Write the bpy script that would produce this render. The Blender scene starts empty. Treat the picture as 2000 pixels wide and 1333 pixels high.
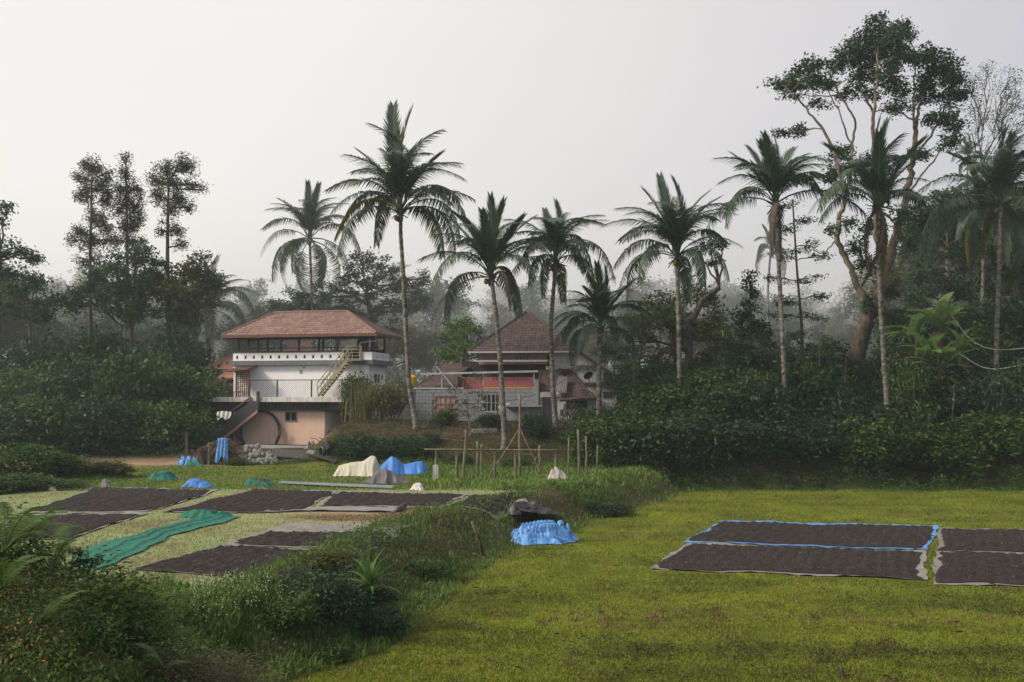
import bpy, math, random
import numpy as np
from math import sin, cos, pi, radians, sqrt, atan, atan2
from mathutils import Vector, Matrix

S = bpy.context.scene
COL = S.collection
rng = np.random.default_rng(7)
random.seed(7)

# ------------------------------------------------------------------ camera
F = 2000 * 35 / 36.0
PITCH = atan((775 - 666.5) / F)
EYE = Vector((0, 0, 5.0))
cam_d = bpy.data.cameras.new('camera')
cam_d.lens = 35
cam_d.sensor_width = 36
cam_d.clip_start = 0.1
cam_d.clip_end = 3000
cam = bpy.data.objects.new('camera', cam_d)
COL.objects.link(cam)
cam.location = EYE
cam.rotation_euler = (pi / 2 + PITCH, 0, 0)
S.camera = cam

# ------------------------------------------------------------------ light, exposure
SUN_AZ, SUN_EL = radians(-108), radians(37)       # azimuth from +Y towards +X
VEIL = 8.8
sun_dir = Vector((sin(SUN_AZ) * cos(SUN_EL), cos(SUN_AZ) * cos(SUN_EL), sin(SUN_EL)))
w = bpy.data.worlds.new('World')
S.world = w
w.use_nodes = True
nt = w.node_tree
nt.nodes.clear()
sky = nt.nodes.new('ShaderNodeTexSky')
sky.sky_type = 'NISHITA'
sky.sun_disc = False
sky.sun_elevation = SUN_EL
sky.sun_rotation = SUN_AZ
sky.air_density = 1.0
sky.dust_density = 6.0
sky.ozone_density = 1.0
# hazy veil: brightest round the veiled sun, cooler and greyer away from it
tcw = nt.nodes.new('ShaderNodeTexCoord')
dotw = nt.nodes.new('ShaderNodeVectorMath'); dotw.operation = 'DOT_PRODUCT'
GLOW_AZ, GLOW_EL = radians(-66), radians(36)
dotw.inputs[1].default_value = (sin(GLOW_AZ) * cos(GLOW_EL), cos(GLOW_AZ) * cos(GLOW_EL), sin(GLOW_EL))
nt.links.new(tcw.outputs['Generated'], dotw.inputs[0])
mrw = nt.nodes.new('ShaderNodeMapRange'); mrw.inputs[1].default_value = -1; mrw.inputs[2].default_value = 1
nt.links.new(dotw.outputs['Value'], mrw.inputs[0])
veil = nt.nodes.new('ShaderNodeValToRGB'); ve = veil.color_ramp.elements
ve[0].position = 0.0; ve[0].color = (.60, .65, .74, 1)
ve[1].position = 1.0; ve[1].color = (1.0, .97, .93, 1)
for p_, c_ in ((.45, (.55, .555, .605)), (.56, (.64, .62, .64)), (.68, (.785, .745, .725)), (.82, (.96, .92, .865))):
    k_ = ve.new(p_); k_.color = (*c_, 1)
nt.links.new(mrw.outputs[0], veil.inputs['Fac'])
nzw = nt.nodes.new('ShaderNodeTexNoise'); nzw.inputs['Scale'].default_value = 1.6; nzw.inputs['Detail'].default_value = 5; nzw.inputs['Roughness'].default_value = .5
mpw = nt.nodes.new('ShaderNodeMapping'); mpw.inputs['Scale'].default_value = (1, 1, 2.6); mpw.inputs['Rotation'].default_value = (.3, .35, 0)
nt.links.new(tcw.outputs['Generated'], mpw.inputs['Vector']); nt.links.new(mpw.outputs[0], nzw.inputs['Vector'])
mrc = nt.nodes.new('ShaderNodeMapRange'); mrc.inputs[1].default_value = .3; mrc.inputs[2].default_value = .7; mrc.inputs[3].default_value = VEIL * .98; mrc.inputs[4].default_value = VEIL * 1.03
nt.links.new(nzw.outputs['Fac'], mrc.inputs[0])
vsc = nt.nodes.new('ShaderNodeVectorMath'); vsc.operation = 'SCALE'; nt.links.new(mrc.outputs[0], vsc.inputs['Scale'])
nt.links.new(veil.outputs['Color'], vsc.inputs[0])
mixw = nt.nodes.new('ShaderNodeMix')
mixw.data_type = 'RGBA'
mixw.inputs[0].default_value = 0.8
nt.links.new(vsc.outputs[0], mixw.inputs[7])
bgw = nt.nodes.new('ShaderNodeBackground')
bgw.inputs['Strength'].default_value = 0.105
outw = nt.nodes.new('ShaderNodeOutputWorld')
nt.links.new(sky.outputs[0], mixw.inputs[6])
nt.links.new(mixw.outputs[2], bgw.inputs['Color'])
nt.links.new(bgw.outputs[0], outw.inputs['Surface'])

sun_d = bpy.data.lights.new('sun', 'SUN')
sun_d.energy = 3.0
sun_d.angle = radians(12)
sun_d.color = (1.0, 0.87, 0.70)
sun = bpy.data.objects.new('sun', sun_d)
COL.objects.link(sun)
sun.rotation_euler = (-sun_dir).to_track_quat('-Z', 'Y').to_euler()

S.view_settings.view_transform = 'Standard'
S.view_settings.look = 'None'
S.view_settings.exposure = 0.3
S.view_settings.gamma = 1.0
S.view_settings.use_curve_mapping = False
S.render.engine = 'CYCLES'
cy = S.cycles
cy.use_denoising = True
try:
    cy.denoiser = 'OPENIMAGEDENOISE'
except Exception:
    pass
cy.max_bounces = 5
cy.diffuse_bounces = 3
cy.glossy_bounces = 2
cy.transmission_bounces = 3
cy.volume_bounces = 2
cy.transparent_max_bounces = 6
cy.caustics_reflective = False
cy.caustics_refractive = False
HAZE_DENSITY = 0.00055
MIST_DENSITY = 0.0075

# ------------------------------------------------------------------ pixel helpers (photo pixels -> places in the world)
CP, SP = cos(PITCH), sin(PITCH)
def ray(px, py):
    u = (px - 1000) / F
    v = (666.5 - py) / F
    return Vector((u, CP - v * SP, SP + v * CP))
def P(px, py, D):
    d = ray(px, py)
    return EYE + d * (D / d.y)
def G(px, py, z):
    d = ray(px, py)
    return EYE + d * ((z - EYE.z) / d.z)

# ------------------------------------------------------------------ terrain
BANK = np.array([(-40, -22), (4, -13), (10, -8.5), (13, -6.6), (17.4, -4.74), (20, -3.1), (23.4, -2.4), (29, -1.5), (31.9, -.66),
                 (34.1, 0), (39.7, 2.65), (48.6, 7.0), (54, 9.4), (400, 9.4)], float)
def ss(t):
    t = np.clip(t, 0, 1)
    return t * t * (3 - 2 * t)
_ph = rng.uniform(0, 6.28, (12, 3))
_kv = rng.normal(0, 1, (12, 2))
def wob(x, y, s):
    r = 0
    for i in range(12):
        r = r + np.sin((_kv[i, 0] * x + _kv[i, 1] * y) / s + _ph[i, 0])
    return r / 5.0
def terrain(x, y):
    x = np.asarray(x, float); y = np.asarray(y, float)
    xb = np.interp(y, BANK[:, 0], BANK[:, 1]) + 0.25 * wob(x, y, 1.3)
    d = xb - x                                    # metres left of the bank's foot
    up = ss(d / 2.3)
    lip = 0.08 * np.exp(-((d - 1.9) / 0.8) ** 2) * np.clip(1 + wob(x, y, 0.9), 0, 2)
    yard = 1.1 + 0.5 * ss((y - 58.5) / 5)
    mound = 1.65 * ss((y - 55) / 9) * ss((x + 13.2) / 2.6)
    back = 3.0 * ss((y - 72) / 5) * ss((-11 - x) / 3) * ss((x + 25) / 4)
    leftw = 2.2 * ss((y - 62) / 22) * ss((-20 - x) / 6)
    zl = yard + np.maximum(mound, np.maximum(back, leftw))
    e = y - 54.2 - 0.35 * wob(x, y, 2.0)
    zr = 2.7 * ss(e / 4.5) + 2.3 * ss((e - 3) / 9) + 1.0 * ss((e - 10) / 25) + 4.5 * ss((x - 20) / 22) * ss((e - 3) / 22)
    low = zr
    k = ss((x - 7.5) / 4.0) * ss((y - 52) / 4)
    z = np.where(y < 52, zl * up + low * (1 - up), (zl * up + low * (1 - up)) * (1 - k) + k * zr)
    z = z + lip * (y < 53)
    far = ss((y - 85) / 60)
    z = z * (1 - far) + far * (5.0 + 1.5 * wob(x, y, 30))
    # roadside slope under the camera, falling to the field
    z = np.maximum(z, 3.4 * ss((12.5 - y) / 8.5) + 0 * x)
    hump = 2.35 * ss((17.5 - y) / 9) * ss((-2.2 - x) / 2.2 - 0.15 * (y - 9) * 0) + 0 * x
    z = np.where(x < -1.5, np.maximum(z, hump + 0.45 * ss((16 - y) / 5) * ss((-3.0 - x) / 2)), z)
    vine = 0.9 * np.exp(-(((x + 23.5) / 4.0) ** 2 + ((y - 47) / 3.2) ** 2))
    return z + vine + 0.03 * wob(x, y, 0.8)
def tz(x, y):
    return float(terrain(x, y))

# ------------------------------------------------------------------ naming helpers
def tag(o, label=None, cat=None, group=None, kind=None):
    if label: o['label'] = label
    if cat: o['category'] = cat
    if group: o['group'] = group
    if kind: o['kind'] = kind
    return o
def empty(name, loc=(0, 0, 0), rz=0.0):
    o = bpy.data.objects.new(name, None)
    o.empty_display_size = 0.3
    COL.objects.link(o)
    o.location = loc
    o.rotation_euler = (0, 0, rz)
    return o
def link(name, me, parent=None, mat=None):
    o = bpy.data.objects.new(name, me)
    COL.objects.link(o)
    if parent: o.parent = parent
    if mat and not me.materials: me.materials.append(mat)
    return o
def copy_tree(o, parent=None):
    c = o.copy()
    COL.objects.link(c)
    if parent: c.parent = parent
    for ch in list(o.children):
        copy_tree(ch, c)
    return c

# ------------------------------------------------------------------ mesh helpers
def mesh_np(name, V, Fq, mats=None, attr=None, smooth=False, midx=None):
    """V (n,3); Fq (m,k) same-size faces, or list of arrays of different k"""
    V = np.ascontiguousarray(V, dtype=np.float32)
    if not isinstance(Fq, (list, tuple)): Fq = [Fq]
    Fq = [np.asarray(f, dtype=np.int32) for f in Fq if len(f)]
    me = bpy.data.meshes.new(name)
    me.vertices.add(len(V))
    me.vertices.foreach_set('co', V.ravel())
    loops = np.concatenate([f.ravel() for f in Fq])
    tot = np.concatenate([np.full(len(f), f.shape[1], np.int32) for f in Fq])
    start = np.concatenate([[0], np.cumsum(tot)[:-1]]).astype(np.int32)
    me.loops.add(len(loops))
    me.loops.foreach_set('vertex_index', loops)
    me.polygons.add(len(tot))
    me.polygons.foreach_set('loop_start', start)
    me.polygons.foreach_set('loop_total', tot)
    if smooth is not False:
        me.polygons.foreach_set('use_smooth', np.ones(len(tot), bool))
    if midx is not None:
        me.polygons.foreach_set('material_index', np.asarray(midx, np.int32))
    me.update(calc_edges=True)
    if attr:
        for k, a in attr.items():
            at = me.attributes.new(k, 'FLOAT', 'POINT')
            at.data.foreach_set('value', np.ascontiguousarray(a, np.float32))
    for m in (mats or []):
        me.materials.append(m)
    return me

class MB:
    def __init__(s):
        s.v = []; s.f = []
    def box(s, x0, x1, y0, y1, z0, z1):
        b = len(s.v)
        s.v += [(x0, y0, z0), (x1, y0, z0), (x1, y1, z0), (x0, y1, z0), (x0, y0, z1), (x1, y0, z1), (x1, y1, z1), (x0, y1, z1)]
        s.f += [tuple(b + i for i in q) for q in ((0, 3, 2, 1), (4, 5, 6, 7), (0, 1, 5, 4), (1, 2, 6, 5), (2, 3, 7, 6), (3, 0, 4, 7))]
        return s
    def bar(s, a, b, wd=0.05, h=None, up=(0, 0, 1)):
        a = Vector(a); b = Vector(b); h = h or wd
        d = (b - a).normalized(); u = Vector(up)
        if abs(d.dot(u)) > 0.97: u = Vector((0, 1, 0))
        r = d.cross(u).normalized(); u = r.cross(d)
        n = len(s.v)
        for p in (a, b):
            for i, j in ((-1, -1), (1, -1), (1, 1), (-1, 1)):
                s.v.append(tuple(p + r * (i * wd / 2) + u * (j * h / 2)))
        s.f += [tuple(n + i for i in q) for q in ((0, 1, 5, 4), (1, 2, 6, 5), (2, 3, 7, 6), (3, 0, 4, 7), (3, 2, 1, 0), (4, 5, 6, 7))]
        return s
    def tube(s, pts, rad, n=6, cap=True):
        pts = [Vector(p) for p in pts]
        if not hasattr(rad, '__len__'): rad = [rad] * len(pts)
        base = len(s.v); ref = None
        for i, p in enumerate(pts):
            a = pts[max(i - 1, 0)]; c = pts[min(i + 1, len(pts) - 1)]
            d = (c - a)
            d = d.normalized() if d.length > 1e-9 else Vector((0, 0, 1))
            if ref is None:
                ref = Vector((1, 0, 0)) if abs(d.x) < .8 else Vector((0, 1, 0))
            r = d.cross(ref)
            r = r.normalized() if r.length > 1e-6 else d.orthogonal().normalized()
            u = r.cross(d); ref = u if abs(u.dot(d)) < .9 else ref
            for k in range(n):
                t = 2 * pi * k / n
                s.v.append(tuple(p + (r * cos(t) + u * sin(t)) * rad[i]))
        for i in range(len(pts) - 1):
            for k in range(n):
                a = base + i * n + k; b = base + i * n + (k + 1) % n
                s.f.append((a, b, b + n, a + n))
        if cap:
            s.f.append(tuple(base + k for k in range(n))[::-1])
            s.f.append(tuple(base + (len(pts) - 1) * n + k for k in range(n)))
        return s
    def poly(s, pts):
        n = len(s.v); s.v += [tuple(p) for p in pts]; s.f.append(tuple(range(n, n + len(pts)))); return s
    def prism(s, pts, off):
        """polygon pts extruded by vector off"""
        n = len(s.v); k = len(pts); off = Vector(off)
        s.v += [tuple(p) for p in pts] + [tuple(Vector(p) + off) for p in pts]
        s.f.append(tuple(range(n, n + k))); s.f.append(tuple(range(n + 2 * k - 1, n + k - 1, -1)))
        for i in range(k):
            j = (i + 1) % k
            s.f.append((n + j, n + i, n + k + i, n + k + j))
        return s
    def grid(s, pts):
        """pts[i][j] -> vertices"""
        n = len(s.v); R = len(pts); C = len(pts[0])
        for row in pts: s.v += [tuple(p) for p in row]
        for i in range(R - 1):
            for j in range(C - 1):
                a = n + i * C + j
                s.f.append((a, a + 1, a + C + 1, a + C))
        return s
    def mesh(s, name, mat=None, smooth=False):
        me = bpy.data.meshes.new(name)
        me.from_pydata(s.v, [], s.f)
        if smooth: me.polygons.foreach_set('use_smooth', np.ones(len(me.polygons), bool))
        me.update()
        if mat: me.materials.append(mat)
        return me
    def build(s, name, mat, parent=None, smooth=False, kind=None, label=None):
        o = link(name, s.mesh(name, mat, smooth), parent)
        if kind: o['kind'] = kind
        if label: o['label'] = label
        return o

# ------------------------------------------------------------------ materials
def new_mat(name):
    m = bpy.data.materials.new(name); m.use_nodes = True
    nt = m.node_tree; nt.nodes.clear()
    return m, nt, nt.nodes, nt.links
def rgba(c): return (c[0], c[1], c[2], 1)
def solid(name, c, rough=0.8, spec=0.3, var=0.25, scale=3.0, bump=0.0, bscale=None, c2=None, metal=0.0, streak=0.0, detail=5):
    """noise-varied base colour with optional second colour, bump and vertical weather streaks"""
    m, nt, N, L = new_mat(name)
    out = N.new('ShaderNodeOutputMaterial'); b = N.new('ShaderNodeBsdfPrincipled')
    L.new(b.outputs[0], out.inputs['Surface'])
    b.inputs['Roughness'].default_value = rough
    b.inputs['Specular IOR Level'].default_value = spec
    b.inputs['Metallic'].default_value = metal
    tc = N.new('ShaderNodeTexCoord')
    no = N.new('ShaderNodeTexNoise'); no.inputs['Scale'].default_value = scale; no.inputs['Detail'].default_value = detail
    no.inputs['Roughness'].default_value = 0.65
    L.new(tc.outputs['Object'], no.inputs['Vector'])
    cr = N.new('ShaderNodeValToRGB')
    c2 = c2 or tuple(x * (1 - var) for x in c)
    cr.color_ramp.elements[0].position = 0.33; cr.color_ramp.elements[0].color = rgba(c2)
    cr.color_ramp.elements[1].position = 0.67; cr.color_ramp.elements[1].color = rgba(c)
    L.new(no.outputs['Fac'], cr.inputs['Fac'])
    col = cr.outputs['Color']
    if streak > 0:
        mp = N.new('ShaderNodeMapping'); mp.inputs['Scale'].default_value = (2.2, 2.2, 0.25)
        L.new(tc.outputs['Object'], mp.inputs['Vector'])
        n2 = N.new('ShaderNodeTexNoise'); n2.inputs['Scale'].default_value = 2.0; n2.inputs['Detail'].default_value = 6
        L.new(mp.outputs[0], n2.inputs['Vector'])
        r2 = N.new('ShaderNodeMapRange'); r2.inputs[1].default_value = .52; r2.inputs[2].default_value = .75
        r2.inputs[3].default_value = 0; r2.inputs[4].default_value = streak
        L.new(n2.outputs['Fac'], r2.inputs[0])
        mx = N.new('ShaderNodeMix'); mx.data_type = 'RGBA'
        L.new(r2.outputs[0], mx.inputs[0]); L.new(col, mx.inputs[6]); mx.inputs[7].default_value = (0.11, 0.10, 0.085, 1)
        col = mx.outputs[2]
    L.new(col, b.inputs['Base Color'])
    if bump > 0:
        bn = N.new('ShaderNodeTexNoise'); bn.inputs['Scale'].default_value = bscale or scale * 6; bn.inputs['Detail'].default_value = 4
        L.new(tc.outputs['Object'], bn.inputs['Vector'])
        bp = N.new('ShaderNodeBump'); bp.inputs['Strength'].default_value = 1.0; bp.inputs['Distance'].default_value = bump
        L.new(bn.outputs['Fac'], bp.inputs['Height']); L.new(bp.outputs[0], b.inputs['Normal'])
    return m
def foliage(name, dark, light, transl=0.3, rough=0.55, third=None, spec=0.25):
    m, nt, N, L = new_mat(name)
    out = N.new('ShaderNodeOutputMaterial'); b = N.new('ShaderNodeBsdfPrincipled'); t = N.new('ShaderNodeBsdfTranslucent'); mx = N.new('ShaderNodeMixShader')
    at = N.new('ShaderNodeAttribute'); at.attribute_name = 'v'
    oi = N.new('ShaderNodeObjectInfo')
    ma = N.new('ShaderNodeMath'); ma.operation = 'MULTIPLY_ADD'; ma.inputs[1].default_value = 0.25; ma.inputs[2].default_value = -0.12
    L.new(oi.outputs['Random'], ma.inputs[0])
    ad = N.new('ShaderNodeMath'); ad.operation = 'ADD'; ad.use_clamp = True
    L.new(ma.outputs[0], ad.inputs[0]); L.new(at.outputs['Fac'], ad.inputs[1])
    cr = N.new('ShaderNodeValToRGB')
    e = cr.color_ramp.elements
    e[0].position = 0.1; e[0].color = rgba(dark); e[1].position = 0.85; e[1].color = rgba(light)
    if third:
        k = e.new(0.97); k.color = rgba(third)
    L.new(ad.outputs[0], cr.inputs['Fac'])
    L.new(cr.outputs[0], b.inputs['Base Color']); L.new(cr.outputs[0], t.inputs['Color'])
    b.inputs['Roughness'].default_value = rough; b.inputs['Specular IOR Level'].default_value = spec
    mx.inputs[0].default_value = transl
    L.new(b.outputs[0], mx.inputs[1]); L.new(t.outputs[0], mx.inputs[2]); L.new(mx.outputs[0], out.inputs['Surface'])
    return m

M = {}
M['leaf_dark'] = foliage('leaf_dark', (.009, .030, .014), (.050, .105, .036), .25)
M['leaf_mid'] = foliage('leaf_mid', (.012, .040, .014), (.068, .135, .036), .3)
M['leaf_bright'] = foliage('leaf_bright', (.035, .085, .018), (.14, .25, .055), .35)
M['leaf_olive'] = foliage('leaf_olive', (.030, .045, .014), (.150, .165, .040), .32)
M['leaf_bush'] = foliage('leaf_bush', (.012, .036, .010), (.095, .175, .034), .32, third=(.15, .10, .03))
M['leaf_brown'] = foliage('leaf_brown', (.035, .026, .014), (.13, .10, .055), .2)
M['leaf_oak'] = foliage('leaf_oak', (.030, .036, .018), (.105, .115, .06), .25)
M['leaf_blue'] = foliage('leaf_blue', (.025, .050, .042), (.085, .125, .085), .25)
M['leaf_banana'] = foliage('leaf_banana', (.11, .21, .05), (.30, .48, .15), .45, rough=.4)
M['leaf_banana_dry'] = foliage('leaf_banana_dry', (.15, .11, .03), (.32, .22, .06), .3)
M['palm_green'] = foliage('palm_green', (.026, .058, .034), (.105, .165, .09), .34, rough=.42, spec=.4)
M['palm_yellow'] = foliage('palm_yellow', (.06, .075, .015), (.22, .17, .03), .35)
M['palm_dry'] = foliage('palm_dry', (.05, .040, .030), (.15, .115, .085), .2)
M['grass_lawn'] = foliage('grass_lawn', (.056, .080, .010), (.215, .255, .025), .3, third=(.17, .115, .05))
M['grass_weed'] = foliage('grass_weed', (.050, .108, .020), (.18, .275, .058), .38)
M['grass_dry'] = foliage('grass_dry', (.12, .155, .05), (.30, .345, .165), .3)
M['flower'] = solid('flower_white', (.75, .74, .70), .7, var=.1)
M['flower_orange'] = solid('flower_orange', (.55, .10, .03), .7, var=.3)
def bark(name, c1, c2, scale=(6, 6, 18), bump=.02):
    m, nt, N, L = new_mat(name)
    out = N.new('ShaderNodeOutputMaterial'); b = N.new('ShaderNodeBsdfPrincipled'); L.new(b.outputs[0], out.inputs['Surface'])
    b.inputs['Roughness'].default_value = .9; b.inputs['Specular IOR Level'].default_value = .15
    tc = N.new('ShaderNodeTexCoord'); mp = N.new('ShaderNodeMapping'); mp.inputs['Scale'].default_value = scale
    L.new(tc.outputs['Object'], mp.inputs['Vector'])
    no = N.new('ShaderNodeTexNoise'); no.inputs['Scale'].default_value = 1.0; no.inputs['Detail'].default_value = 6; no.inputs['Roughness'].default_value = .7
    L.new(mp.outputs[0], no.inputs['Vector'])
    cr = N.new('ShaderNodeValToRGB'); cr.color_ramp.elements[0].position = .38; cr.color_ramp.elements[1].position = .64
    cr.color_ramp.elements[0].color = rgba(c1); cr.color_ramp.elements[1].color = rgba(c2)
    L.new(no.outputs['Fac'], cr.inputs['Fac']); L.new(cr.outputs[0], b.inputs['Base Color'])
    bp = N.new('ShaderNodeBump'); bp.inputs['Distance'].default_value = bump
    L.new(no.outputs['Fac'], bp.inputs['Height']); L.new(bp.outputs[0], b.inputs['Normal'])
    return m
M['bark_palm'] = bark('bark_palm', (.038, .032, .029), (.25, .23, .21), (3.5, 3.5, 6))
M['bark_dark'] = bark('bark_dark', (.035, .028, .022), (.13, .11, .09), (5, 5, 2))
M['bark_pale'] = bark('bark_pale', (.085, .068, .052), (.27, .225, .17), (3, 3, 1.5))
M['bamboo'] = bark('bamboo', (.10, .085, .06), (.25, .215, .155), (9, 9, 2))
# ------------------------------------------------------------------ ground sheet
def axis(lo, a, b, hi, step, grow=1.16):
    mid = list(np.arange(a, b, step))
    r = []; x = b; s = step
    while x < hi: r.append(x); s *= grow; x += s
    r.append(hi)
    l = []; x = a; s = step
    while True:
        s *= grow; x -= s
        if x <= lo: break
        l.append(x)
    return np.array([lo] + l[::-1] + mid + r)
gx = axis(-330, -32, 36, 330, .3); gy = axis(-60, 2, 76, 420, .3)
GX, GY = np.meshgrid(gx, gy)
GZ = terrain(GX, GY)
nV = GX.size
Vg = np.stack([GX.ravel(), GY.ravel(), GZ.ravel()], 1)
ii = np.arange(nV).reshape(GX.shape)
Fg = np.stack([ii[:-1, :-1].ravel(), ii[:-1, 1:].ravel(), ii[1:, 1:].ravel(), ii[1:, :-1].ravel()], 1)
slope = np.hypot(np.gradient(GZ, gx, axis=1), np.gradient(GZ, gy, axis=0))
xbG = np.interp(GY, BANK[:, 0], BANK[:, 1])
dG = xbG - GX
lawn = np.maximum(ss(-dG / 1.2 + .2) * ss((55.5 - GY) / 2) * ss((GY - 9) / 4), .75 * ss(dG - 1) * ss((GY - 41) / 2) * ss((58 - GY) / 2))
dirt = .8 * np.clip(slope * 1.9 - .6, 0, 1) * (GY < 66) * (.35 + .65 * (wob(GX, GY, .8) > .1))
yardm = ss((dG - 2) / 1.5) * ss((43.5 - GY) / 2.5) * ss((GY - 17) / 4)
chaffm = np.exp(-((GX + 4.8 + .0 * GY) / 3.6) ** 2 - ((GY - 33.2) / 2.4) ** 2) * np.clip(.75 + .4 * wob(GX, GY, .7), 0, 1) * ss((dG - 2) / 1.5)
path = np.maximum(chaffm, 0) + np.exp(-((GY - 58.5 - .06 * (GX + 20)) / 2.0) ** 2) * ss((-15 - GX) / 3)
m, nt_, N, L = new_mat('ground')
out = N.new('ShaderNodeOutputMaterial'); b = N.new('ShaderNodeBsdfPrincipled'); L.new(b.outputs[0], out.inputs['Surface'])
b.inputs['Roughness'].default_value = .95; b.inputs['Specular IOR Level'].default_value = .1
tc = N.new('ShaderNodeTexCoord')
def noise(scale, detail=6, rough=.65):
    n = N.new('ShaderNodeTexNoise'); n.inputs['Scale'].default_value = scale; n.inputs['Detail'].default_value = detail; n.inputs['Roughness'].default_value = rough
    L.new(tc.outputs['Object'], n.inputs['Vector']); return n.outputs['Fac']
def ramp(f, stops):
    c = N.new('ShaderNodeValToRGB'); e = c.color_ramp.elements
    e[0].position, e[0].color = stops[0][0], rgba(stops[0][1]); e[1].position, e[1].color = stops[-1][0], rgba(stops[-1][1])
    for p, col in stops[1:-1]:
        k = e.new(p); k.color = rgba(col)
    L.new(f, c.inputs['Fac']); return c.outputs[0]
def attr(n):
    a = N.new('ShaderNodeAttribute'); a.attribute_name = n; return a.outputs['Fac']
def mixc(f, a, b_):
    x = N.new('ShaderNodeMix'); x.data_type = 'RGBA'; L.new(f, x.inputs[0]); L.new(a, x.inputs[6]); L.new(b_, x.inputs[7]); return x.outputs[2]
forest = ramp(noise(.8), [(.3, (.030, .028, .014)), (.7, (.085, .065, .040))])
lawnc = ramp(noise(.35, 9, .72), [(.28, (.05, .046, .016)), (.42, (.10, .125, .014)), (.58, (.165, .205, .018)), (.75, (.235, .265, .03))])
fine = ramp(noise(7, 5, .7), [(.3, (.35, .32, .25)), (.6, (1.0, 1.0, 1.0))])
mu = N.new('ShaderNodeMix'); mu.data_type = 'RGBA'; mu.blend_type = 'MULTIPLY'; mu.inputs[0].default_value = .8
L.new(lawnc, mu.inputs[6]); L.new(fine, mu.inputs[7]); lawnc = mu.outputs[2]
yardc = ramp(noise(.6, 8, .7), [(.32, (.17, .13, .08)), (.43, (.22, .215, .10)), (.56, (.245, .29, .135)), (.72, (.19, .29, .13))])
dirtc = ramp(noise(1.8, 8, .7), [(.3, (.07, .045, .03)), (.7, (.22, .15, .095))])
pathc = ramp(noise(1.2, 6), [(.3, (.20, .14, .09)), (.7, (.34, .25, .17))])
c = mixc(attr('lawn'), forest, lawnc); c = mixc(attr('yard'), c, yardc); c = mixc(attr('path'), c, pathc); c = mixc(attr('dirt'), c, dirtc)
L.new(c, b.inputs['Base Color'])
bp = N.new('ShaderNodeBump'); bp.inputs['Distance'].default_value = .05
L.new(noise(9, 6, .75), bp.inputs['Height']); L.new(bp.outputs[0], b.inputs['Normal'])
gme = mesh_np('ground', Vg, Fg, [m], {'lawn': lawn.ravel(), 'yard': yardm.ravel(), 'path': path.ravel(), 'dirt': dirt.ravel()}, smooth=True)
ground = link('ground', gme); tag(ground, kind='structure')

# ------------------------------------------------------------------ haze
hz = MB().box(-335, 335, -64, 425, -1.2, 44).build('haze', None)
hm, hnt, N2, L2 = new_mat('haze')
vo = N2.new('ShaderNodeVolumePrincipled'); ho = N2.new('ShaderNodeOutputMaterial')
vo.inputs['Color'].default_value = (.84, .93, 1.0, 1)
vo.inputs['Density'].default_value = HAZE_DENSITY
vo.inputs['Anisotropy'].default_value = 0.25
L2.new(vo.outputs[0], ho.inputs['Volume'])
hz.data.materials.append(hm)
tag(hz, kind='stuff')
# denser morning mist standing in the wood behind the houses
ms = MB().box(-325, 325, 90, 415, -1.0, 25).build('mist', None)
mm = hm.copy(); mm.name = 'mist'
[n for n in mm.node_tree.nodes if n.type == 'PRINCIPLED_VOLUME'][0].inputs['Density'].default_value = MIST_DENSITY
[n for n in mm.node_tree.nodes if n.type == 'PRINCIPLED_VOLUME'][0].inputs['Color'].default_value = (.95, .98, 1.0, 1)
ms.data.materials.append(mm)
tag(ms, kind='stuff')

# ------------------------------------------------------------------ grass, weeds
def blades(xy, h, wd, r, z=None, lean=.5):
    """one bent two-segment blade per point: (n,2) -> mesh arrays"""
    n = len(xy)
    z = terrain(xy[:, 0], xy[:, 1]) if z is None else z
    a = r.uniform(0, 2 * pi, n); t = np.stack([np.cos(a), np.sin(a)], 1); s = np.stack([-t[:, 1], t[:, 0]], 1)
    ln = r.uniform(.1, lean, n)
    p0 = np.c_[xy, z - .01]
    mid = np.c_[xy + t * (ln * h * .35)[:, None], z + h * .6]
    tip = np.c_[xy + t * (ln * h * 1.1)[:, None], z + h * (1 - .35 * ln)]
    sv = np.c_[s, np.zeros(n)] * (wd / 2)[:, None]
    V = np.stack([p0 - sv, p0 + sv, mid + sv * .8, mid - sv * .8, tip], 1).reshape(-1, 3)
    k = np.arange(n)[:, None] * 5
    return V, [k + np.array([[0, 1, 2, 3]]), k + np.array([[3, 2, 4]])]
def tri_blades(xy, h, wd, r, lean=.8):
    n = len(xy); z = terrain(xy[:, 0], xy[:, 1])
    a = r.uniform(0, 2 * pi, n); t = np.stack([np.cos(a), np.sin(a)], 1); s = np.stack([-t[:, 1], t[:, 0]], 1)
    ln = r.uniform(.1, lean, n)
    sv = np.c_[s, np.zeros(n)] * (wd / 2)[:, None]; p0 = np.c_[xy, z - .005]
    V = np.stack([p0 - sv, p0 + sv, np.c_[xy + t * (ln * h)[:, None], z + h]], 1).reshape(-1, 3)
    return V, np.arange(3 * n).reshape(n, 3)
def view_points(n, d0, d1, pxlo=-120, pxhi=2120, power=1.0):
    """ground points spread evenly over the picture's rows between depths d0 and d1"""
    inv = rng.uniform(1 / d1 ** power, 1 / d0 ** power, n)
    y = (1 / inv) ** (1 / power)
    x = rng.uniform((pxlo - 1000) / F, (pxhi - 1000) / F, n) * y
    return np.stack([x, y], 1)
def bankd(xy): return np.interp(xy[:, 1], BANK[:, 0], BANK[:, 1]) - xy[:, 0]

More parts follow.
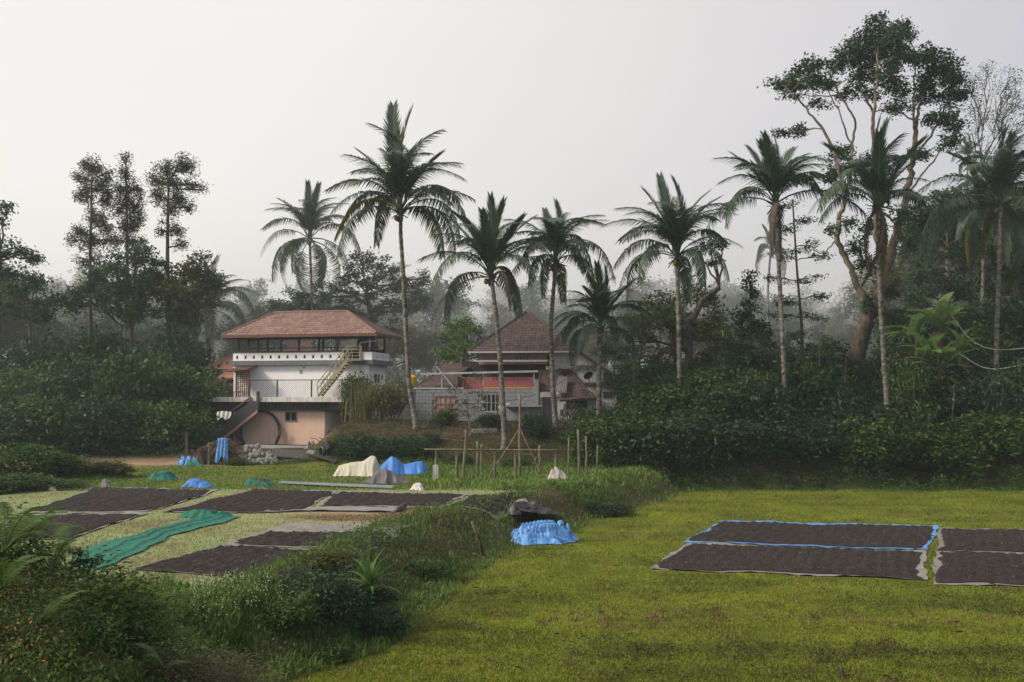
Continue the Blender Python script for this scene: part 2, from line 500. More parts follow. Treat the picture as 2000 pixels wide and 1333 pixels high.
FIELD_BEDS = [[(1338, 1060), (1408, 1018), (1832, 1029), (1814, 1077)], [(1268, 1114), (1343, 1062), (1806, 1078), (1812, 1134)],
              [(1824, 1143), (1836, 1034), (2120, 1040), (2160, 1153)]]
YARD_BEDS = [[(62, 1004), (40, 985), (212, 951), (430, 960), (285, 1003)], ]
def inside(xy, poly):
    x, y = xy[:, 0], xy[:, 1]; r = np.zeros(len(xy), bool); n = len(poly)
    for i in range(n):
        x0, y0 = poly[i][0], poly[i][1]; x1, y1 = poly[(i + 1) % n][0], poly[(i + 1) % n][1]
        c = ((y0 > y) != (y1 > y)) & (x < (x1 - x0) * (y - y0) / (y1 - y0 + 1e-12) + x0)
        r ^= c
    return r
fb = [[G(px, py, 0.03) for px, py in q] for q in FIELD_BEDS]

def spatial(xy, s): return np.clip(.5 + .35 * wob(xy[:, 0], xy[:, 1], s), 0, 1)
xy = view_points(300000, 15.5, 56)
d = bankd(xy)
keep = (d < .5 + .5 * rng.random(len(xy)))
for q in fb: keep &= ~inside(xy, q)
xy = xy[keep]; n = len(xy); D = xy[:, 1]
clump = spatial(xy, .07) * spatial(xy + 31, .16)
hh = (.012 + .020 * rng.random(n) + .0006 * D) * (.35 + 3.0 * clump); ww = .012 + .0008 * D
V, Ft = tri_blades(xy, hh, ww, rng)
sunlit_band = np.exp(-((xy[:, 1] - 22.6 + .3 * wob(xy[:, 0], xy[:, 1], 1.5)) / 1.5) ** 2) * ss((xy[:, 0] + 1) / 3)  # strip of sunlight across the lawn, painted into the blade colours
v = np.clip(-.28 + .26 * sunlit_band + .42 * spatial(xy * np.array([.45, 1.2]), 2.0) + .38 * spatial(xy * np.array([.6, 1.]), .30) + .75 * clump + .3 * rng.random(n) - .32 * ss((.42 - spatial(xy * np.array([.22, 1.]), .55)) / .2), 0, .93)
brown = (spatial(xy * np.array([.4, 1.]), .22) + .5 * spatial(xy * np.array([.5, 1.]), .9) + .12 * rng.normal(0, 1, n) < .36)
v[brown] = 1.0
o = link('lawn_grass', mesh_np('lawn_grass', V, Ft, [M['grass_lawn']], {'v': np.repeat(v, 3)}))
tag(o, kind='stuff')

def weeds(name, xy, h, wd, mat, vv, lean=.6):
    V, Fs = blades(xy, h, wd, rng, lean=lean)
    o = link(name, mesh_np(name, V, Fs, [mat], {'v': np.repeat(vv, 5)}))
    tag(o, kind='stuff'); return o
# weeds over the bank
xy = view_points(90000, 15, 56, -50, 1400); d = bankd(xy)
keep = (d > -.6) & (d < 3.0) & (spatial(xy, .9) + .35 * rng.random(len(xy)) > .30)
xy = xy[keep]; n = len(xy)
weeds('bank_weeds', xy, (.05 + .18 * rng.random(n)) * (.25 + 1.5 * spatial(xy, .12)), .014 + .0009 * xy[:, 1], M['grass_weed'], np.clip(.05 + .65 * spatial(xy, .2) + .4 * rng.random(n), 0, 1))
# tall grass in front of the near bed and around the yard
xy = np.concatenate([view_points(45000, 14, 22, 120, 760), view_points(46000, 41.5, 56, 280, 1320), view_points(12000, 41, 48, 20, 420)])
d = bankd(xy); keep = (d > .8)
xy = xy[keep]
near = xy[:, 1] < 30
pxx = 1000 + F * xy[:, 0] / xy[:, 1]
nearbed_front = 20.6 + .0006 * (pxx - 300)
keep = np.where(near, xy[:, 1] < nearbed_front, (rng.random(len(xy)) < np.where((pxx > 820) | (pxx < 250), 1, .35) * np.clip(spatial(xy, 1.2) * 1.8, .1, 1)))
xy = xy[keep]; n = len(xy); near = xy[:, 1] < 30
pxx = 1000 + F * xy[:, 0] / xy[:, 1]
hh = np.where(near, .07 + .24 * rng.random(n) * spatial(xy, .12) * 1.6, (.06 + .22 * rng.random(n)) * np.where(pxx > 820, 1.0, .45))
weeds('tall_grass', xy, hh, .012 + .0009 * xy[:, 1], M['grass_weed'], np.clip(.05 + .7 * spatial(xy, .25) + .4 * rng.random(n) - .05, 0, 1))
# short dry grass on the yard
xy = view_points(110000, 19, 48, -150, 1250); d = bankd(xy); xy = xy[d > 1.6]
xy = xy[np.exp(-((xy[:, 0] + 4.8) / 3.6) ** 2 - ((xy[:, 1] - 33.2) / 2.4) ** 2) + .25 * rng.normal(0, 1, len(xy)) < .45]; n = len(xy)
V, Ft = tri_blades(xy, .02 + .02 * rng.random(n), .01 + .0008 * xy[:, 1], rng)
o = link('dry_grass', mesh_np('dry_grass', V, Ft, [M['grass_dry']], {'v': np.repeat(np.clip(.25 + .4 * spatial(xy, .9) + .18 * rng.random(n) - .1, 0, 1), 3)})); tag(o, kind='stuff')
# tiny white flowers in the near grass
xy = view_points(1500, 15.5, 20.3, 380, 720); d = bankd(xy); xy = xy[(d > 1.2) & (spatial(xy, .9) > .35)]
n = len(xy); z = terrain(xy[:, 0], xy[:, 1]) + rng.uniform(.22, .42, n)
c0 = np.c_[xy, z]; s = .011
V = (c0[:, None, :] + np.array([(-s, 0, 0), (0, 0, s), (s, 0, 0), (0, 0, -s), (0, -s, .004)])[None]).reshape(-1, 3)
k = np.arange(n)[:, None] * 5
o = link('wildflowers', mesh_np('wildflowers', V, [np.concatenate([k + np.array([[0, 4, 1]]), k + np.array([[1, 4, 2]]), k + np.array([[2, 4, 3]]), k + np.array([[3, 4, 0]])])], [M['flower']])); tag(o, kind='stuff')
# ------------------------------------------------------------------ leaves and trees
def unit(a): return a / np.maximum(np.linalg.norm(a, axis=1, keepdims=True), 1e-9)
def leaves(C, size, r, elong=2.2, up=.6, out=None, droop=.25):
    """folded diamond leaves at points C -> V, F"""
    n = len(C)
    size = np.broadcast_to(size, (n,)) * r.uniform(.65, 1.3, n)
    nrm = r.normal(0, 1, (n, 3)); nrm[:, 2] = np.abs(nrm[:, 2]) + up; nrm = unit(nrm)
    t = r.normal(0, 1, (n, 3)); t[:, 2] -= droop * 2
    if out is not None: t = t * .8 + out * 1.2
    t = t - nrm * np.sum(t * nrm, 1, keepdims=True); t = unit(t); s = np.cross(nrm, t)
    L_ = (t * size[:, None]); W_ = s * (size / elong / 2)[:, None]; Z_ = nrm * (size * .08)[:, None]
    V = np.stack([C - L_ * .5, C - W_ + Z_, C + L_ * .5 - Z_ * 1.5, C + W_ + Z_], 1).reshape(-1, 3)
    return V, np.arange(4 * n).reshape(n, 4)
def cluster_points(centers, per, spread, r, squash=.7):
    c = np.repeat(centers, per, 0)
    o = r.normal(0, 1, c.shape) * np.array([1, 1, squash]) * spread
    return c + o
def leaf_mesh(name, C, size, mat, r, vbase=None, **kw):
    V, Fq = leaves(C, size, r, **kw)
    v = r.uniform(.1, .8, len(C)) if vbase is None else np.clip(vbase + r.uniform(-.25, .25, len(C)), 0, 1)
    return mesh_np(name, V, Fq, [mat], {'v': np.repeat(v, 4)})

def rnd_path(a, b, r, k=5, amp=.12):
    a = np.array(a, float); b = np.array(b, float); L = np.linalg.norm(b - a)
    t = np.linspace(0, 1, k)[:, None]
    p = a + (b - a) * t
    p += r.normal(0, amp * L / k, p.shape) * np.sin(np.pi * t)
    p[:, 2] += (np.sin(np.pi * t[:, 0]) * .06 * L)
    return p

MULT = 2.6
def tree_from(name, label, trunk, r0, r1, blobs, leafmat, barkmat, leaf=.18, per=26, clus=1.3, spread=.38, seed=1, group=None, cat='tree',
              twig=.012, elong=2.0, squash=.6, sub=True, shell=.55, loc=None):
    """trunk: list of world points; blobs: (centre, rx, ry, rz). Leaves in clumps at twig ends, twigs back to a limb."""
    r = np.random.default_rng(seed)
    trunk = np.array(trunk, float)
    base = trunk[0].copy()
    root = empty(name, base)
    tag(root, label, cat, group)
    mb = MB()
    rad = np.linspace(r0, r1, len(trunk)); rad[0] *= 1.25
    mb.tube(trunk - base, rad, 8)
    seg = np.linspace(0, 1, 40); tl = np.linspace(0, 1, len(trunk))
    fine = np.stack([np.interp(seg, tl, trunk[:, i]) for i in range(3)], 1)
    CC = []; VB = []
    for (c, rx, ry, rz) in blobs:
        c = np.array(c, float)
        k = max(3, int(clus * (rx * rz) ** .9 * 6))
        d = unit(r.normal(0, 1, (k, 3)))
        rad_ = (r.random(k) ** (1 - shell))[:, None] * .5 + .5 * (r.random(k) ** .4)[:, None]
        pts = c + d * rad_ * np.array([rx, ry, rz])
        # limb from trunk to blob centre
        cand = np.linalg.norm(fine - c, axis=1) + np.where(fine[:, 2] > c[2] - .15 * rz, 4, 0)
        j = int(np.argmin(cand))
        rl = max(.02, (r0 + (r1 - r0) * seg[j]) * .5)
        p = rnd_path(fine[j], c, r, 6, .25)
        mb.tube(p - base, np.linspace(rl, twig * 2.2, 6), 5, cap=False)
        if sub:
            for q in pts[:: max(1, k // 14)]:
                s0 = p[r.integers(2, 6)]
                mb.tube(rnd_path(s0, q, r, 4, .2) - base, np.linspace(twig * 1.8, twig * .5, 4), 4, cap=False)
        CC.append(pts); VB.append(np.clip(.42 + .30 * (pts[:, 2] - c[2]) / rz + r.normal(0, .12, k), .05, .9) * 0 + r.uniform(.2, .65, k))
    CC = np.concatenate(CC); VB = np.concatenate(VB)
    per = int(per * MULT)
    C = cluster_points(CC, per, spread, r, squash)
    link('trunk', mb.mesh('trunk', barkmat, True), root)
    link('crown', leaf_mesh('crown', C - base, leaf, leafmat, r, np.repeat(VB, per), elong=elong), root)
    return root

def px_tree(name, label, D, trunk, r0, r1, blobs, leafmat, barkmat, zbase=None, dep=1.0, **kw):
    """trunk & blobs given in photo pixels at depth D (blob: px,py,rx,ry[,dy])"""
    s = D / F
    tr = [tuple(P(x, y, D)) for x, y in trunk]
    b = tr[0]; zt = tz(b[0], b[1]) - .15
    if b[2] > zt: tr = [(b[0], b[1], zt)] + tr
    r = np.random.default_rng(kw.get('seed', 1) + 99)
    bl = []
    for q in blobs:
        x, y, rx, ry = q[:4]
        dy = q[4] if len(q) > 4 else r.uniform(-1, 1) * rx * s * .8 * dep
        bl.append((tuple(P(x, y, D + dy)), rx * s, rx * s * .95 * dep, ry * s))
    return tree_from(name, label, tr, r0, r1, bl, leafmat, barkmat, **kw)

# ------------------------------------------------------------------ coconut palms
def frond_mesh(name, sag, ang0, droop, mat, seed, n=58, closed=1.0, lmax=.235):
    r = np.random.default_rng(seed)
    mb = MB()
    def pos(t):
        z = 4 * sag * (t ** .85) * (1 - t ** 1.25)
        return np.array([t, .012 * sin(5 * t + seed), z])
    ts = np.linspace(0, 1, 9)
    pts = [pos(t) for t in ts]
    mb.tube(pts, [.011, .009, .008, .007, .006, .005, .004, .003, .0015], 4, cap=False)
    V = list(mb.v); Fq = [list(f) for f in mb.f]; v = [.75] * len(V)
    for sgn in (-1, 1):
        for i in range(n):
            t = .16 + .84 * (i + r.uniform(-.3, .3)) / n
            t = min(t, .995)
            p = pos(t); q = pos(min(t + .02, 1.0)) if t < .97 else p + (p - pos(t - .02))
            f = (q - p); f /= np.linalg.norm(f)
            side = np.array([0, sgn, 0.0]); upv = np.cross(f, side) * -sgn
            upv = np.cross(side, f) * (1 if sgn < 0 else -1)
            if upv[2] < 0: upv = -upv
            l = lmax * (max(0.0, sin(pi * min(1, .12 + t * .80))) ** .6) * r.uniform(.85, 1.1)
            a = radians(ang0) * (1 - .45 * t) * r.uniform(.9, 1.1) * closed
            vup = .28 * (1 - droop) - .25 * droop + r.normal(0, .10)
            d = f * cos(a) + (side * cos(vup) + upv * sin(vup)) * sin(a)
            d1 = d.copy(); d2 = d + np.array([0, 0, -1]) * droop * 1.5; d2 /= np.linalg.norm(d2)
            m_ = p + d1 * l * .45; e = m_ + d2 * l * .6
            wv = np.cross(d, upv + .3 * f); wv /= max(np.linalg.norm(wv), 1e-6); wv = wv * .0076
            b = len(V)
            V += [p - wv * .7, p + wv * .7, m_ + wv, m_ - wv, e]
            Fq += [[b, b + 1, b + 2, b + 3], [b + 3, b + 2, b + 4]]
            v += [min(1, max(0, .35 + r.normal(0, .18)))] * 5
    f4 = [f for f in Fq if len(f) == 4]; f3 = [f for f in Fq if len(f) == 3]
    return mesh_np(name, np.array(V), [np.array(f4), np.array(f3)], [mat], {'v': v})
FR = {}
for i in range(3):
    FR['e', i] = frond_mesh('frond', .05 + .02 * i, 38, .05, M['palm_green'], 10 + i, lmax=.20)
    FR['a', i] = frond_mesh('frond', .16 + .035 * i, 58, .6, M['palm_green'], 20 + i)
    FR['d', i] = frond_mesh('frond', (.22 + .04 * i), 62, 1.1, M['palm_green'], 30 + i)
for i in range(2):
    FR['y', i] = frond_mesh('frond', .20 + .05 * i, 42, .9, M['palm_yellow'], 40 + i, lmax=.15)
    FR['b', i] = frond_mesh('frond', .16 + .05 * i, 40, .7, M['palm_dry'], 50 + i, n=40, lmax=.10)
NUT = None
def add_frond(root, crown, tip, kind, r):
    ch = Vector(tip) - Vector(crown); L = ch.length
    x = ch.normalized(); up = Vector((0, 0, 1)); z = up - x * up.dot(x)
    if z.length < .25:
        z = Vector((r.normal(), r.normal(), 0)); z = z - x * z.dot(x)
        if x.z > 0: z = z if z.dot(Vector((x.x, x.y, 0))) < 0 else -z
    z.normalize(); y = z.cross(x)
    rot = Matrix((x, y, z)).transposed().to_quaternion()
    key = (kind, int(r.integers(0, 3 if kind in 'ead' else 2)))
    o = link('frond', FR[key], root)
    o.matrix_basis = Matrix.Translation(Vector(crown) - root.location) @ rot.to_matrix().to_4x4() @ Matrix.Diagonal((L, L * r.uniform(.92, 1.1), L, 1))
    return o
def palm(label, D, trunk, crown, tips, L, seed, extra=13, r0=.20, r1=.12, nuts=5, lean=0.0, group='coconut palms'):
    """trunk/crown/tips in photo pixels at depth D; tip: (px,py[,kind])"""
    global NUT
    r = np.random.default_rng(seed); s = D / F
    tp = [P(x, y, D) for x, y in trunk]
    zb = tz(tp[0].x, tp[0].y) - .1
    if tp[0].z > zb + .2: tp = [Vector((tp[0].x, tp[0].y, zb))] + tp
    else: tp[0].z = zb
    c = P(crown[0], crown[1], D)
    tp.append(c)
    root = empty('coconut_palm', tp[0]); tag(root, label, 'palm', group)
    # trunk with leaf-scar rings
    T = np.array([tuple(p) for p in tp]); d = np.r_[0, np.cumsum(np.linalg.norm(np.diff(T, axis=0), axis=1))]
    k = max(24, int(d[-1] / .22)); q = np.linspace(0, d[-1], k)
    Tq = np.stack([np.interp(q, d, T[:, i]) for i in range(3)], 1)
    for _ in range(6): Tq[1:-1] = .25 * Tq[:-2] + .5 * Tq[1:-1] + .25 * Tq[2:]
    rad = np.linspace(r0 * .82, r1 * .9, k) + .10 * np.exp(-q / .5) + .018 * (np.arange(k) % 2)
    rad[-3:] *= np.array([1.25, 1.5, 1.2])
    link('trunk', MB().tube(Tq - T[0], rad, 8).mesh('trunk', M['bark_palm'], True), root)
    ne = 0
    for t in tips:
        kind = t[2] if len(t) > 2 else None
        if kind == 'e':
            if abs(t[0] - crown[0]) * s > .22 * L: kind = 'a'
            else:
                ne += 1
                if ne > 2: continue
        L_ = L * r.uniform(.8, .98)
        c2 = P(t[0], t[1], D); ch = (c2 - c).length
        dy = sqrt(max(L_ * L_ - ch * ch, 0.02)) * .8 * (1 if r.random() < .5 else -1)
        tip = P(t[0], t[1], D + dy)
        if kind is None:
            el = (c2.z - c.z) / max(L, .1)
            kind = 'e' if el > .62 else ('a' if el > -.02 else 'd')
        add_frond(root, c + Vector((r.normal(0, .08), r.normal(0, .08), r.uniform(-.15, .25))), tip, kind, r)
    for i in range(extra):                       # fronds pointing towards and away from the camera
        az = 2 * pi * (i + r.uniform(.1, .9)) / extra; el = r.uniform(-.7, .75) if i % 3 else r.uniform(.4, .95); L_ = L * r.uniform(.75, .95)
        if sin(az) < -.6 and el < .35: el = r.uniform(.35, .9)
        tip = c + Vector((cos(az) * cos(el), sin(az) * cos(el), sin(el))) * L_
        add_frond(root, c, tip, 'e' if el > .8 else ('a' if el > .1 else 'd'), r)
    nuts = nuts // 2
    if nuts:
        if NUT is None:
            m_ = bpy.data.meshes.new('coconut'); import bmesh
            bm = bmesh.new(); bmesh.ops.create_icosphere(bm, subdivisions=2, radius=.15)
            for v_ in bm.verts: v_.co.z *= 1.2
            bm.to_mesh(m_); bm.free(); m_.materials.append(solid('coconut', (.13, .13, .035), .6, var=.4))
            NUT = m_
        for i in range(nuts):
            a = r.uniform(0, 6.28); o = link('coconut', NUT, root)
            o.location = c - root.location + Vector((cos(a) * .28, sin(a) * .28, -.25 - .25 * r.random()))
            o.scale = (.9 + .2 * r.random(),) * 3
    # brown fibre sheath at the crown base
    sh = MB()
    for i in range(14):
        a = r.uniform(0, 6.28); e = r.uniform(-.9, .4); l = r.uniform(.35, .75)
        p0 = Vector((cos(a) * .1, sin(a) * .1, -.1)); p1 = p0 + Vector((cos(a) * cos(e), sin(a) * cos(e), sin(e))) * l
        sh.bar(p0, p1, .09, .025)
    o = sh.build('fibre_sheath', M['palm_dry'], root); o.location = c - root.location
    return root

palm('tallest coconut palm, slender trunk rising just right of the white pavilion house', 62, [(815, 852), (800, 760), (793, 650), (788, 540), (782, 450)], (783, 415),
     [(770, 208, 'e'), (806, 210, 'e'), (722, 243, 'e'), (672, 302), (640, 372), (648, 415), (655, 470, 'y'), (668, 440, 'y'), (862, 255, 'e'), (897, 325), (905, 350), (925, 390), (915, 440, 'd'),
      (900, 472, 'd'), (690, 360, 'a'), (700, 430, 'y'), (840, 300), (880, 400), (785, 230, 'e'), (740, 290, 'e')], 6.1, 3, nuts=8, r0=.19)
palm('coconut palm behind the white pavilion, its bare trunk showing above the tiled roof', 95, [(612, 680), (608, 560)], (605, 468),
     [(600, 357), (622, 360), (540, 388), (568, 410), (515, 447), (508, 500), (532, 548), (560, 565), (590, 590), (640, 588), (680, 560), (705, 492), (680, 455), (655, 405), (625, 560), (610, 590)], 6.0, 5, r0=.2)
palm('coconut palm at the left corner of the brown pyramid roof with one long dead frond', 59, [(986, 855), (977, 700), (966, 590)], (959, 540),
     [(958, 383, 'e'), (985, 392, 'e'), (935, 393, 'e'), (885, 415), (845, 460, 'a'), (820, 507, 'a'), (850, 545, 'd'), (840, 642, 'b'), (1020, 425), (1045, 425), (1060, 470), (1040, 540), (1010, 575, 'y'),
      (998, 606, 'b'), (905, 425), (970, 430, 'e'), (920, 470)], 5.3, 8, r0=.2)
palm('coconut palm rising in front of the right slope of the brown pyramid roof', 62, [(1086, 870), (1080, 760), (1075, 640)], (1086, 512),
     [(1085, 393, 'e'), (1065, 410, 'e'), (1040, 425), (1105, 408, 'e'), (1150, 432), (1178, 438), (1172, 485), (1145, 480), (1035, 560), (1020, 510), (1100, 590), (1140, 530), (1030, 470), (1155, 520), (1060, 580)], 4.9, 11, r0=.19)
palm('short coconut palm with its dark trunk before the white annex of the brown house', 62, [(1170, 782), (1171, 700)], (1172, 640),
     [(1168, 515, 'e'), (1182, 522, 'e'), (1200, 540, 'e'), (1140, 560), (1225, 560), (1250, 590), (1278, 622), (1085, 640), (1078, 690, 'd'), (1130, 690), (1245, 700), (1115, 715, 'd'), (1262, 680), (1130, 590), (1150, 540)], 4.0, 13, r0=.2, r1=.15, nuts=0)
palm('coconut palm with speckled trunk rising out of the bushes right of the houses', 60, [(1328, 782), (1326, 640)], (1322, 502),
     [(1290, 345, 'e'), (1312, 348, 'e'), (1255, 370), (1205, 408), (1225, 468), (1198, 522), (1210, 562), (1250, 552), (1385, 375), (1425, 400), (1450, 482, 'a'), (1425, 548), (1375, 560), (1335, 350, 'e'), (1270, 440), (1400, 430)], 5.3, 17, r0=.2)
palm('coconut palm with its pale straight trunk standing left of the feathery tree on the bank', 58, [(1535, 815), (1528, 650), (1521, 520)], (1515, 400),
     [(1508, 255, 'e'), (1492, 262, 'e'), (1460, 287), (1425, 298), (1405, 357), (1412, 425), (1550, 290), (1580, 300), (1608, 345), (1690, 420, 'a'), (1602, 375), (1522, 520, 'b'), (1510, 500, 'b'), (1440, 330), (1520, 270, 'e')], 5.0, 19, r0=.17, nuts=0)
palm('coconut palm with dry fronds hanging down its trunk before the big forked tree', 57, [(1738, 870), (1730, 760), (1722, 640), (1716, 520)], (1715, 405),
     [(1720, 230, 'e'), (1735, 235, 'e'), (1690, 242, 'e'), (1765, 262, 'e'), (1755, 310), (1812, 352), (1800, 388), (1640, 345), (1680, 280, 'e'), (1685, 560, 'b'), (1698, 540, 'b'), (1716, 575, 'y'), (1762, 555, 'd'), (1840, 405), (1600, 410), (1725, 540, 'y')], 5.2, 23, r0=.18, nuts=0)
palm('coconut palm at the right end of the bank with two slack cables crossing its trunk', 60, [(1945, 830), (1947, 640)], (1955, 400),
     [(1965, 252, 'e'), (1978, 262, 'e'), (1940, 280, 'e'), (1888, 330), (1770, 398, 'a'), (1798, 505, 'd'), (1880, 320), (2050, 350), (2065, 425), (2040, 485), (1920, 505, 'y'), (1990, 520), (2010, 300), (1870, 400), (1850, 440)], 5.8, 29, r0=.19, nuts=4)
palm('misty coconut palm spreading over the trees left of the white pavilion house', 97, [(412, 790), (410, 700)], (412, 605),
     [(425, 502, 'e'), (400, 515, 'e'), (470, 545), (505, 575), (498, 612), (350, 560), (305, 592), (300, 622), (330, 680), (372, 705), (480, 655), (450, 695), (440, 540, 'e'), (375, 540), (410, 700, 'd')], 5.6, 31)
palm('coconut palm whose spotted trunk stands beside the banana clump on the right', 76, [(1918, 690), (1920, 560)], (1922, 430),
     [(1900, 330, 'e'), (1880, 370), (1860, 420), (1870, 470), (1960, 350), (1980, 450), (1900, 510, 'd'), (1890, 520, 'y'), (1940, 330, 'e')], 5.0, 37)
palm('pale hazy palm far behind the bare tree at the right', 130, [(1888, 520), (1888, 400)], (1890, 312),
     [(1890, 262, 'e'), (1865, 285), (1860, 315), (1875, 345), (1915, 285), (1925, 312), (1905, 345), (1880, 270, 'e'), (1900, 270, 'e')], 3.6, 41, extra=4, nuts=0)
palm('pale hazy palm in the gap behind the straight pale trunk', 105, [(1500, 640), (1500, 560)], (1505, 492),
     [(1475, 470), (1480, 500), (1520, 450), (1535, 470), (1490, 440, 'e'), (1540, 510), (1480, 540), (1510, 440, 'e'), (1530, 545)], 4.0, 43, extra=4, nuts=0)

# ------------------------------------------------------------------ trees seen one by one
for lab, tr, bl, sd in (
    ('leftmost of the three tall thin silver oaks against the sky', [(177, 660), (176, 500), (180, 340)],
     [(180, 325, 26, 22), (205, 340, 20, 22), (160, 350, 16, 20), (190, 370, 28, 22), (165, 385, 18, 22), (210, 390, 18, 25), (185, 420, 26, 22), (160, 450, 22, 16), (205, 440, 18, 20), (140, 470, 14, 10), (180, 475, 28, 20), (215, 470, 16, 12), (175, 510, 30, 18)], 51),
    ('middle silver oak with a pointed top between the two wider ones', [(250, 660), (248, 460), (246, 330)],
     [(246, 318, 8, 18), (247, 345, 16, 20), (232, 365, 14, 18), (262, 370, 16, 20), (248, 390, 24, 22), (272, 400, 14, 22), (228, 410, 14, 18), (255, 425, 24, 20), (240, 445, 16, 18), (270, 440, 14, 20), (230, 470, 14, 14), (280, 470, 10, 14), (250, 470, 20, 16)], 53),
    ('right silver oak with a forked double trunk and a wide top', [(330, 660), (327, 500), (328, 400), (330, 350)],
     [(322, 330, 20, 20), (355, 320, 18, 20), (370, 330, 14, 18), (305, 355, 18, 18), (335, 355, 26, 22), (372, 360, 16, 14), (392, 372, 12, 10), (310, 385, 20, 18), (350, 385, 24, 20), (335, 410, 26, 16), (368, 405, 14, 14), (345, 450, 16, 20), (315, 450, 10, 16), (355, 480, 12, 14)], 57)):
    px_tree('silver_oak', lab, 86.5, tr, .26, .07, bl, M['leaf_oak'], M['bark_dark'], per=20, clus=2.3, spread=.27, leaf=.27, elong=3.2, seed=sd, squash=.9, group='silver oaks on the left', twig=.03)
px_tree('mango_tree', 'spreading clumpy mango tree behind the tiled pavilion roof', 97, [(735, 700), (725, 620), (715, 570)], .45, .2,
        [(705, 510, 28, 24), (740, 525, 30, 24), (685, 545, 30, 26), (765, 525, 16, 14), (770, 555, 26, 26), (725, 560, 34, 26), (640, 575, 34, 26), (575, 585, 36, 24), (680, 590, 36, 28), (805, 560, 26, 26), (835, 600, 18, 24), (800, 595, 24, 24), (755, 600, 30, 26), (830, 545, 14, 16), (610, 610, 40, 26), (545, 610, 28, 22), (690, 630, 40, 24), (745, 640, 36, 24)],
        M['leaf_dark'], M['bark_dark'], per=30, clus=.9, spread=.36, leaf=.30, seed=61, twig=.03)
px_tree('broad_tree', 'broad domed tree under the middle silver oak', 84, [(255, 720), (255, 640)], .5, .25,
        [(260, 500, 34, 22), (225, 520, 30, 26), (295, 525, 34, 28), (200, 545, 30, 26), (255, 550, 40, 30), (310, 560, 34, 30), (220, 585, 40, 30), (275, 600, 44, 32), (160, 560, 24, 26), (140, 590, 26, 28)],
        M['leaf_mid'], M['bark_dark'], per=26, clus=1.3, spread=.42, leaf=.33, seed=63, twig=.04)
px_tree('broad_tree', 'rounded leafy tree right under the forked silver oak', 84.5, [(380, 720), (380, 640)], .5, .25,
        [(385, 515, 30, 20), (360, 540, 34, 26), (410, 545, 26, 26), (340, 575, 34, 28), (390, 580, 40, 30), (360, 610, 40, 30)],
        M['leaf_olive'], M['bark_dark'], per=26, clus=1.3, spread=.42, leaf=.33, seed=65, twig=.04)
px_tree('edge_tree', 'dark tree at the left edge with a drooping side branch', 72, [(-10, 800), (-5, 640), (0, 500)], .4, .15,
        [(-5, 430, 18, 14), (12, 408, 10, 8), (-10, 495, 40, 26), (25, 485, 22, 14), (55, 497, 20, 9), (68, 508, 10, 6), (0, 540, 40, 26), (30, 560, 30, 24), (5, 600, 44, 30)],
        M['leaf_mid'], M['bark_dark'], per=26, clus=1.1, spread=.35, leaf=.28, seed=67, twig=.025)
px_tree('round_tree', 'dark round crowned tree beside the left edge tree with a visible slim trunk', 80, [(62, 800), (60, 700), (58, 620)], .2, .1,
        [(45, 545, 30, 22), (75, 550, 22, 20), (35, 580, 34, 24), (80, 580, 24, 22), (60, 605, 34, 22), (95, 615, 22, 24), (110, 590, 20, 20)],
        M['leaf_dark'], M['bark_dark'], per=26, clus=.8, spread=.45, leaf=.34, seed=69, twig=.03)
px_tree('leafy_tree', 'fresh green bushy tree standing left of the brown pyramid roof', 80, [(905, 790), (905, 700)], .25, .12,
        [(915, 635, 26, 22), (885, 650, 26, 24), (940, 660, 24, 24), (870, 680, 26, 24), (910, 680, 34, 28), (945, 700, 24, 24), (885, 710, 34, 24)],
        M['leaf_bright'], M['bark_dark'], per=30, clus=1.0, spread=.36, leaf=.28, seed=71, twig=.025)
px_tree('leafy_tree', 'yellow green spreading tree between the brown house and the big bushes', 68, [(1335, 800), (1320, 700), (1310, 640)], .3, .12,
        [(1270, 590, 30, 22), (1310, 580, 34, 22), (1350, 575, 32, 22), (1390, 595, 30, 22), (1415, 625, 24, 20), (1260, 630, 36, 24), (1300, 630, 38, 26), (1370, 630, 40, 26), (1250, 670, 34, 26), (1285, 690, 34, 28), (1240, 710, 24, 26), (1400, 660, 26, 20), (1330, 660, 30, 20)],
        M['leaf_olive'], M['bark_dark'], per=18, clus=1.35, spread=.34, leaf=.27, seed=73, twig=.02)
px_tree('vine_covered_tree', 'leaning tree wrapped in dark vines with a stump of limb, left of the conical tree', 65, [(1350, 800), (1345, 720), (1345, 640), (1370, 590), (1405, 562)], .32, .16,
        [(1345, 770, 20, 26, 0), (1342, 720, 18, 26, 0), (1345, 670, 16, 26, 0), (1352, 625, 14, 18, 0), (1385, 580, 12, 8, 0), (1385, 475, 26, 16), (1410, 480, 14, 12), (1365, 500, 20, 16), (1400, 515, 20, 14)],
        M['leaf_dark'], M['bark_dark'], per=26, clus=1.5, spread=.2, leaf=.2, seed=75, twig=.02)
px_tree('conical_tree', 'dark conical tree with a pointed tip standing out of the bushes on the right', 60, [(1468, 860), (1466, 700), (1464, 560)], .2, .02,
        [(1464, 545, 4, 14, 0), (1465, 575, 9, 16), (1464, 600, 16, 16), (1450, 620, 20, 18), (1482, 625, 18, 18), (1440, 650, 24, 20), (1470, 655, 28, 22), (1495, 660, 18, 20), (1430, 685, 28, 24), (1470, 695, 34, 26), (1500, 700, 20, 24), (1445, 730, 36, 26), (1490, 740, 26, 24)],
        M['leaf_dark'], M['bark_dark'], per=28, clus=2.0, spread=.24, leaf=.22, seed=77, twig=.015)
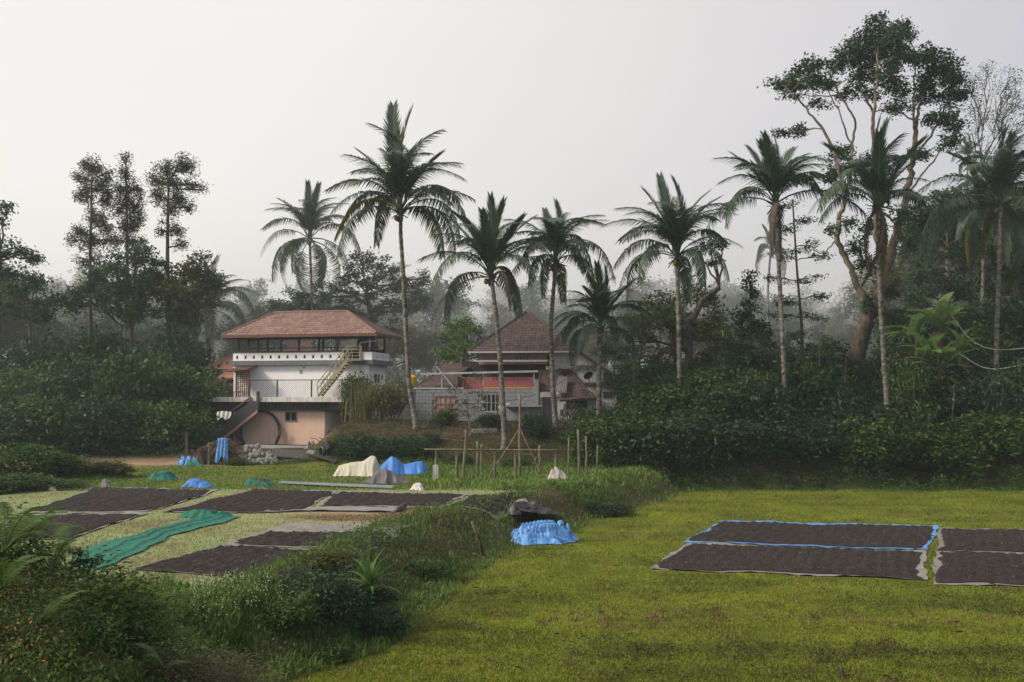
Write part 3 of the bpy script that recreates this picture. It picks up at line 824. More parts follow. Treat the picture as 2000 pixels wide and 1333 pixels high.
px_tree('feathery_tree', 'thin feathery tree with a dark straight trunk between two palms on the bank', 62, [(1570, 780), (1566, 640), (1556, 520), (1548, 390)], .13, .05,
        [(1545, 400, 22, 14), (1570, 430, 24, 12), (1530, 450, 22, 12), (1580, 480, 26, 10), (1600, 500, 22, 9), (1540, 500, 30, 12), (1515, 545, 26, 12), (1580, 545, 28, 10), (1610, 580, 18, 9), (1540, 590, 30, 12), (1585, 620, 30, 10), (1520, 620, 26, 12), (1550, 660, 26, 12), (1590, 680, 22, 10), (1510, 680, 20, 14)],
        M['leaf_mid'], M['bark_dark'], per=20, clus=1.7, spread=.3, leaf=.22, elong=2.8, seed=79, twig=.015, squash=.35)
# big forked tree: traced limbs
def big_tree():
    D = 66; s = D / F; r = np.random.default_rng(83)
    limbs = [([(1668, 720), (1680, 670), (1690, 630), (1712, 590), (1722, 550)], .62, .42, 0), ([(1722, 550), (1740, 500), (1755, 440), (1772, 380), (1783, 310), (1790, 240)], .34, .15, 1.2),
             ([(1692, 592), (1672, 555), (1660, 520), (1634, 470), (1638, 430)], .24, .17, -.6), ([(1638, 430), (1655, 385), (1640, 340), (1618, 270), (1570, 205), (1545, 180)], .17, .05, -.8),
             ([(1655, 385), (1665, 290), (1672, 235), (1640, 190), (1620, 140)], .12, .04, .6), ([(1665, 290), (1648, 240), (1615, 170)], .07, .03, 1.5),
             ([(1722, 550), (1712, 440), (1705, 330), (1706, 230), (1712, 150), (1715, 90)], .26, .05, -1.5), ([(1706, 230), (1680, 170), (1655, 110)], .09, .03, -2), ([(1712, 150), (1740, 110), (1760, 70)], .07, .03, -1),
             ([(1790, 240), (1800, 180), (1830, 130)], .11, .04, 2), ([(1790, 240), (1760, 220), (1735, 210)], .08, .03, 1.5), ([(1783, 310), (1830, 250), (1860, 180)], .10, .03, .3), ([(1785, 250), (1785, 170), (1790, 110)], .09, .03, 3),
             ([(1772, 380), (1810, 330), (1840, 290), (1870, 260)], .09, .03, -1), ([(1634, 470), (1610, 500), (1590, 490)], .06, .02, -1), ([(1755, 440), (1720, 410), (1690, 400)], .08, .03, 1)]
    p0 = P(1668, 720, D); z0 = tz(p0.x, p0.y) - .3
    base = np.array((p0.x, p0.y, min(z0, p0.z)))
    root = empty('big_tree', base)
    tag(root, 'tallest tree, pale twisting limbs and a flat wide crown at upper right', 'tree')
    ends = []
    for k, (pts, ra, rb, dy) in enumerate(limbs):
        mb = MB(); n = len(pts)
        q = [np.array(P(x, y, D + (dy if k else 0) * (i / (n - 1)) + (0))) for i, (x, y) in enumerate(pts)]
        if k == 0: q = [base] + q
        q = np.array(q); d = np.r_[0, np.cumsum(np.linalg.norm(np.diff(q, axis=0), axis=1))]
        t = np.linspace(0, d[-1], max(10, int(d[-1] / .35)))
        qq = np.stack([np.interp(t, d, q[:, i]) for i in range(3)], 1)
        for _ in range(2): qq[1:-1] = .25 * qq[:-2] + .5 * qq[1:-1] + .25 * qq[2:]
        qq[1:-1] += r.normal(0, .05, (len(qq) - 2, 3))
        mb.tube(qq - base, np.linspace(ra, rb, len(qq)), 7)
        mb.build('trunk' if k == 0 else 'limb', M['bark_dark'] if k == 0 else M['bark_pale'], root, True)
        ends.append(qq)
    allp = np.concatenate([e[len(e) // 3:] for e in ends[1:]])
    blobs = [(1715, 60, 38, 28), (1690, 85, 36, 26), (1745, 80, 40, 26), (1770, 60, 20, 22), (1660, 105, 34, 22), (1720, 115, 48, 26), (1640, 125, 28, 20), (1780, 110, 36, 24), (1815, 115, 36, 22), (1850, 125, 26, 20), (1560, 140, 26, 16), (1590, 130, 24, 18), (1520, 165, 26, 12),
             (1550, 165, 30, 16), (1590, 165, 30, 16), (1620, 160, 26, 16), (1690, 150, 36, 20), (1740, 150, 36, 20), (1830, 150, 40, 22), (1870, 160, 20, 22), (1650, 185, 22, 14), (1700, 190, 20, 14), (1760, 175, 24, 16), (1800, 185, 30, 20), (1850, 190, 30, 18), (1880, 185, 14, 18),
             (1600, 205, 22, 10), (1545, 185, 18, 10), (1760, 210, 26, 12), (1850, 225, 28, 14), (1820, 240, 24, 14), (1740, 205, 18, 10), (1870, 250, 20, 16), (1850, 280, 26, 14), (1800, 300, 22, 12),
             (1640, 300, 26, 18), (1660, 330, 22, 18), (1620, 340, 24, 18), (1690, 320, 24, 18), (1560, 255, 22, 12), (1530, 262, 16, 10), (1700, 440, 24, 20), (1670, 480, 18, 18), (1690, 520, 24, 20), (1770, 420, 28, 24), (1780, 470, 26, 24), (1735, 560, 22, 26), (1750, 620, 26, 26), (1700, 600, 14, 22), (1660, 440, 16, 12), (1620, 450, 14, 10), (1810, 440, 20, 20)]
    tw = MB(); CC = []
    for (x, y, rx, ry) in blobs:
        c = np.array(P(x, y, D + r.uniform(-1, 1) * 2.2)); k = max(4, int(rx * ry * s * s * 30))
        pts = c + unit(r.normal(0, 1, (k, 3))) * (r.random(k) ** .45)[:, None] * np.array([rx * s, rx * s * 1.1, ry * s])
        CC.append(pts)
        j = np.argmin(np.linalg.norm(allp - c, axis=1) + 1.5 * (allp[:, 2] > c[2]))
        pth = rnd_path(allp[j], c, r, 5, .2); tw.tube(pth - base, np.linspace(.04, .02, 5), 4, cap=False)
        for q in pts[::5]:
            tw.tube(rnd_path(pth[r.integers(1, 5)], q, r, 4, .25) - base, [.018, .014, .01, .006], 3, cap=False)
    CC = np.concatenate(CC)
    tw.build('twigs', M['bark_pale'], root, True, kind='stuff')
    C = cluster_points(CC, 36, .235, r, .7)
    link('crown', leaf_mesh('crown', C - base, .235, M['leaf_dark'], r, np.repeat(r.uniform(.15, .55, len(CC)), 36), elong=2.0), root)
big_tree()
px_tree('bare_tree', 'thin tree with few leaves and fine bare branches at the right edge', 80, [(1930, 560), (1925, 420), (1918, 340)], .16, .06,
        [(1900, 160, 26, 26), (1930, 140, 22, 20), (1975, 150, 22, 24), (1960, 190, 28, 28), (1990, 200, 24, 30), (1910, 210, 28, 28), (1945, 240, 30, 28), (1985, 260, 26, 28), (1900, 270, 22, 24), (1930, 300, 26, 22), (1970, 310, 26, 24), (2010, 230, 20, 30)],
        M['leaf_mid'], M['bark_dark'], per=8, clus=1.9, spread=.33, leaf=.18, seed=87, twig=.016)
px_tree('dense_tree', 'dense dark tree filling the right edge behind the cable palm', 72, [(1990, 800), (1985, 640), (1985, 500)], .35, .2,
        [(2010, 400, 40, 34), (1990, 470, 40, 36), (2020, 520, 40, 40), (1975, 540, 40, 36), (2015, 600, 44, 40), (1965, 620, 40, 36), (2000, 690, 50, 44), (1950, 480, 26, 26), (2050, 450, 40, 50)],
        M['leaf_dark'], M['bark_dark'], per=30, clus=1.3, spread=.36, leaf=.27, seed=89, twig=.02)
px_tree('dense_tree', 'dark leafy tree between the forked tree and the cable palm above the banana clump', 81, [(1850, 760), (1850, 600), (1850, 480)], .3, .15,
        [(1830, 400, 34, 26), (1870, 390, 34, 28), (1810, 440, 34, 28), (1860, 440, 36, 30), (1900, 450, 30, 30), (1830, 490, 40, 32), (1880, 500, 36, 34), (1800, 530, 30, 30), (1855, 550, 40, 34), (1900, 570, 40, 34), (1790, 580, 30, 30), (1900, 640, 40, 36)],
        M['leaf_mid'], M['bark_dark'], per=26, clus=1.2, spread=.40, leaf=.30, seed=91, twig=.02)
px_tree('slim_tree', 'misty slim tree with a rounded crown in the gap right of the forked trunk', 110, [(1690, 700), (1690, 600)], .2, .1,
        [(1690, 560, 24, 20), (1665, 580, 20, 20), (1710, 590, 24, 24), (1680, 610, 28, 24), (1650, 610, 14, 16)], M['leaf_mid'], M['bark_dark'], per=20, clus=.7, spread=.5, leaf=.36, seed=93, twig=.03)
px_tree('small_tree', 'small pale stemmed tree in front of the grey block wall', 61, [(918, 868), (920, 845), (912, 800), (905, 760)], .07, .03,
        [(905, 750, 20, 12), (880, 770, 16, 14), (930, 765, 18, 14), (905, 785, 24, 14), (885, 800, 16, 12), (935, 795, 14, 14), (915, 810, 18, 10), (930, 740, 8, 10)],
        M['leaf_olive'], M['bark_pale'], per=15, clus=1.2, spread=.2, leaf=.14, seed=95, twig=.012)

# ------------------------------------------------------------------ crowns for trees repeated far behind
def proto_tree(name, kind, seed, leafmat, label, group):
    r = np.random.default_rng(seed)
    H = 12.0
    tr = [(0, 0, 0), (r.normal(0, .2), r.normal(0, .2), 3.5), (r.normal(0, .4), r.normal(0, .4), 7)]
    bl = []
    if kind == 'round':
        for i in range(15):
            a = r.uniform(0, 6.28); rr = 3.3 * sqrt(r.random()); z = 6 + 5 * r.random() * (1 - .35 * (rr / 3.3) ** 2)
            bl.append(((cos(a) * rr, sin(a) * rr, z), 1.4, 1.4, 1.1))
    elif kind == 'tall':
        tr.append((r.normal(0, .4), r.normal(0, .4), 11))
        for i in range(16):
            z = 4 + 8.2 * r.random(); rr = 1.7 * (1 - abs(z - 8) / 7) * r.uniform(.4, 1); a = r.uniform(0, 6.28)
            bl.append(((cos(a) * rr, sin(a) * rr, z), 1.0, 1.0, .9))
    else:
        for i in range(12):
            a = r.uniform(0, 6.28); rr = 3.8 * r.random(); bl.append(((cos(a) * rr, sin(a) * rr, 8 + 3.2 * r.random()), 1.5, 1.5, .7))
    return tree_from(name, label, tr, .28, .12, bl, leafmat, M['bark_dark'], per=18, clus=.75, spread=.5, leaf=.42, seed=seed, group=group, twig=.03)
protos = []
GB = 'hazy trees of the wood far behind the houses'
LB = 'hazy grey green tree standing in the misty wood behind the houses'
for i, (k, mt) in enumerate((('round', 'leaf_mid'), ('tall', 'leaf_oak'), ('flat', 'leaf_mid'), ('round', 'leaf_olive'), ('tall', 'leaf_mid'), ('round', 'leaf_blue'))):
    protos.append(proto_tree('forest_tree', k, 200 + i, M[mt], LB, GB))
used = set()
def plant(o, x, y, s, rz, dz=0, sz=None):
    i = protos.index(o)
    c = o if i not in used else copy_tree(o)
    used.add(i)
    c.location = (x, y, tz(x, y) - .2 + dz); c.scale = (s, s, sz or s); c.rotation_euler = (0, 0, rz)
    return c
r = np.random.default_rng(301)
rows = [(121, 30, 1.0), (136, 28, 1.15), (156, 28, 1.3), (185, 28, 1.55), (230, 28, 1.9)]
for D, k, sc in rows:
    for i in range(k):
        px = -80 + 2180 * (i + r.uniform(.1, .9)) / k
        y = D + r.uniform(-7, 7); x = (px - 1000) / F * y
        top = 572 - 30 * ss((400 - px) / 400) - 150 * ss((px - 1680) / 260) + r.uniform(-28, 22)
        h = (775 - top) / F * y + 5 - tz(x, y)
        s = h / 12 * r.uniform(.8, 1.12)
        plant(protos[int(r.integers(0, 6))], x, y, s, r.uniform(0, 6.28))

# trees standing between the houses and the mist
GM = 'dark trees standing behind the thicket and the houses'
used_m = 0
for px, D, top in [(-60, 97, 520), (-10, 96, 540), (40, 100, 560), (95, 97, 585), (140, 98, 600), (200, 97, 610), (300, 98, 600), (345, 96, 610), (470, 104, 590), (520, 102, 600), (660, 103, 620), (780, 104, 625), (850, 105, 640),
                   (1130, 103, 600), (1180, 100, 640), (1225, 104, 600), (1290, 103, 590), (1350, 100, 600), (1420, 105, 600), (1480, 104, 610), (1540, 106, 625), (1600, 106, 635), (1650, 104, 630), (1720, 98, 560), (1250, 84, 610), (1310, 86, 590), (1385, 85, 615), (1440, 86, 640), (1530, 85, 655), (1620, 86, 650), (1200, 85, 640), (1760, 98, 500), (1800, 98, 430), (1850, 96, 400), (1900, 98, 390), (1950, 97, 380), (2000, 97, 360), (2060, 97, 370), (1930, 80, 520), (2010, 78, 480), (1770, 84, 600), (1860, 78, 620)]:
    y = D + r.uniform(-1.5, 1.5); x = (px - 1000) / F * y
    h = (775 - top) / F * y + 5 - tz(x, y)
    c = plant(protos[int(r.choice([0, 0, 3, 2, 4, 0]))], x, y, h / 11.6, r.uniform(0, 6.28))
    c['label'] = 'dark leafy tree standing behind the thicket and houses before the mist'; c['group'] = GM
# low growth of the far wood, one mass
n = 42000; y = 112.5 + 100 * r.random(n) ** 1.5; x = (r.uniform(-120, 2120, n) - 1000) / F * y
hgt = np.clip(4.5 + 3.5 * wob(x, y, 4.0), .5, 11) * r.random(n) ** .6 * (.6 + y / 250)
C = np.c_[x, y, terrain(x, y) + hgt] + r.normal(0, .3, (n, 3)); C[:, 1] = np.maximum(C[:, 1], 112)
o = link('far_wood', leaf_mesh('far_wood', C, .75, M['leaf_mid'], r)); tag(o, kind='stuff')
# ------------------------------------------------------------------ bushes
M['leaf_herb'] = foliage('leaf_herb', (.030, .065, .014), (.135, .20, .045), .35, third=(.18, .14, .05))
def shrub_proto(name, seed, mat, leaf, per, k, spread, label, group, elong=2.0, stems=9, cat='bush'):
    """unit bush: about 2 m wide, 1.6 m tall, uneven"""
    r = np.random.default_rng(seed)
    root = empty(name); tag(root, label, cat, group)
    lob = [(r.uniform(-.5, .5), r.uniform(-.5, .5), r.uniform(.35, .85), r.uniform(.45, .75)) for _ in range(7)]
    CC = []; mb = MB()
    for i in range(k):
        l = lob[r.integers(0, 7)]
        d = r.normal(0, 1, 3); d[2] = abs(d[2]) * 1.1 - .25; d /= np.linalg.norm(d)
        p = np.array(l[:3]) + d * l[3] * r.uniform(.65, 1.12) * np.array([1, 1, .95])
        p[2] = max(p[2], .05); CC.append(p)
    CC = np.array(CC)
    for i in range(stems):
        q = CC[r.integers(0, k)]
        mb.tube(rnd_path((q[0] * .15, q[1] * .15, -.1), q, r, 5, .3), [.03, .024, .018, .012, .006], 4, cap=False)
    C = cluster_points(CC, per, spread, r, .8)
    out = unit(np.repeat(CC - np.array([0, 0, .3]), per, 0))
    link('stems', mb.mesh('stems', M['bark_dark'], True), root)
    link('foliage', leaf_mesh('foliage', C, leaf, mat, r, np.repeat(r.uniform(.15, .7, k), per), elong=elong, out=out, up=.3), root)
    return root
GBUSH = 'bushes of the thicket on the right bank'
LBUSH = 'dark green bush in the dense thicket on the right bank'
bush = [shrub_proto('bush', 401 + i, M[m_], lf, pr, k_, sp, LBUSH, GBUSH, el) for i, (m_, lf, pr, k_, sp, el) in enumerate((
    ('leaf_bush', .13, 13, 300, .13, 2.2), ('leaf_dark', .13, 15, 300, .14, 2.4), ('leaf_bush', .11, 15, 280, .12, 2.0), ('leaf_bush', .15, 14, 270, .15, 3.0), ('leaf_dark', .12, 15, 300, .13, 2.2), ('leaf_olive', .13, 13, 270, .14, 2.2), ('leaf_mid', .15, 11, 240, .15, 2.2), ('leaf_mid', .17, 13, 240, .17, 3.4)))]
used_b = set()
def bush_at(i, x, y, w_, h_, rz, label=None, group=None, dz=0, name=None):
    o = bush[i]; c = o if i not in used_b else copy_tree(o); used_b.add(i)
    c.location = (x, y, tz(x, y) - .12 + dz); c.scale = (w_ / 2, w_ / 2, h_ / 1.6); c.rotation_euler = (0, 0, rz)
    c['label'] = label or LBUSH; c['group'] = group or GBUSH
    if label and not group: del c['group']
    return c
ORD = 'first second third fourth fifth sixth seventh eighth ninth tenth eleventh twelfth thirteenth fourteenth fifteenth sixteenth seventeenth'.split(); nfront = 0
r = np.random.default_rng(411)
for px, D, w_, h_ in [(1170, 56, 3.4, 2.0), (1212, 56.5, 3.4, 2.4), (1260, 56, 4.2, 2.6), (1320, 56.5, 4.2, 2.5), (1385, 56, 4.4, 2.6), (1445, 56.2, 4, 2.4), (1505, 56.3, 4.4, 2.7), (1570, 56, 4.4, 2.4), (1630, 56.4, 4.4, 2.6), (1690, 56, 4.4, 2.3),
                      (1760, 56.3, 4.4, 2.5), (1820, 56, 4.4, 2.7), (1885, 56.2, 4.6, 2.6), (1945, 56, 4.6, 2.8), (2010, 56.2, 4.6, 2.8), (2070, 56, 4.4, 2.6),
                      (1195, 59, 3.2, 1.3), (1245, 60, 3.6, 2.0), (1290, 60.5, 4.2, 2.6), (1350, 60.5, 4.6, 2.6), (1410, 60, 4.4, 3.0), (1475, 60.5, 4.6, 2.8), (1560, 60.3, 4.4, 2.6), (1615, 60, 4.4, 2.9), (1680, 60.4, 4.4, 2.5), (1770, 60.2, 4.4, 2.6), (1830, 60, 4.6, 2.2), (1890, 60.4, 4.6, 2.6), (1960, 61, 4.6, 3.0), (2030, 60.5, 4.8, 3.2),
                      (1250, 66, 4.4, 3), (1310, 66, 4.4, 3.2), (1390, 66, 4.6, 3.2), (1450, 67, 4.6, 3.2), (1520, 67, 4.6, 3.0), (1590, 67, 4.6, 2.8), (1650, 67, 4.6, 2.6), (1720, 68, 4.4, 2.6), (1800, 68, 4.6, 2.2), (1870, 68, 4.8, 2.6), (1960, 68, 5, 4.5), (2040, 67, 5, 5), (1900, 74, 5, 4), (1780, 75, 5, 3.5)]:
    y = D + r.uniform(-.2, 1.3); x = (px - 1000) / F * y
    i = int(r.choice([0, 0, 1, 2, 2, 3, 5, 5, 6])) if px < 1300 else int(r.choice([0, 0, 1, 2, 3, 4, 4, 7, 1, 7, 2]))
    c = bush_at(i, x, y, w_ * 1.12, h_ * r.uniform(.7, 1.45), r.uniform(0, 6.28))
    if D < 56.6 and px < 2000:
        c['label'] = 'bush along the edge of the green field, %s from the left' % ORD[nfront]; nfront += 1
    elif D < 62: c['label'] = ('small leaved', 'dark', 'fine leaved', 'long leaved', 'dense dark', 'yellowish', 'mid green', 'narrow leaved')[i] + ' bush halfway up the thicket on the right bank'
    c.scale.x *= r.uniform(.8, 1.15)
nl = 0
GL = 'bushes of the dark thicket at left behind the dirt path'
LL = 'shady bush in the dark thicket at left behind the dirt path'
for px, D, w_, h_ in [(20, 62, 4.4, 3.4), (85, 63, 4.4, 3.6), (150, 62.5, 4.6, 3.8), (210, 63, 4.6, 4.0), (265, 64, 4.4, 3.2), (315, 63.5, 4, 3.2), (355, 65, 3.6, 3.0), (-40, 63, 4.6, 3.6),
                      (120, 68, 5, 5), (185, 69, 5, 5.6), (245, 68, 4.6, 6.4), (300, 70, 4.8, 5), (350, 71, 4.6, 5), (55, 69, 5, 5), (395, 76, 4.6, 4), (0, 70, 5, 5.2), (420, 80, 4.6, 4), (140, 76, 5.4, 6.5), (80, 80, 5.4, 6.5), (300, 80, 5.4, 6.5), (200, 82, 5.4, 7), (20, 82, 5.4, 6.5), (370, 84, 5.4, 6.5)]:
    y = D; x = (px - 1000) / F * y
    bush_at(int(r.choice([0, 1, 3, 4, 7, 6, 2, 0])), x, y, w_ * 1.15, h_ * r.uniform(.9, 1.1), r.uniform(0, 6.28), ('bush behind the dirt path at left, %s from the left edge' % ORD[nl]) if D < 65.5 and px > 0 else LL, GL)
    if D < 65.5 and px > 0: nl += 1
# second layer: taller bushes in the gaps, with uneven tops
for k in range(34):
    px = r.uniform(1215, 2090); D = r.uniform(57.2, 64); x = (px - 1000) / F * D
    top = 790 - 55 * ss((px - 1250) / 250) - 20 * r.random() - (D - 57) * 6 + r.uniform(-15, 25); h_ = (775 - top) / F * D + 5 - tz(x, D)
    if h_ < .8: continue
    c = bush_at(int(r.choice([0, 1, 2, 3, 4, 4, 1, 7])), x, D, r.uniform(2.4, 4.2), min(h_, 4.2) * 1.1, r.uniform(0, 6.28))
GW = 'weedy shoots along the foot of the right thicket'
# vine mound at the left, middle distance
GV = 'vine bushes heaped at the left edge'
for px, D, w_, h_, i in [(-30, 43, 3.4, 1.6, 5), (25, 44, 3.2, 1.7, 0), (75, 44.5, 3.0, 1.6, 2), (110, 45, 2.6, 1.1, 0), (45, 41.5, 2.8, .9, 2), (0, 40.5, 3, .9, 0), (150, 46, 2.2, .8, 5), (195, 46.5, 2.4, .8, 5), (235, 47, 1.8, .6, 2), (120, 42, 2.4, .6, 2)]:
    y = D; x = (px - 1000) / F * y
    bush_at(i, x, y, w_, h_, r.uniform(0, 6.28), 'low bush overgrown with vines in the heap at the left edge', GV)
# single bushes around the houses
for px, D, w_, h_, i, lab in [(690, 58, 2.8, 1.6, 1, 'dark low bush at the right foot of the pink wall'), (740, 57.5, 3.2, 1.5, 4, 'wide dark bush directly behind the blue and beige tarpaulin heaps'), (800, 58, 2.8, 1.4, 1, 'dark bush at the foot of the tallest palm'),
                              (762, 67, 2.6, 3.0, 5, 'yellow green bush beside the reed clump at the white house corner'), (700, 68.5, 2.4, 4.2, 3, 'tall bright bush covering the end of the terrace railing'), (1052, 61, 2.2, 1.6, 4, 'glossy dark bush below the grey block wall between two palm trunks'),
                              (1118, 60, 2.2, 1.0, 2, 'round bush right of the speckled palm trunk below the tile stack'), (870, 63.5, 1.8, 1.2, 0, 'small bush in front of the left window of the block wall'), (960, 63, 1.8, 1.0, 1, 'small bush above the leaning corrugated sheet'),
                              (1165, 60, 2.2, 1.2, 5, 'yellowish bush hiding the foot of the white annex'), (1222, 63, 2.4, 1.9, 0, 'leafy bush at the right end of the white annex'), (840, 60, 1.4, .9, 2, 'small bush on the bank beside the tallest palm'), (900, 56, 1.6, .8, 1, 'low bush behind the bamboo rail at its left end'),
                              (1000, 55, 1.8, .7, 4, 'low bush behind the middle of the bamboo rail'), (462, 57.2, 1.5, .62, 5, 'dry brown bush between the firewood stack and the rubble stones')]:
    y = D; x = (px - 1000) / F * y
    bush_at(i, x, y, w_, h_, r.uniform(0, 6.28), lab)
# undergrowth that fills the bank between the bushes
def cover(name, n, x0, x1, y0, y1, hmax, leaf, mat, cond=None, pxspan=None):
    r = np.random.default_rng(len(name) + n)
    if pxspan:
        y = r.uniform(y0, y1, n); x = (r.uniform(*pxspan, n) - 1000) / F * y
    else:
        x = r.uniform(x0, x1, n); y = r.uniform(y0, y1, n)
    xy = np.stack([x, y], 1)
    if cond is not None: xy = xy[cond(xy)]
    hgt = hmax * np.clip(.45 + .28 * wob(xy[:, 0], xy[:, 1], .8) + .28 * wob(xy[:, 0], xy[:, 1], .2), .06, 1) * r.random(len(xy)) ** .5
    C = np.c_[xy, terrain(xy[:, 0], xy[:, 1]) + hgt]
    C += r.normal(0, .06, C.shape)
    vb = np.clip(.4 + .3 * wob(C[:, 0], C[:, 1], .25), 0, 1)
    o = link(name, leaf_mesh(name, C, leaf, mat, r, vb)); tag(o, kind='stuff'); return o
cover('undergrowth', 70000, 0, 0, 53.7, 74, 1.5, .15, M['leaf_bush'], pxspan=(1120, 2130))
cover('undergrowth', 22000, 0, 0, 60.5, 75, 1.0, .17, M['leaf_dark'], pxspan=(-80, 380))
cover('low_weeds', 9000, 0, 0, 51, 60, .45, .10, M['leaf_bright'], pxspan=(640, 1180))
cover('low_weeds', 5000, 0, 0, 57, 61, .35, .12, M['leaf_bright'], pxspan=(490, 660))
# leafy weeds and scrub on the near bank
cover('bank_herbs', 46000, 0, 0, 14.5, 52, .34, .075, M['leaf_herb'], pxspan=(180, 1320), cond=lambda q: (bankd(q) > -.4) & (bankd(q) < 3.4) & (wob(q[:, 0] + 9, q[:, 1], .7) > -.7) & ((q[:, 1] > 21) | (bankd(q) < 9)))
cover('bank_scrub', 48000, 0, 0, 16, 52, .42, .06, M['leaf_bush'], pxspan=(330, 1320), cond=lambda q: (bankd(q) > -.5) & (bankd(q) < 2.6) & (wob(q[:, 0], q[:, 1], .9) > -.6))
for px, py, z, w_, h_, i, lab in [(640, 1215, .35, 1.7, 1.15, 4, 'dark bush on the bank left of the spiky plant'), (700, 1180, .4, 1.3, 1.0, 1, 'dark bush right behind the spiky plant on the bank'), (560, 1210, .7, 1.2, .8, 0, 'small bush on the bank above the bare earth scar'), (735, 1230, .1, 1.1, .7, 4, 'low dark bush at the foot of the bank below the spiky plant'),
                                 (640, 1110, 1.0, 1.3, .55, 5, 'low olive bush at the corner of the nearest drying bed'), (830, 1090, .6, 1.5, .6, 2, 'low bush on the bank crest near the leaning stick'), (1060, 1010, .5, 1.6, .7, 0, 'low bush on the bank right behind the light blue tarpaulin pile'), (1180, 985, .5, 2.0, .7, 4, 'low dark bush on the bank right of the black tarpaulin heap'),
                                 (640, 1290, 0, .9, .5, 3, 'small broad leaved plant at the field edge of the bank')]:
    p = G(px, py, z); bush_at(i, p.x, p.y, w_, h_, r.uniform(0, 6.28), lab)

M['leaf_scrub'] = foliage('leaf_scrub', (.035, .038, .014), (.13, .125, .05), .25, third=(.15, .09, .05))
# ------------------------------------------------------------------ bush at the lower left, close to the camera
r = np.random.default_rng(431)
near = [shrub_proto('near_bush', 441 + i, M[m_], lf, pr, k_, sp, lab, None, el, stems=14) for i, (m_, lf, pr, k_, sp, el, lab) in enumerate((
    ('leaf_bush', .06, 14, 480, .10, 2.2, 'x'), ('leaf_herb', .085, 9, 460, .12, 2.6, 'x'), ('leaf_olive', .05, 14, 480, .10, 2.2, 'x'), ('leaf_scrub', .06, 12, 440, .10, 2.6, 'x')))]
used_n = set()
def near_at(i, x, y, w_, h_, lab, dz=0):
    c = near[i] if i not in used_n else copy_tree(near[i]); used_n.add(i)
    c.location = (x, y, tz(x, y) - .1 + dz); c.scale = (w_ / 2, w_ / 2, h_ / 1.6); c.rotation_euler = (0, 0, r.uniform(0, 6.28)); c['label'] = lab
    global near_last; near_last = c
def outline(px): return float(np.interp(px, [-60, 60, 130, 200, 260, 330, 410, 470, 500], [975, 985, 1045, 1115, 1185, 1232, 1262, 1300, 1345]))
GN = 'mixed bushes of the thicket in the lower left corner'
firsts = ['brownish bush full of ferns at the left edge below the dark drying beds', 'dark leafy bush under the near end of the long green net', 'olive bush at the right edge of the lower left thicket', 'dry brown bush hanging over the earth scar at the bottom']
k = 0
for y, x0, x1, step, drop in ((13.8, 330, 470, 66, 8), (12.2, 190, 420, 80, 12), (10.8, -40, 360, 92, 0), (9.4, -60, 330, 100, 95), (8.2, -60, 300, 110, 175), (7.2, -60, 260, 120, 250)):
    for px in np.arange(x0, x1, step):
        pxx_ = px + r.uniform(-15, 15); yy = y + r.uniform(-.3, .3); x = (pxx_ - 1000) / F * yy
        top = P(pxx_, outline(pxx_) + drop + r.uniform(-5, 30), yy).z; h_ = top - tz(x, yy) + .05
        if h_ < .22: continue
        w_ = 1.5 * y / 11 * r.uniform(.9, 1.2)
        i = int(r.choice([0, 1, 2, 0, 1])) if pxx_ < 330 else int(r.choice([3, 1, 3, 0]))
        near_at(i, x, yy, w_, h_ * 1.12, firsts[k] if k < 4 else 'mixed green bush among others in the lower left thicket')
        if k >= 4: near_last['group'] = GN
        k += 1
for px, y, w_, h_, i, lab in [(480, 15.6, 1.1, .5, 3, 'dry brown bush at the near end of the bank beside the field'), (430, 15.2, 1.2, .45, 3, 'dry twiggy bush just left of the brown one at the near end of the bank')]:
    near_at(i, (px - 1000) / F * y, y, w_, h_, lab)
cover('bramble', 30000, 0, 0, 6.5, 16.5, .5, .055, M['leaf_bush'], pxspan=(-100, 500), cond=lambda q: bankd(q) > .2)
cover('bramble', 5000, 0, 0, 7.5, 15, .6, .07, M['leaf_bright'], pxspan=(-100, 430), cond=lambda q: bankd(q) > .2)
# orange blossoms
n = 34; y = r.uniform(7.5, 11, n); x = (r.uniform(-20, 130, n) - 1000) / F * y
cx = r.integers(0, 18, n); bx = r.uniform(-20, 120, 18); by = r.uniform(7.6, 10.5, 18)
by = r.uniform(6.6, 7.6, 18); y = by[cx] + r.normal(0, .05, n); x = (bx[cx] - 1000) / F * y + r.normal(0, .05, n)
C = np.c_[x, y, [P(1000 + F * a_ / b_, 1215 + 90 * (c_ % 5) / 4, b_).z for a_, b_, c_ in zip(x, y, cx)] + r.normal(0, .05, n)]
V, Fq = leaves(C, .022, r, elong=1.3)
o = link('orange_blossoms', mesh_np('orange_blossoms', V, Fq, [M['flower_orange']])); tag(o, kind='stuff')

# ferns
def fern_frond(seed, n=34):
    r = np.random.default_rng(seed); V = []; Fq = []
    def pos(t): return np.array([t * .92, 0, .95 * t - .75 * t * t])
    for i in range(n):
        t = .12 + .86 * i / n; p = pos(t); l = .19 * sin(pi * min(1, .2 + .78 * t)) ** .8
        for sg in (-1, 1):
            d = np.array([.35, sg, -.12 + r.normal(0, .08)]); d /= np.linalg.norm(d)
            s = np.array([1, 0, .2]) * .0085; b = len(V)
            V += [p - s, p + s, p + d * l * .6 + s * .8, p + d * l, p + d * l * .6 - s * .8]; Fq.append([b, b + 1, b + 2, b + 3, b + 4])
    mb = MB().tube([pos(t) for t in np.linspace(0, 1, 7)], [.008, .007, .006, .005, .004, .003, .001], 4, cap=False)
    b = len(V); V += [np.array(q) for q in mb.v]
    return mesh_np('frond', np.array(V), [np.array(Fq), np.array([[i + b for i in f] for f in mb.f])], [M['fern']], {'v': np.full(len(V), .5)})
M['fern'] = foliage('fern', (.035, .075, .015), (.10, .17, .035), .35)
fr_m = [fern_frond(i) for i in (1, 2)]
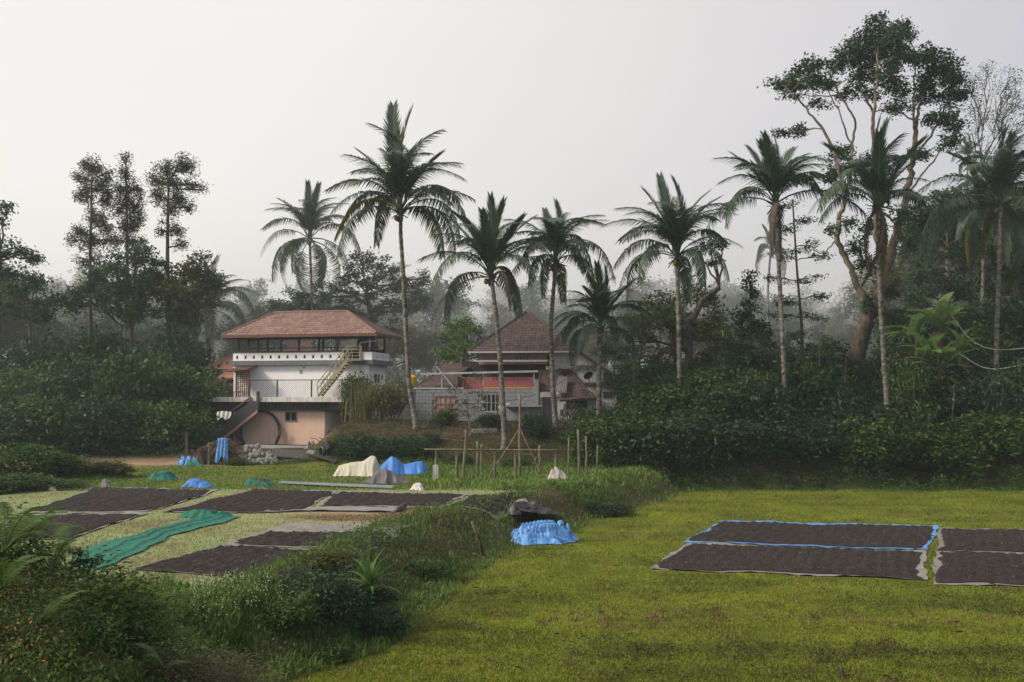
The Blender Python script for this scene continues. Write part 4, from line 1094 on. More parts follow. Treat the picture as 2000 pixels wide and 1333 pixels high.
for px, y, sc, k, lab, fy in [(20, 9.8, .75, 9, 'large fern at the left edge in front of the drying bed', 1075), (75, 10.8, .6, 8, 'fern beside the left edge with arching tips over the dark bed', 1060), (115, 11.4, .6, 8, 'fern whose light tips show against the dry grass near the net', 1105), (15, 8.6, .5, 7, 'small fern at the left edge below the large one', 1150), (90, 8.4, .45, 7, 'fern in the lower left near the orange blossoms', 1230), (330, 9.9, .4, 7, 'fern at the bottom edge of the lower left thicket', 1310)]:
    x = (px - 1000) / F * y
    root = empty('fern', (x, y, P(px, fy, y).z)); tag(root, lab, 'fern')
    for j in range(k):
        o = link('frond', fr_m[j % 2], root); e = r.uniform(-.1, .55); a = r.uniform(0, 6.28)
        o.rotation_euler = (0, -e, a); o.scale = (sc * r.uniform(.8, 1.2),) * 3
# spiky rosette plant on the bank
def spiky(label, p, n, L, seed):
    r = np.random.default_rng(seed); root = empty('spiky_plant', p); tag(root, label, 'plant')
    mb = MB()
    pts = []
    for t in np.linspace(0, 1, 6): pts.append((t * 1.0, .62 * t - .55 * t * t))
    wv = [.035, .05, .045, .035, .02, .004]
    mb.grid([[(q[0], -w_, q[1] + .015), (q[0], 0, q[1]), (q[0], w_, q[1] + .015)] for q, w_ in zip(pts, wv)])
    me = mb.mesh('leaf', M['leaf_bright'], True); at = me.attributes.new('v', 'FLOAT', 'POINT'); at.data.foreach_set('value', np.full(len(mb.v), .45, np.float32))
    for i in range(n):
        o = link('leaf', me, root); o.rotation_euler = (r.normal(0, .1), -r.uniform(-.45, .95), i * 2.399); o.scale = (L * r.uniform(.8, 1.1),) * 3
        o.location = (0, 0, .1 + .15 * r.random())
spiky('large spiky rosette plant with long narrow leaves on the bank', G(722, 1165, .75), 44, .85, 5)
spiky('small spiky rosette plant on the bank below the black tarpaulin', G(978, 1035, .7), 26, .55, 6)
# sapling with yellow leaves
def sapling(label, pts, rad, blobs, D, mat, seed, leaf=.05):
    px_tree('sapling', label, D, pts, rad, .006, blobs, mat, M['bark_dark'], per=8, clus=10, spread=.06, leaf=leaf, seed=seed, twig=.004, sub=True)
M['leaf_yellow'] = foliage('leaf_yellow', (.10, .12, .015), (.33, .30, .03), .4)
px_tree('sapling', 'thin leaning sapling with yellow green leaves in the lower left', 13, [(165, 1260), (185, 1210), (215, 1150), (235, 1120)], .02, .006,
        [(215, 1140, 14, 8), (235, 1150, 18, 8), (175, 1170, 14, 8), (160, 1185, 12, 8), (245, 1165, 10, 6), (190, 1160, 10, 6)], M['leaf_yellow'], M['bark_dark'], per=9, clus=190, spread=.045, leaf=.07, seed=7, twig=.004)
px_tree('sapling', 'dark twiggy branch reaching over the green net', 11.5, [(110, 1200), (140, 1110), (155, 1085)], .018, .005,
        [(155, 1080, 8, 8), (175, 1097, 12, 4), (150, 1100, 10, 8), (190, 1095, 8, 3), (165, 1115, 14, 5), (185, 1130, 14, 4)], M['leaf_dark'], M['bark_dark'], per=7, clus=220, spread=.035, leaf=.045, seed=8, twig=.004)

cover('dry_scrub', 12000, 0, 0, 56.5, 65, .35, .11, M['leaf_brown'], pxspan=(640, 1160))
cover('slope_weeds', 9000, 0, 0, 55, 65.5, .55, .11, M['leaf_bush'], pxspan=(640, 1160), cond=lambda q: wob(q[:, 0], q[:, 1], 1.0) > .1)
cover('meadow_herbs', 12000, 0, 0, 14.5, 20.5, .30, .05, M['leaf_bright'], pxspan=(200, 700), cond=lambda q: (bankd(q) > 1.5) & (wob(q[:, 0], q[:, 1], .6) > 0))

cover('foot_weeds', 9000, 0, 0, 53.0, 55.6, .5, .10, M['leaf_mid'], pxspan=(1300, 2130))
cover('foot_weeds', 3500, 0, 0, 52.6, 54.6, .35, .11, M['leaf_bright'], pxspan=(1300, 2130), cond=lambda q: wob(q[:, 0], q[:, 1], 1.2) > .2)

# young trees and saplings standing up out of the thicket
for j, (px, y0, y1, D, sp, mt, lab) in enumerate(((1240, 700, 800, 61, 20, 'leaf_olive', 'young pale stemmed tree at the left end of the right thicket'), (1415, 640, 780, 60, 16, 'leaf_mid', 'slim young tree left of the conical tree in the thicket'), (1600, 660, 800, 59, 18, 'leaf_herb', 'young tree just right of the feathery tree in the thicket'), (1650, 690, 820, 58, 16, 'leaf_dark', 'dark young tree below the base of the forked tree'),
        (1785, 740, 860, 57.5, 20, 'leaf_herb', 'light green young tree in front of the banana clump'), (1860, 760, 870, 57.5, 20, 'leaf_mid', 'young tree between the dry fronded palm and the cable palm'), (1985, 700, 850, 58, 24, 'leaf_mid', 'leafy young tree at the right edge under the cables'), (1500, 740, 860, 57.6, 18, 'leaf_olive', 'olive young tree left of the straight pale palm trunk'))):
    rr = np.random.default_rng(900 + j)
    bl_y = np.linspace(y0, y1 - 15, 6)
    px_tree('young_tree', lab, D, [(px + rr.normal(0, 4), y1 + 40), (px, (y0 + y1) / 2), (px + rr.normal(0, 5), y0 + 5)], .05, .02, [(px + rr.normal(0, sp * .6), yy, sp * rr.uniform(.7, 1.1), 13) for yy in bl_y], M[mt], M['bark_pale'], per=11, clus=1.4, spread=.22, leaf=.15, seed=910 + j, twig=.01)

cover('bank_herbs', 16000, 0, 0, 25.5, 40, .30, .075, M['leaf_herb'], pxspan=(640, 1080), cond=lambda q: (bankd(q) > -.2) & (bankd(q) < 3.2))
# ------------------------------------------------------------------ houses: photo pixels on the planes of a turned facade -> metres in the house's own axes
class House:
    def __init__(s, name, label, cat, D, px, yaw, zb):
        s.th = radians(yaw)
        p = P(px, 775, D)
        s.O = Vector((p.x, p.y, 0))
        s.e = Vector((cos(s.th), -sin(s.th), 0)); s.b = Vector((sin(s.th), cos(s.th), 0))
        s.root = empty(name, (p.x, p.y, zb), -s.th); s.zb = zb
        tag(s.root, label, cat)
    def at(s, px, py, w):
        d = ray(px, py)
        t = (w + (s.O - EYE).dot(s.b)) / d.dot(s.b)
        q = EYE + d * t
        return Vector(((q - s.O).dot(s.e), w, q.z - s.zb))
    def rect(s, x0, x1, y0, y1, w):
        ym = (y0 + y1) / 2; xm = (x0 + x1) / 2
        return s.at(x0, ym, w).x, s.at(x1, ym, w).x, s.at(xm, y1, w).z, s.at(xm, y0, w).z
    def box(s, x0, x1, y0, y1, w, dw, mb=None):
        a, b, z0, z1 = s.rect(x0, x1, y0, y1, w)
        mb = mb or MB()
        return mb.box(a, b, w, w + dw, z0, z1)
M['white_wall'] = solid('white_wall', (.86, .87, .885), .75, var=.06, scale=.6, streak=.10, bump=.004, bscale=20)
M['pink_wall'] = solid('pink_wall', (.72, .50, .40), .8, c2=(.62, .45, .37), scale=.7, streak=.18, bump=.006, bscale=15)
M['slab_grey'] = solid('slab_grey', (.16, .18, .21), .7, var=.3, scale=1.5, streak=.3)
M['kerb_white'] = solid('kerb_white', (.66, .66, .64), .8, var=.25, scale=1.3, streak=.75)
M['dark_concrete'] = solid('dark_concrete', (.075, .075, .08), .9, var=.5, scale=.8, streak=.3, bump=.01)
M['grey_concrete'] = solid('grey_concrete', (.27, .27, .27), .9, var=.35, scale=1.0, streak=.3, bump=.01)
M['glass_dark'] = solid('glass_dark', (.02, .022, .025), .15, .5, var=.2)
M['tile_red'] = solid('tile_red', (.33, .19, .15), .85, c2=(.21, .115, .095), scale=2.2, bump=.004, detail=8)
M['tile_brown'] = solid('tile_brown', (.20, .125, .11), .85, c2=(.105, .072, .068), scale=2.5, bump=.004, detail=8)
M['tile_orange'] = solid('tile_orange', (.40, .20, .15), .85, c2=(.28, .14, .11), scale=2.2, detail=8)
M['tile_dark'] = solid('tile_dark', (.12, .085, .075), .85, c2=(.065, .052, .05), scale=2.5, detail=8)
M['rust'] = solid('rust', (.17, .085, .06), .7, c2=(.10, .05, .04), scale=4)
M['steel_dark'] = solid('steel_dark', (.05, .045, .045), .55, var=.3)
M['steel_tan'] = solid('steel_tan', (.36, .31, .20), .6, var=.3)
M['steel_grey'] = solid('steel_grey', (.42, .45, .47), .5, var=.25)
M['galv'] = solid('galv', (.24, .24, .25), .55, c2=(.13, .11, .105), scale=1.2, spec=.5)
M['wood_dark'] = solid('wood_dark', (.10, .075, .06), .9, c2=(.06, .045, .04), scale=4, bump=.01)
M['red_wall'] = solid('red_wall', (.36, .10, .125), .8, c2=(.27, .10, .12), scale=1.0, streak=.3)
M['pink_pale'] = solid('pink_pale', (.42, .25, .245), .85, var=.25, scale=1.2, streak=.25)
M['yellow_paint'] = solid('yellow_paint', (.55, .36, .06), .7, var=.3)
M['yellow_plastic'] = solid('yellow_plastic', (.75, .45, .03), .45, var=.12, scale=1)
M['mint_wall'] = solid('mint_wall', (.42, .58, .47), .8, var=.2, scale=1, streak=.3)
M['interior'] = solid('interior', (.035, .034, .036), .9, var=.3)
M['block'] = solid('block', (.27, .285, .31), .95, c2=(.19, .20, .225), scale=1.6, bump=.01, bscale=30)
M['mortar'] = solid('mortar', (.19, .19, .20), .95, var=.2)
M['stone'] = solid('stone', (.25, .255, .235), .9, c2=(.14, .145, .135), scale=1.4, bump=.02, bscale=8)
M['pvc'] = solid('pvc', (.46, .47, .47), .45, var=.2)
M['old_white'] = solid('old_white', (.58, .60, .61), .8, var=.2, scale=.9, streak=.5)

def tile_mat(name, c, c2):
    m = solid(name, c, .85, c2=c2, scale=2.2, bump=.004, detail=8); N = m.node_tree.nodes; L = m.node_tree.links
    at = N.new('ShaderNodeAttribute'); at.attribute_name = 'v'; mr = N.new('ShaderNodeMapRange'); mr.inputs[3].default_value = .78; mr.inputs[4].default_value = 1.2
    b = [n for n in N if n.type == 'BSDF_PRINCIPLED'][0]; src = b.inputs['Base Color'].links[0].from_socket
    mx = N.new('ShaderNodeVectorMath'); mx.operation = 'SCALE'; L.new(at.outputs['Fac'], mr.inputs[0]); L.new(src, mx.inputs[0]); L.new(mr.outputs[0], mx.inputs['Scale']); L.new(mx.outputs[0], b.inputs['Base Color'])
    return m
M['tile_red'] = tile_mat('tile_red', (.31, .205, .17), (.21, .135, .115))
M['tile_brown'] = tile_mat('tile_brown', (.125, .085, .082), (.068, .052, .052))
M['tile_dark'] = tile_mat('tile_dark', (.13, .09, .08), (.07, .055, .053))
M['tile_orange'] = tile_mat('tile_orange', (.40, .20, .15), (.28, .14, .11))
def tiled(face, mat, name, parent, course=.30, tw=.24, thick=.045, seed=0):
    """clay tiles on a roof plane: face = 3 or 4 corners, eave edge first (a, b), then up (c[, d]). Every tile a bent 3-strip piece."""
    r = np.random.default_rng(seed)
    a, b = Vector(face[0]), Vector(face[1]); top = [Vector(p) for p in face[2:]]
    X = (b - a).normalized(); nrm = X.cross(top[0] - a).normalized()
    if nrm.z < 0: nrm = -nrm
    Y = nrm.cross(X)
    if Y.z < 0: Y = -Y
    W = (b - a).length
    t2 = [((p - a).dot(X), (p - a).dot(Y)) for p in top]
    if len(t2) == 1: xr = xl = t2[0]
    else: xr, xl = t2[0], t2[1]          # c above b side, d above a side
    H = max(xr[1], xl[1]); V = []; Fq = []
    nr = max(1, int(round(H / course)))
    for i in range(nr):
        y0 = H * i / nr; y1 = H * (i + 1) / nr + .03
        f = (y0 + course * .4) / H
        lo = xl[0] * min(1, f); hi = W + (xr[0] - W) * min(1, f)
        k = int((hi - lo) / tw)
        if k < 1: continue
        for j in range(k):
            x0 = lo + (hi - lo) * j / k; x1 = lo + (hi - lo) * (j + 1) / k; xm = x0 + (x1 - x0) * .55
            lift = thick + r.normal(0, .004); q = len(V)
            for (x, z) in ((x0, lift * .4), (x0 + (xm - x0) * .5, lift * 1.5), (xm, lift * .5), (x1, lift * .6)):
                p = a + X * x + Y * y0 + nrm * (z + .02); V += [p - nrm * .025, p, a + X * x + Y * y1 + nrm * (z * .7)]
            for s_ in range(3):
                o = q + s_ * 3
                Fq += [(o, o + 3, o + 4, o + 1), (o + 1, o + 4, o + 5, o + 2)]
    V = np.array([tuple(v) for v in V]); Fq = np.array(Fq)
    o = link(name, mesh_np(name, V, Fq, [mat], {'v': np.repeat(r.random(len(V) // 12), 12)}), parent); o['kind'] = 'stuff'
    return o
def ridge_tiles(a, b, mat, parent, rad=.11, step=.33):
    a, b = Vector(a), Vector(b); L = (b - a).length; mb = MB(); n = max(1, int(L / step)); d = (b - a) / n
    for i in range(n):
        p = a + d * i
        mb.tube([p, p + d * 1.06], [rad, rad * .82], 6)
    return mb.build('ridge_tiles', mat, parent, kind='stuff')
def hip_roof(parent, x0, x1, y0, y1, z, zr, rx0, rx1, ry, mat, seed=0, board=None, thick=.08):
    """eave rectangle, ridge from rx0 to rx1 at depth ry"""
    A, B, C_, D_ = (x0, y0, z), (x1, y0, z), (x1, y1, z), (x0, y1, z); R0, R1 = (rx0, ry, zr), (rx1, ry, zr)
    k = MB(); dn = Vector((0, 0, -.05))
    top = [A, B, C_, D_, R0, R1]
    k.v += [tuple(Vector(p) + dn) for p in top]
    k.f += [(0, 1, 5, 4), (1, 2, 5), (2, 3, 4, 5), (3, 0, 4), (3, 2, 1, 0)]
    k.build('roof', M['wood_dark'], parent)
    tiled([A, B, R1, R0], mat, 'roof_tiles', parent, seed=seed)
    tiled([C_, D_, R0, R1], mat, 'roof_tiles', parent, seed=seed + 1)
    tiled([B, C_, R1], mat, 'roof_tiles', parent, seed=seed + 2)
    tiled([D_, A, R0], mat, 'roof_tiles', parent, seed=seed + 3)
    up = Vector((0, 0, .05))
    for p, q in ((A, R0), (B, R1), (C_, R1), (D_, R0), (R0, R1)):
        if (Vector(p) - Vector(q)).length > .3: ridge_tiles(Vector(p) + up, Vector(q) + up, mat, parent)
    if board:
        f = MB(); h = .17
        f.box(x0 - .02, x1 + .02, y0 - .05, y0 - .02, z - h, z + .02).box(x0 - .05, x0 - .02, y0 - .05, y1, z - h, z + .02).box(x1 + .02, x1 + .05, y0 - .05, y1, z - h, z + .02)
        f.build('fascia_board', board, parent)

# ================================================================== white house with rooftop pavilion
H1 = House('pavilion_house', 'white house with pink ground floor and open tiled pavilion on its roof', 'house', 70.5, 720, 13, 1.45)
R1 = H1.root
a, b, z0, z1 = H1.rect(456, 720, 712, 778, 0.0)
WU0, WU1, WZ0, WZ1 = a, b, z0, z1
DEP = 3.4
def face_r(py, w): return H1.at(720, py, w).z
zslab0 = H1.at(600, 713.5, 0).z; zslab1 = H1.at(600, 704.5, 0).z
zk1 = H1.at(600, 776, -1.8).z; zk0 = H1.at(600, 785.5, -1.8).z
# upper storey
MB().box(a, b, 0, DEP, zk1 - .05, zslab0).build('upper_wall', M['white_wall'], R1)
MB().box(a - .05, b + .45, -.35, DEP + .4, zslab0 + .002, zslab1).build('roof_slab', M['slab_grey'], R1)
# parapet with slots, front and right side
zp0, zp1 = zslab1 + .002, H1.at(600, 689, -.1).z
xstair0, xstair1 = H1.at(672, 700, 0).x, H1.at(709, 700, 0).x
hs = zp1 - zp0
def slotted(ax0, ax1, n, along_x, w0):
    """parapet wall cut by n upright slots"""
    mb = MB(); L = ax1 - ax0; sw = .17
    zl, zh = zp0 + hs * .25, zp0 + hs * .68
    def bx(q0, q1, za, zb_, t=.14):
        if along_x: mb.box(q0, q1, w0, w0 + t, za, zb_)
        else: mb.box(w0, w0 + t, q0, q1, za, zb_)
    bx(ax0, ax1, zp0, zl); bx(ax0, ax1, zh, zp1)
    prev = ax0
    for i in range(n):
        c = ax0 + L * (i + .5) / n
        bx(prev, c - sw / 2, zl + .001, zh - .001); prev = c + sw / 2
    bx(prev, ax1, zl + .001, zh - .001)
    mb.build('parapet', M['white_wall'], R1)
    m2 = MB()
    bx2 = (lambda q0, q1: m2.box(q0, q1, w0 + .10, w0 + .13, zl, zh)) if along_x else (lambda q0, q1: m2.box(w0 + .01, w0 + .04, q0, q1, zl, zh))
    for i in range(n):
        c = ax0 + L * (i + .5) / n; bx2(c - sw / 2, c + sw / 2)
    m2.build('slot_recess', M['interior'], R1)
slotted(a, xstair0, 13, True, -.12)
MB().box(xstair1, b + .28, -.12, .02, zp0, zp1).build('parapet', M['white_wall'], R1)
slotted(.03, DEP, 7, False, b + .14)
MB().box(a - .03, xstair0, -.15, .05, zp1 + .002, zp1 + .06).build('parapet_coping', M['slab_grey'], R1)
# windows, vents on the upper wall
q = MB(); wz0, wz1 = H1.at(728, 748, .9).z, H1.at(728, 731, .9).z
q.box(b - .02, b + .03, 1.1, 2.1, wz0, wz1).build('window', M['interior'], R1)
MB().box(b + .031, b + .05, 1.55, 1.65, wz0, wz1).build('window_frame', M['white_wall'], R1)
MB().box(b - .02, b + .02, 2.5, 2.8, wz0 + .25, wz0 + .6).build('vent', M['interior'], R1)
H1.box(585, 590, 723, 730, -.03, .06).build('vent', M['steel_tan'], R1)
for x in (593.5, 649.5): H1.box(x - 2.5, x + 2.5, 716.5, 720, -.02, .05).build('vent', M['steel_grey'], R1)
# drain pipe
pz = lambda x, y, w: H1.at(x, y, w)
MB().tube([pz(703, 760, -.25), pz(703, 672, -.25), pz(705, 669.5, -.25), pz(734, 666, -.5), pz(735, 655, -.5)], .045, 6).build('drain_pipe', M['steel_grey'], R1)
# pavilion posts and rooftop clutter
eave_z = H1.at(585, 654, -.9).z
for x in (466, 485.5, 504.5, 549, 584, 631, 659, 714.5, 727, 739.5):
    w0 = 0.0 if x not in (485.5, 631, 714.5) else 2.4
    p = pz(x, 690, w0)
    if x > 720: p = Vector((b - .05, .1 + (x - 727) / 12.5 * 2.2 + 1.0, 0))
    MB().box(p.x - .06, p.x + .06, p.y - .06, p.y + .06, zp0, eave_z + .05).build('post', M['steel_dark'], R1)
for i in range(3):
    u = a + (b - a) * (.1 + .4 * i)
    MB().box(u - .06, u + .06, DEP - .2, DEP - .08, zp0, eave_z + .05).build('post', M['steel_dark'], R1)
MB().box(a + .1, b - .1, 2.4, 2.46, zp0 + 1.0, zp0 + 1.06).box(a + .1, b - .1, DEP - .1, DEP - .04, zp0 + .0, zp0 + .85).build('back_rail', M['steel_dark'], R1)
c1, c2 = pz(697, 690, 1.6).x, pz(714, 690, 1.6).x
MB().box(c1, c2, 1.6, 2.2, zp0, zp0 + 2.0).build('cupboard', M['rust'], R1)
# hip roof
ex0, ex1 = H1.at(433, 659, -.95).x, H1.at(735, 650, -.95).x
rx0, rx1 = H1.at(535, 614, 1.7).x, H1.at(678, 609, 1.7).x
rz = H1.at(610, 611, 1.7).z
hip_roof(R1, ex0, ex1, -.95, DEP + .7, eave_z, rz, rx0, rx1, 1.7, M['tile_red'], 11, M['rust'])
# terrace slab, kerb and railing
k0 = H1.at(400, 780, -1.8).x; k1 = H1.at(712, 780, -1.8).x
MB().box(k0, k1, -1.6, -.002, zk0 + .05, zk1 - .12).build('terrace_slab', M['grey_concrete'], R1)
MB().box(k0, k1, -1.8, -1.602, zk0, zk1).build('terrace_kerb', M['kerb_white'], R1)
z_ = H1.at(403, 767, -1.8).z
MB().box(k0 - .002, k0 + .3, -1.803, -1.45, zk0 - .003, z_).build('kerb_pillar', M['kerb_white'], R1)
MB().box(k0, WU0 - .002, -1.6, DEP, zk0 + .05, zk1 - .12).build('terrace_slab', M['grey_concrete'], R1)
# chain link railing
rail = empty('railing'); rail.parent = R1
rt = H1.at(600, 742.5, -1.75).z
rx_a, rx_b = H1.at(487, 760, -1.7).x, H1.at(718, 760, -1.7).x
MB().bar((rx_a, -1.7, rt), (rx_b, -1.7, rt), .06).build('top_rail', M['steel_dark'], rail)
for x in (487.5, 541.5, 608.5, 696, 718):
    u = H1.at(x, 760, -1.7).x; MB().box(u - .04, u + .04, -1.74, -1.66, zk1, rt).build('rail_post', M['steel_dark'], rail)
mb = MB(); hh_ = rt - zk1; st = .16
u = rx_a - hh_
while u < rx_b:
    for sg in (1, -1):
        x0, x1 = (u, u + hh_) if sg > 0 else (u + hh_, u)
        lo, hi = max(rx_a, min(x0, x1)), min(rx_b, max(x0, x1))
        if hi - lo > .02:
            f = lambda x: zk1 + (x - x0) / (x1 - x0) * hh_
            mb.bar((lo, -1.7, f(lo)), (hi, -1.7, f(hi)), .007)
    u += st
mb.build('wire_mesh', M['steel_dark'], rail, kind='stuff')
# low rail on the left end of the terrace
mb = MB(); za, zb_ = zk1, H1.at(440, 766, -1.7).z
ua, ub = k0 + .3, H1.at(486, 770, -1.7).x
mb.bar((ua, -1.7, zb_), (ub, -1.7, zb_), .05)
for t in np.linspace(0, 1, 9): mb.bar((ua + (ub - ua) * t, -1.7, za), (ua + (ub - ua) * t, -1.7, zb_), .035)
mb.build('low_rail', M['rust'], R1)
# rust lattice porch at the left
pr = empty('porch'); pr.parent = R1
u0, u1 = H1.at(462, 740, -1.0).x, H1.at(486, 740, -1.0).x
zt = H1.at(470, 724, -1.0).z
mb = MB()
for i in range(7): mb.bar((u0 + (u1 - u0) * i / 6, -1.0, zk1), (u0 + (u1 - u0) * i / 6, -1.0, zt), .045 if i % 6 else .1)
for i in range(14): mb.bar((u0, -1.0, zk1 + (zt - zk1) * i / 13), (u1, -1.0, zk1 + (zt - zk1) * (i + .0) / 13), .035)
for i in range(6): mb.bar((u0, -.98, zk1 + (zt - zk1) * i / 6), (u1, -.98, zk1 + (zt - zk1) * (i + 1) / 6), .03)
mb.build('lattice', M['rust'], pr)
e0, e1 = H1.at(435, 727, -1.3).x, H1.at(487, 719, -1.3).x
za = H1.at(440, 727.5, -1.3).z; zb_ = H1.at(485, 719.5, -1.3).z
MB().prism([(e0, -1.4, za), (e1, -1.4, zb_ - .1), (e1, -1.4, zb_), (e0, -1.4, za + .09)], (0, 1.6, .25)).build('porch_roof', M['rust'], pr)
# beam and ground floor
bz0, bz1 = H1.at(600, 802, -1.2).z, zk0 - .003
lx0, lx1 = H1.at(455, 830, -.9).x, H1.at(634, 830, -.9).x
gz0 = -.35
MB().box(k0 + .1, H1.at(668, 793, -1.2).x, -1.2, -.6, bz0, bz1).build('beam', M['dark_concrete'], R1)
mb = MB(); mb.box(lx0, lx1, -.9, DEP, gz0, bz0 + .3)
mb.build('ground_floor_wall', M['pink_wall'], R1)
# curved shaded bay to the right of the pink wall
mb = MB(); pts = []
for t in np.linspace(0, 1, 7): pts.append((lx1 + 1.1 * sin(t * pi / 2), -.9 + 2.2 * (1 - cos(t * pi / 2))))
mb.grid([[(x, y, gz0) for x, y in pts], [(x, y, bz0 + .2) for x, y in pts]]).build('bay_wall', M['grey_concrete'], R1, True)
MB().box(lx1 + .02, H1.at(672, 793, -.6).x, -.598, DEP - .2, bz0 + .02, bz1 + .02).build('bay_ceiling', M['dark_concrete'], R1)
MB().box(lx1 + 1.3, lx1 + 2.6, 1.5, DEP, gz0, bz0).build('bay_wall', M['white_wall'], R1)
# window of the ground floor
wn = empty('window'); wn.parent = R1
x0, x1, z0, z1 = H1.rect(558, 578.5, 806, 822, -.93)
MB().box(x0, x1, -.86, -.84, z0, z1).box(x0, x1, -.905, -.895, z0, z1).build('pane', M['glass_dark'], wn)
mb = MB(); t_ = .05
mb.box(x0 - t_, x1 + t_, -.96, -.89, z1, z1 + t_).box(x0 - t_, x1 + t_, -.96, -.89, z0 - t_, z0).box(x0 - t_, x0 - .002, -.955, -.89, z0, z1).box(x1 + .002, x1 + t_, -.955, -.89, z0, z1).box((x0 + x1) / 2 - .03, (x0 + x1) / 2 + .03, -.95, -.89, z0, z1)
mb.build('window_frame', M['grey_concrete'], wn)
# retaining wall behind the stairs
x0, x1, z0, z1 = H1.rect(379, 470, 788, 880, -.7)
MB().box(k0 - .3, lx0 - .003, -.7, -.4, gz0, bz1 - .02).build('retaining_wall', M['dark_concrete'], R1)
# stairs with a solid dark parapet and a rusty handrail
stp = empty('outer_stairs'); stp.parent = R1
T0 = H1.at(500, 800, -1.9); Tb = H1.at(402, 884, -1.9)
q = [H1.at(365, 888, -1.9), H1.at(398, 888, -1.9), H1.at(503, 803, -1.9), H1.at(503, 784, -1.9), H1.at(490, 784, -1.9)]
MB().prism([(p.x, -1.95, max(p.z, gz0)) for p in q], (0, .14, 0)).build('stair_parapet', M['dark_concrete'], stp)
p, q2 = H1.at(398, 888, -1.97), H1.at(503, 804, -1.97)
MB().bar((p.x, -1.99, p.z), (q2.x, -1.99, q2.z), .07, .16).build('stair_edge', M['pink_pale'], stp)
p, q2 = H1.at(367, 864, -1.97), H1.at(489, 776, -1.97)
MB().bar((p.x, -1.9, p.z), (q2.x, -1.9, q2.z), .10).build('handrail', M['rust'], stp)
mb = MB()
for t in (0.0, .33, .66, 1.0):
    u = p.x + (q2.x - p.x) * t; z = p.z + (q2.z - p.z) * t; mb.bar((u, -1.88, z - (.9 if t > .1 else 1.3)), (u, -1.88, z), .05)
mb.build('handrail_posts', M['rust'], stp)
sl, sr = H1.at(385, 888, -1.2), H1.at(500, 787, -1.2)
for i in range(14):
    t0, t1 = i / 14, (i + 1) / 14; ua = sl.x + (sr.x - sl.x) * t0; ub = sl.x + (sr.x - sl.x) * t1
    zt_ = sl.z + (sr.z - sl.z) * t1
    MB().box(ua, ub + .02, -1.8, -.75, max(gz0, zt_ - .5), zt_).build('step', M['dark_concrete'], stp)
MB().box(T0.x + .05, T0.x + .22, -1.97, -1.81, H1.at(490, 802, -1.9).z, H1.at(490, 765, -1.9).z).build('newel', M['dark_concrete'], stp)
# steel stair to the roof
ss_ = empty('steel_stair'); ss_.parent = R1
B0, B1 = H1.at(626, 774, -.75), H1.at(686, 700, -.75)
for w0 in (-1.15, -.5):
    MB().bar((B0.x, w0, B0.z), (B1.x, w0, B1.z), .06, .16).build('stringer', M['steel_tan'], ss_)
    for hgt in (.45, .9):
        MB().bar((B0.x - .1, w0, B0.z + hgt), (B1.x - .1, w0, B1.z + hgt), .05).build('stair_rail', M['steel_tan'], ss_)
    for t in np.linspace(0, 1, 6):
        u = B0.x + (B1.x - B0.x) * t; z = B0.z + (B1.z - B0.z) * t
        MB().bar((u, w0, z), (u - .1, w0, z + .92), .04).build('baluster', M['steel_tan'], ss_)
for t in np.linspace(.03, .97, 13):
    u = B0.x + (B1.x - B0.x) * t; z = B0.z + (B1.z - B0.z) * t
    MB().box(u - .14, u + .14, -1.12, -.53, z - .02, z + .02).build('tread', M['steel_dark'], ss_)
mb = MB(); L0, L1 = H1.at(684, 700, -.5).x, H1.at(712, 700, -.5).x
mb.box(L0, L1, -1.15, -.36, zslab1 - .08, zslab1).build('landing', M['steel_tan'], ss_)
for i in range(5):
    z = zslab1 + .05 + i * .22; MB().bar((L0, -1.13, z), (L1, -1.13, z), .035).build('stair_rail', M['steel_tan'], ss_)
for x in (L0, L1): MB().bar((x, -1.13, zslab1), (x, -1.13, zslab1 + .95), .05).build('baluster', M['steel_tan'], ss_)

# ring leaning on the pink wall and its two props
ring_c = H1.at(508, 844, -1.15); rr = (H1.at(547, 844, -1.15).x - H1.at(468, 844, -1.15).x) / 2
def world_of(H, p): return H.O + H.e * p.x + H.b * p.y + Vector((0, 0, p.z + H.zb))
mb = MB(); wring = world_of(H1, ring_c)
n = 40
pr_ = [(.24, -.02), (.24, .10), (.17, .10), (.17, -.02)]
for i in range(n):
    for (dr, dy) in ((0, -.06), (0, .06), (-.15, .06), (-.15, -.06)):
        t = 2 * pi * i / n; mb.v.append((cos(t) * (rr + dr), dy, sin(t) * (rr + dr)))
for i in range(n):
    for k_ in range(4):
        a_, b_ = i * 4 + k_, i * 4 + (k_ + 1) % 4; c_, d_ = ((i + 1) % n) * 4 + (k_ + 1) % 4, ((i + 1) % n) * 4 + k_
        mb.f.append((a_, b_, c_, d_))
o = mb.build('ring', solid('hoop_dark', (.035, .028, .026), .8, var=.4)); o.location = wring; o.rotation_euler = (radians(-4), 0, -H1.th)
tag(o, 'large dark hoop leaning against the pink wall', 'hoop')
for (xa, ya, xb, yb, lab) in ((455, 840, 479, 873, 'dark prop slanting against the left of the large hoop'), (549, 838, 537, 868, 'short dark prop at the right of the large hoop')):
    p, q = world_of(H1, H1.at(xa, ya, -1.35)), world_of(H1, H1.at(xb, yb, -1.35))
    o = MB().bar((0, 0, 0), q - p, .10, .10).build('prop', M['wood_dark']); o.location = p; tag(o, lab, 'prop')

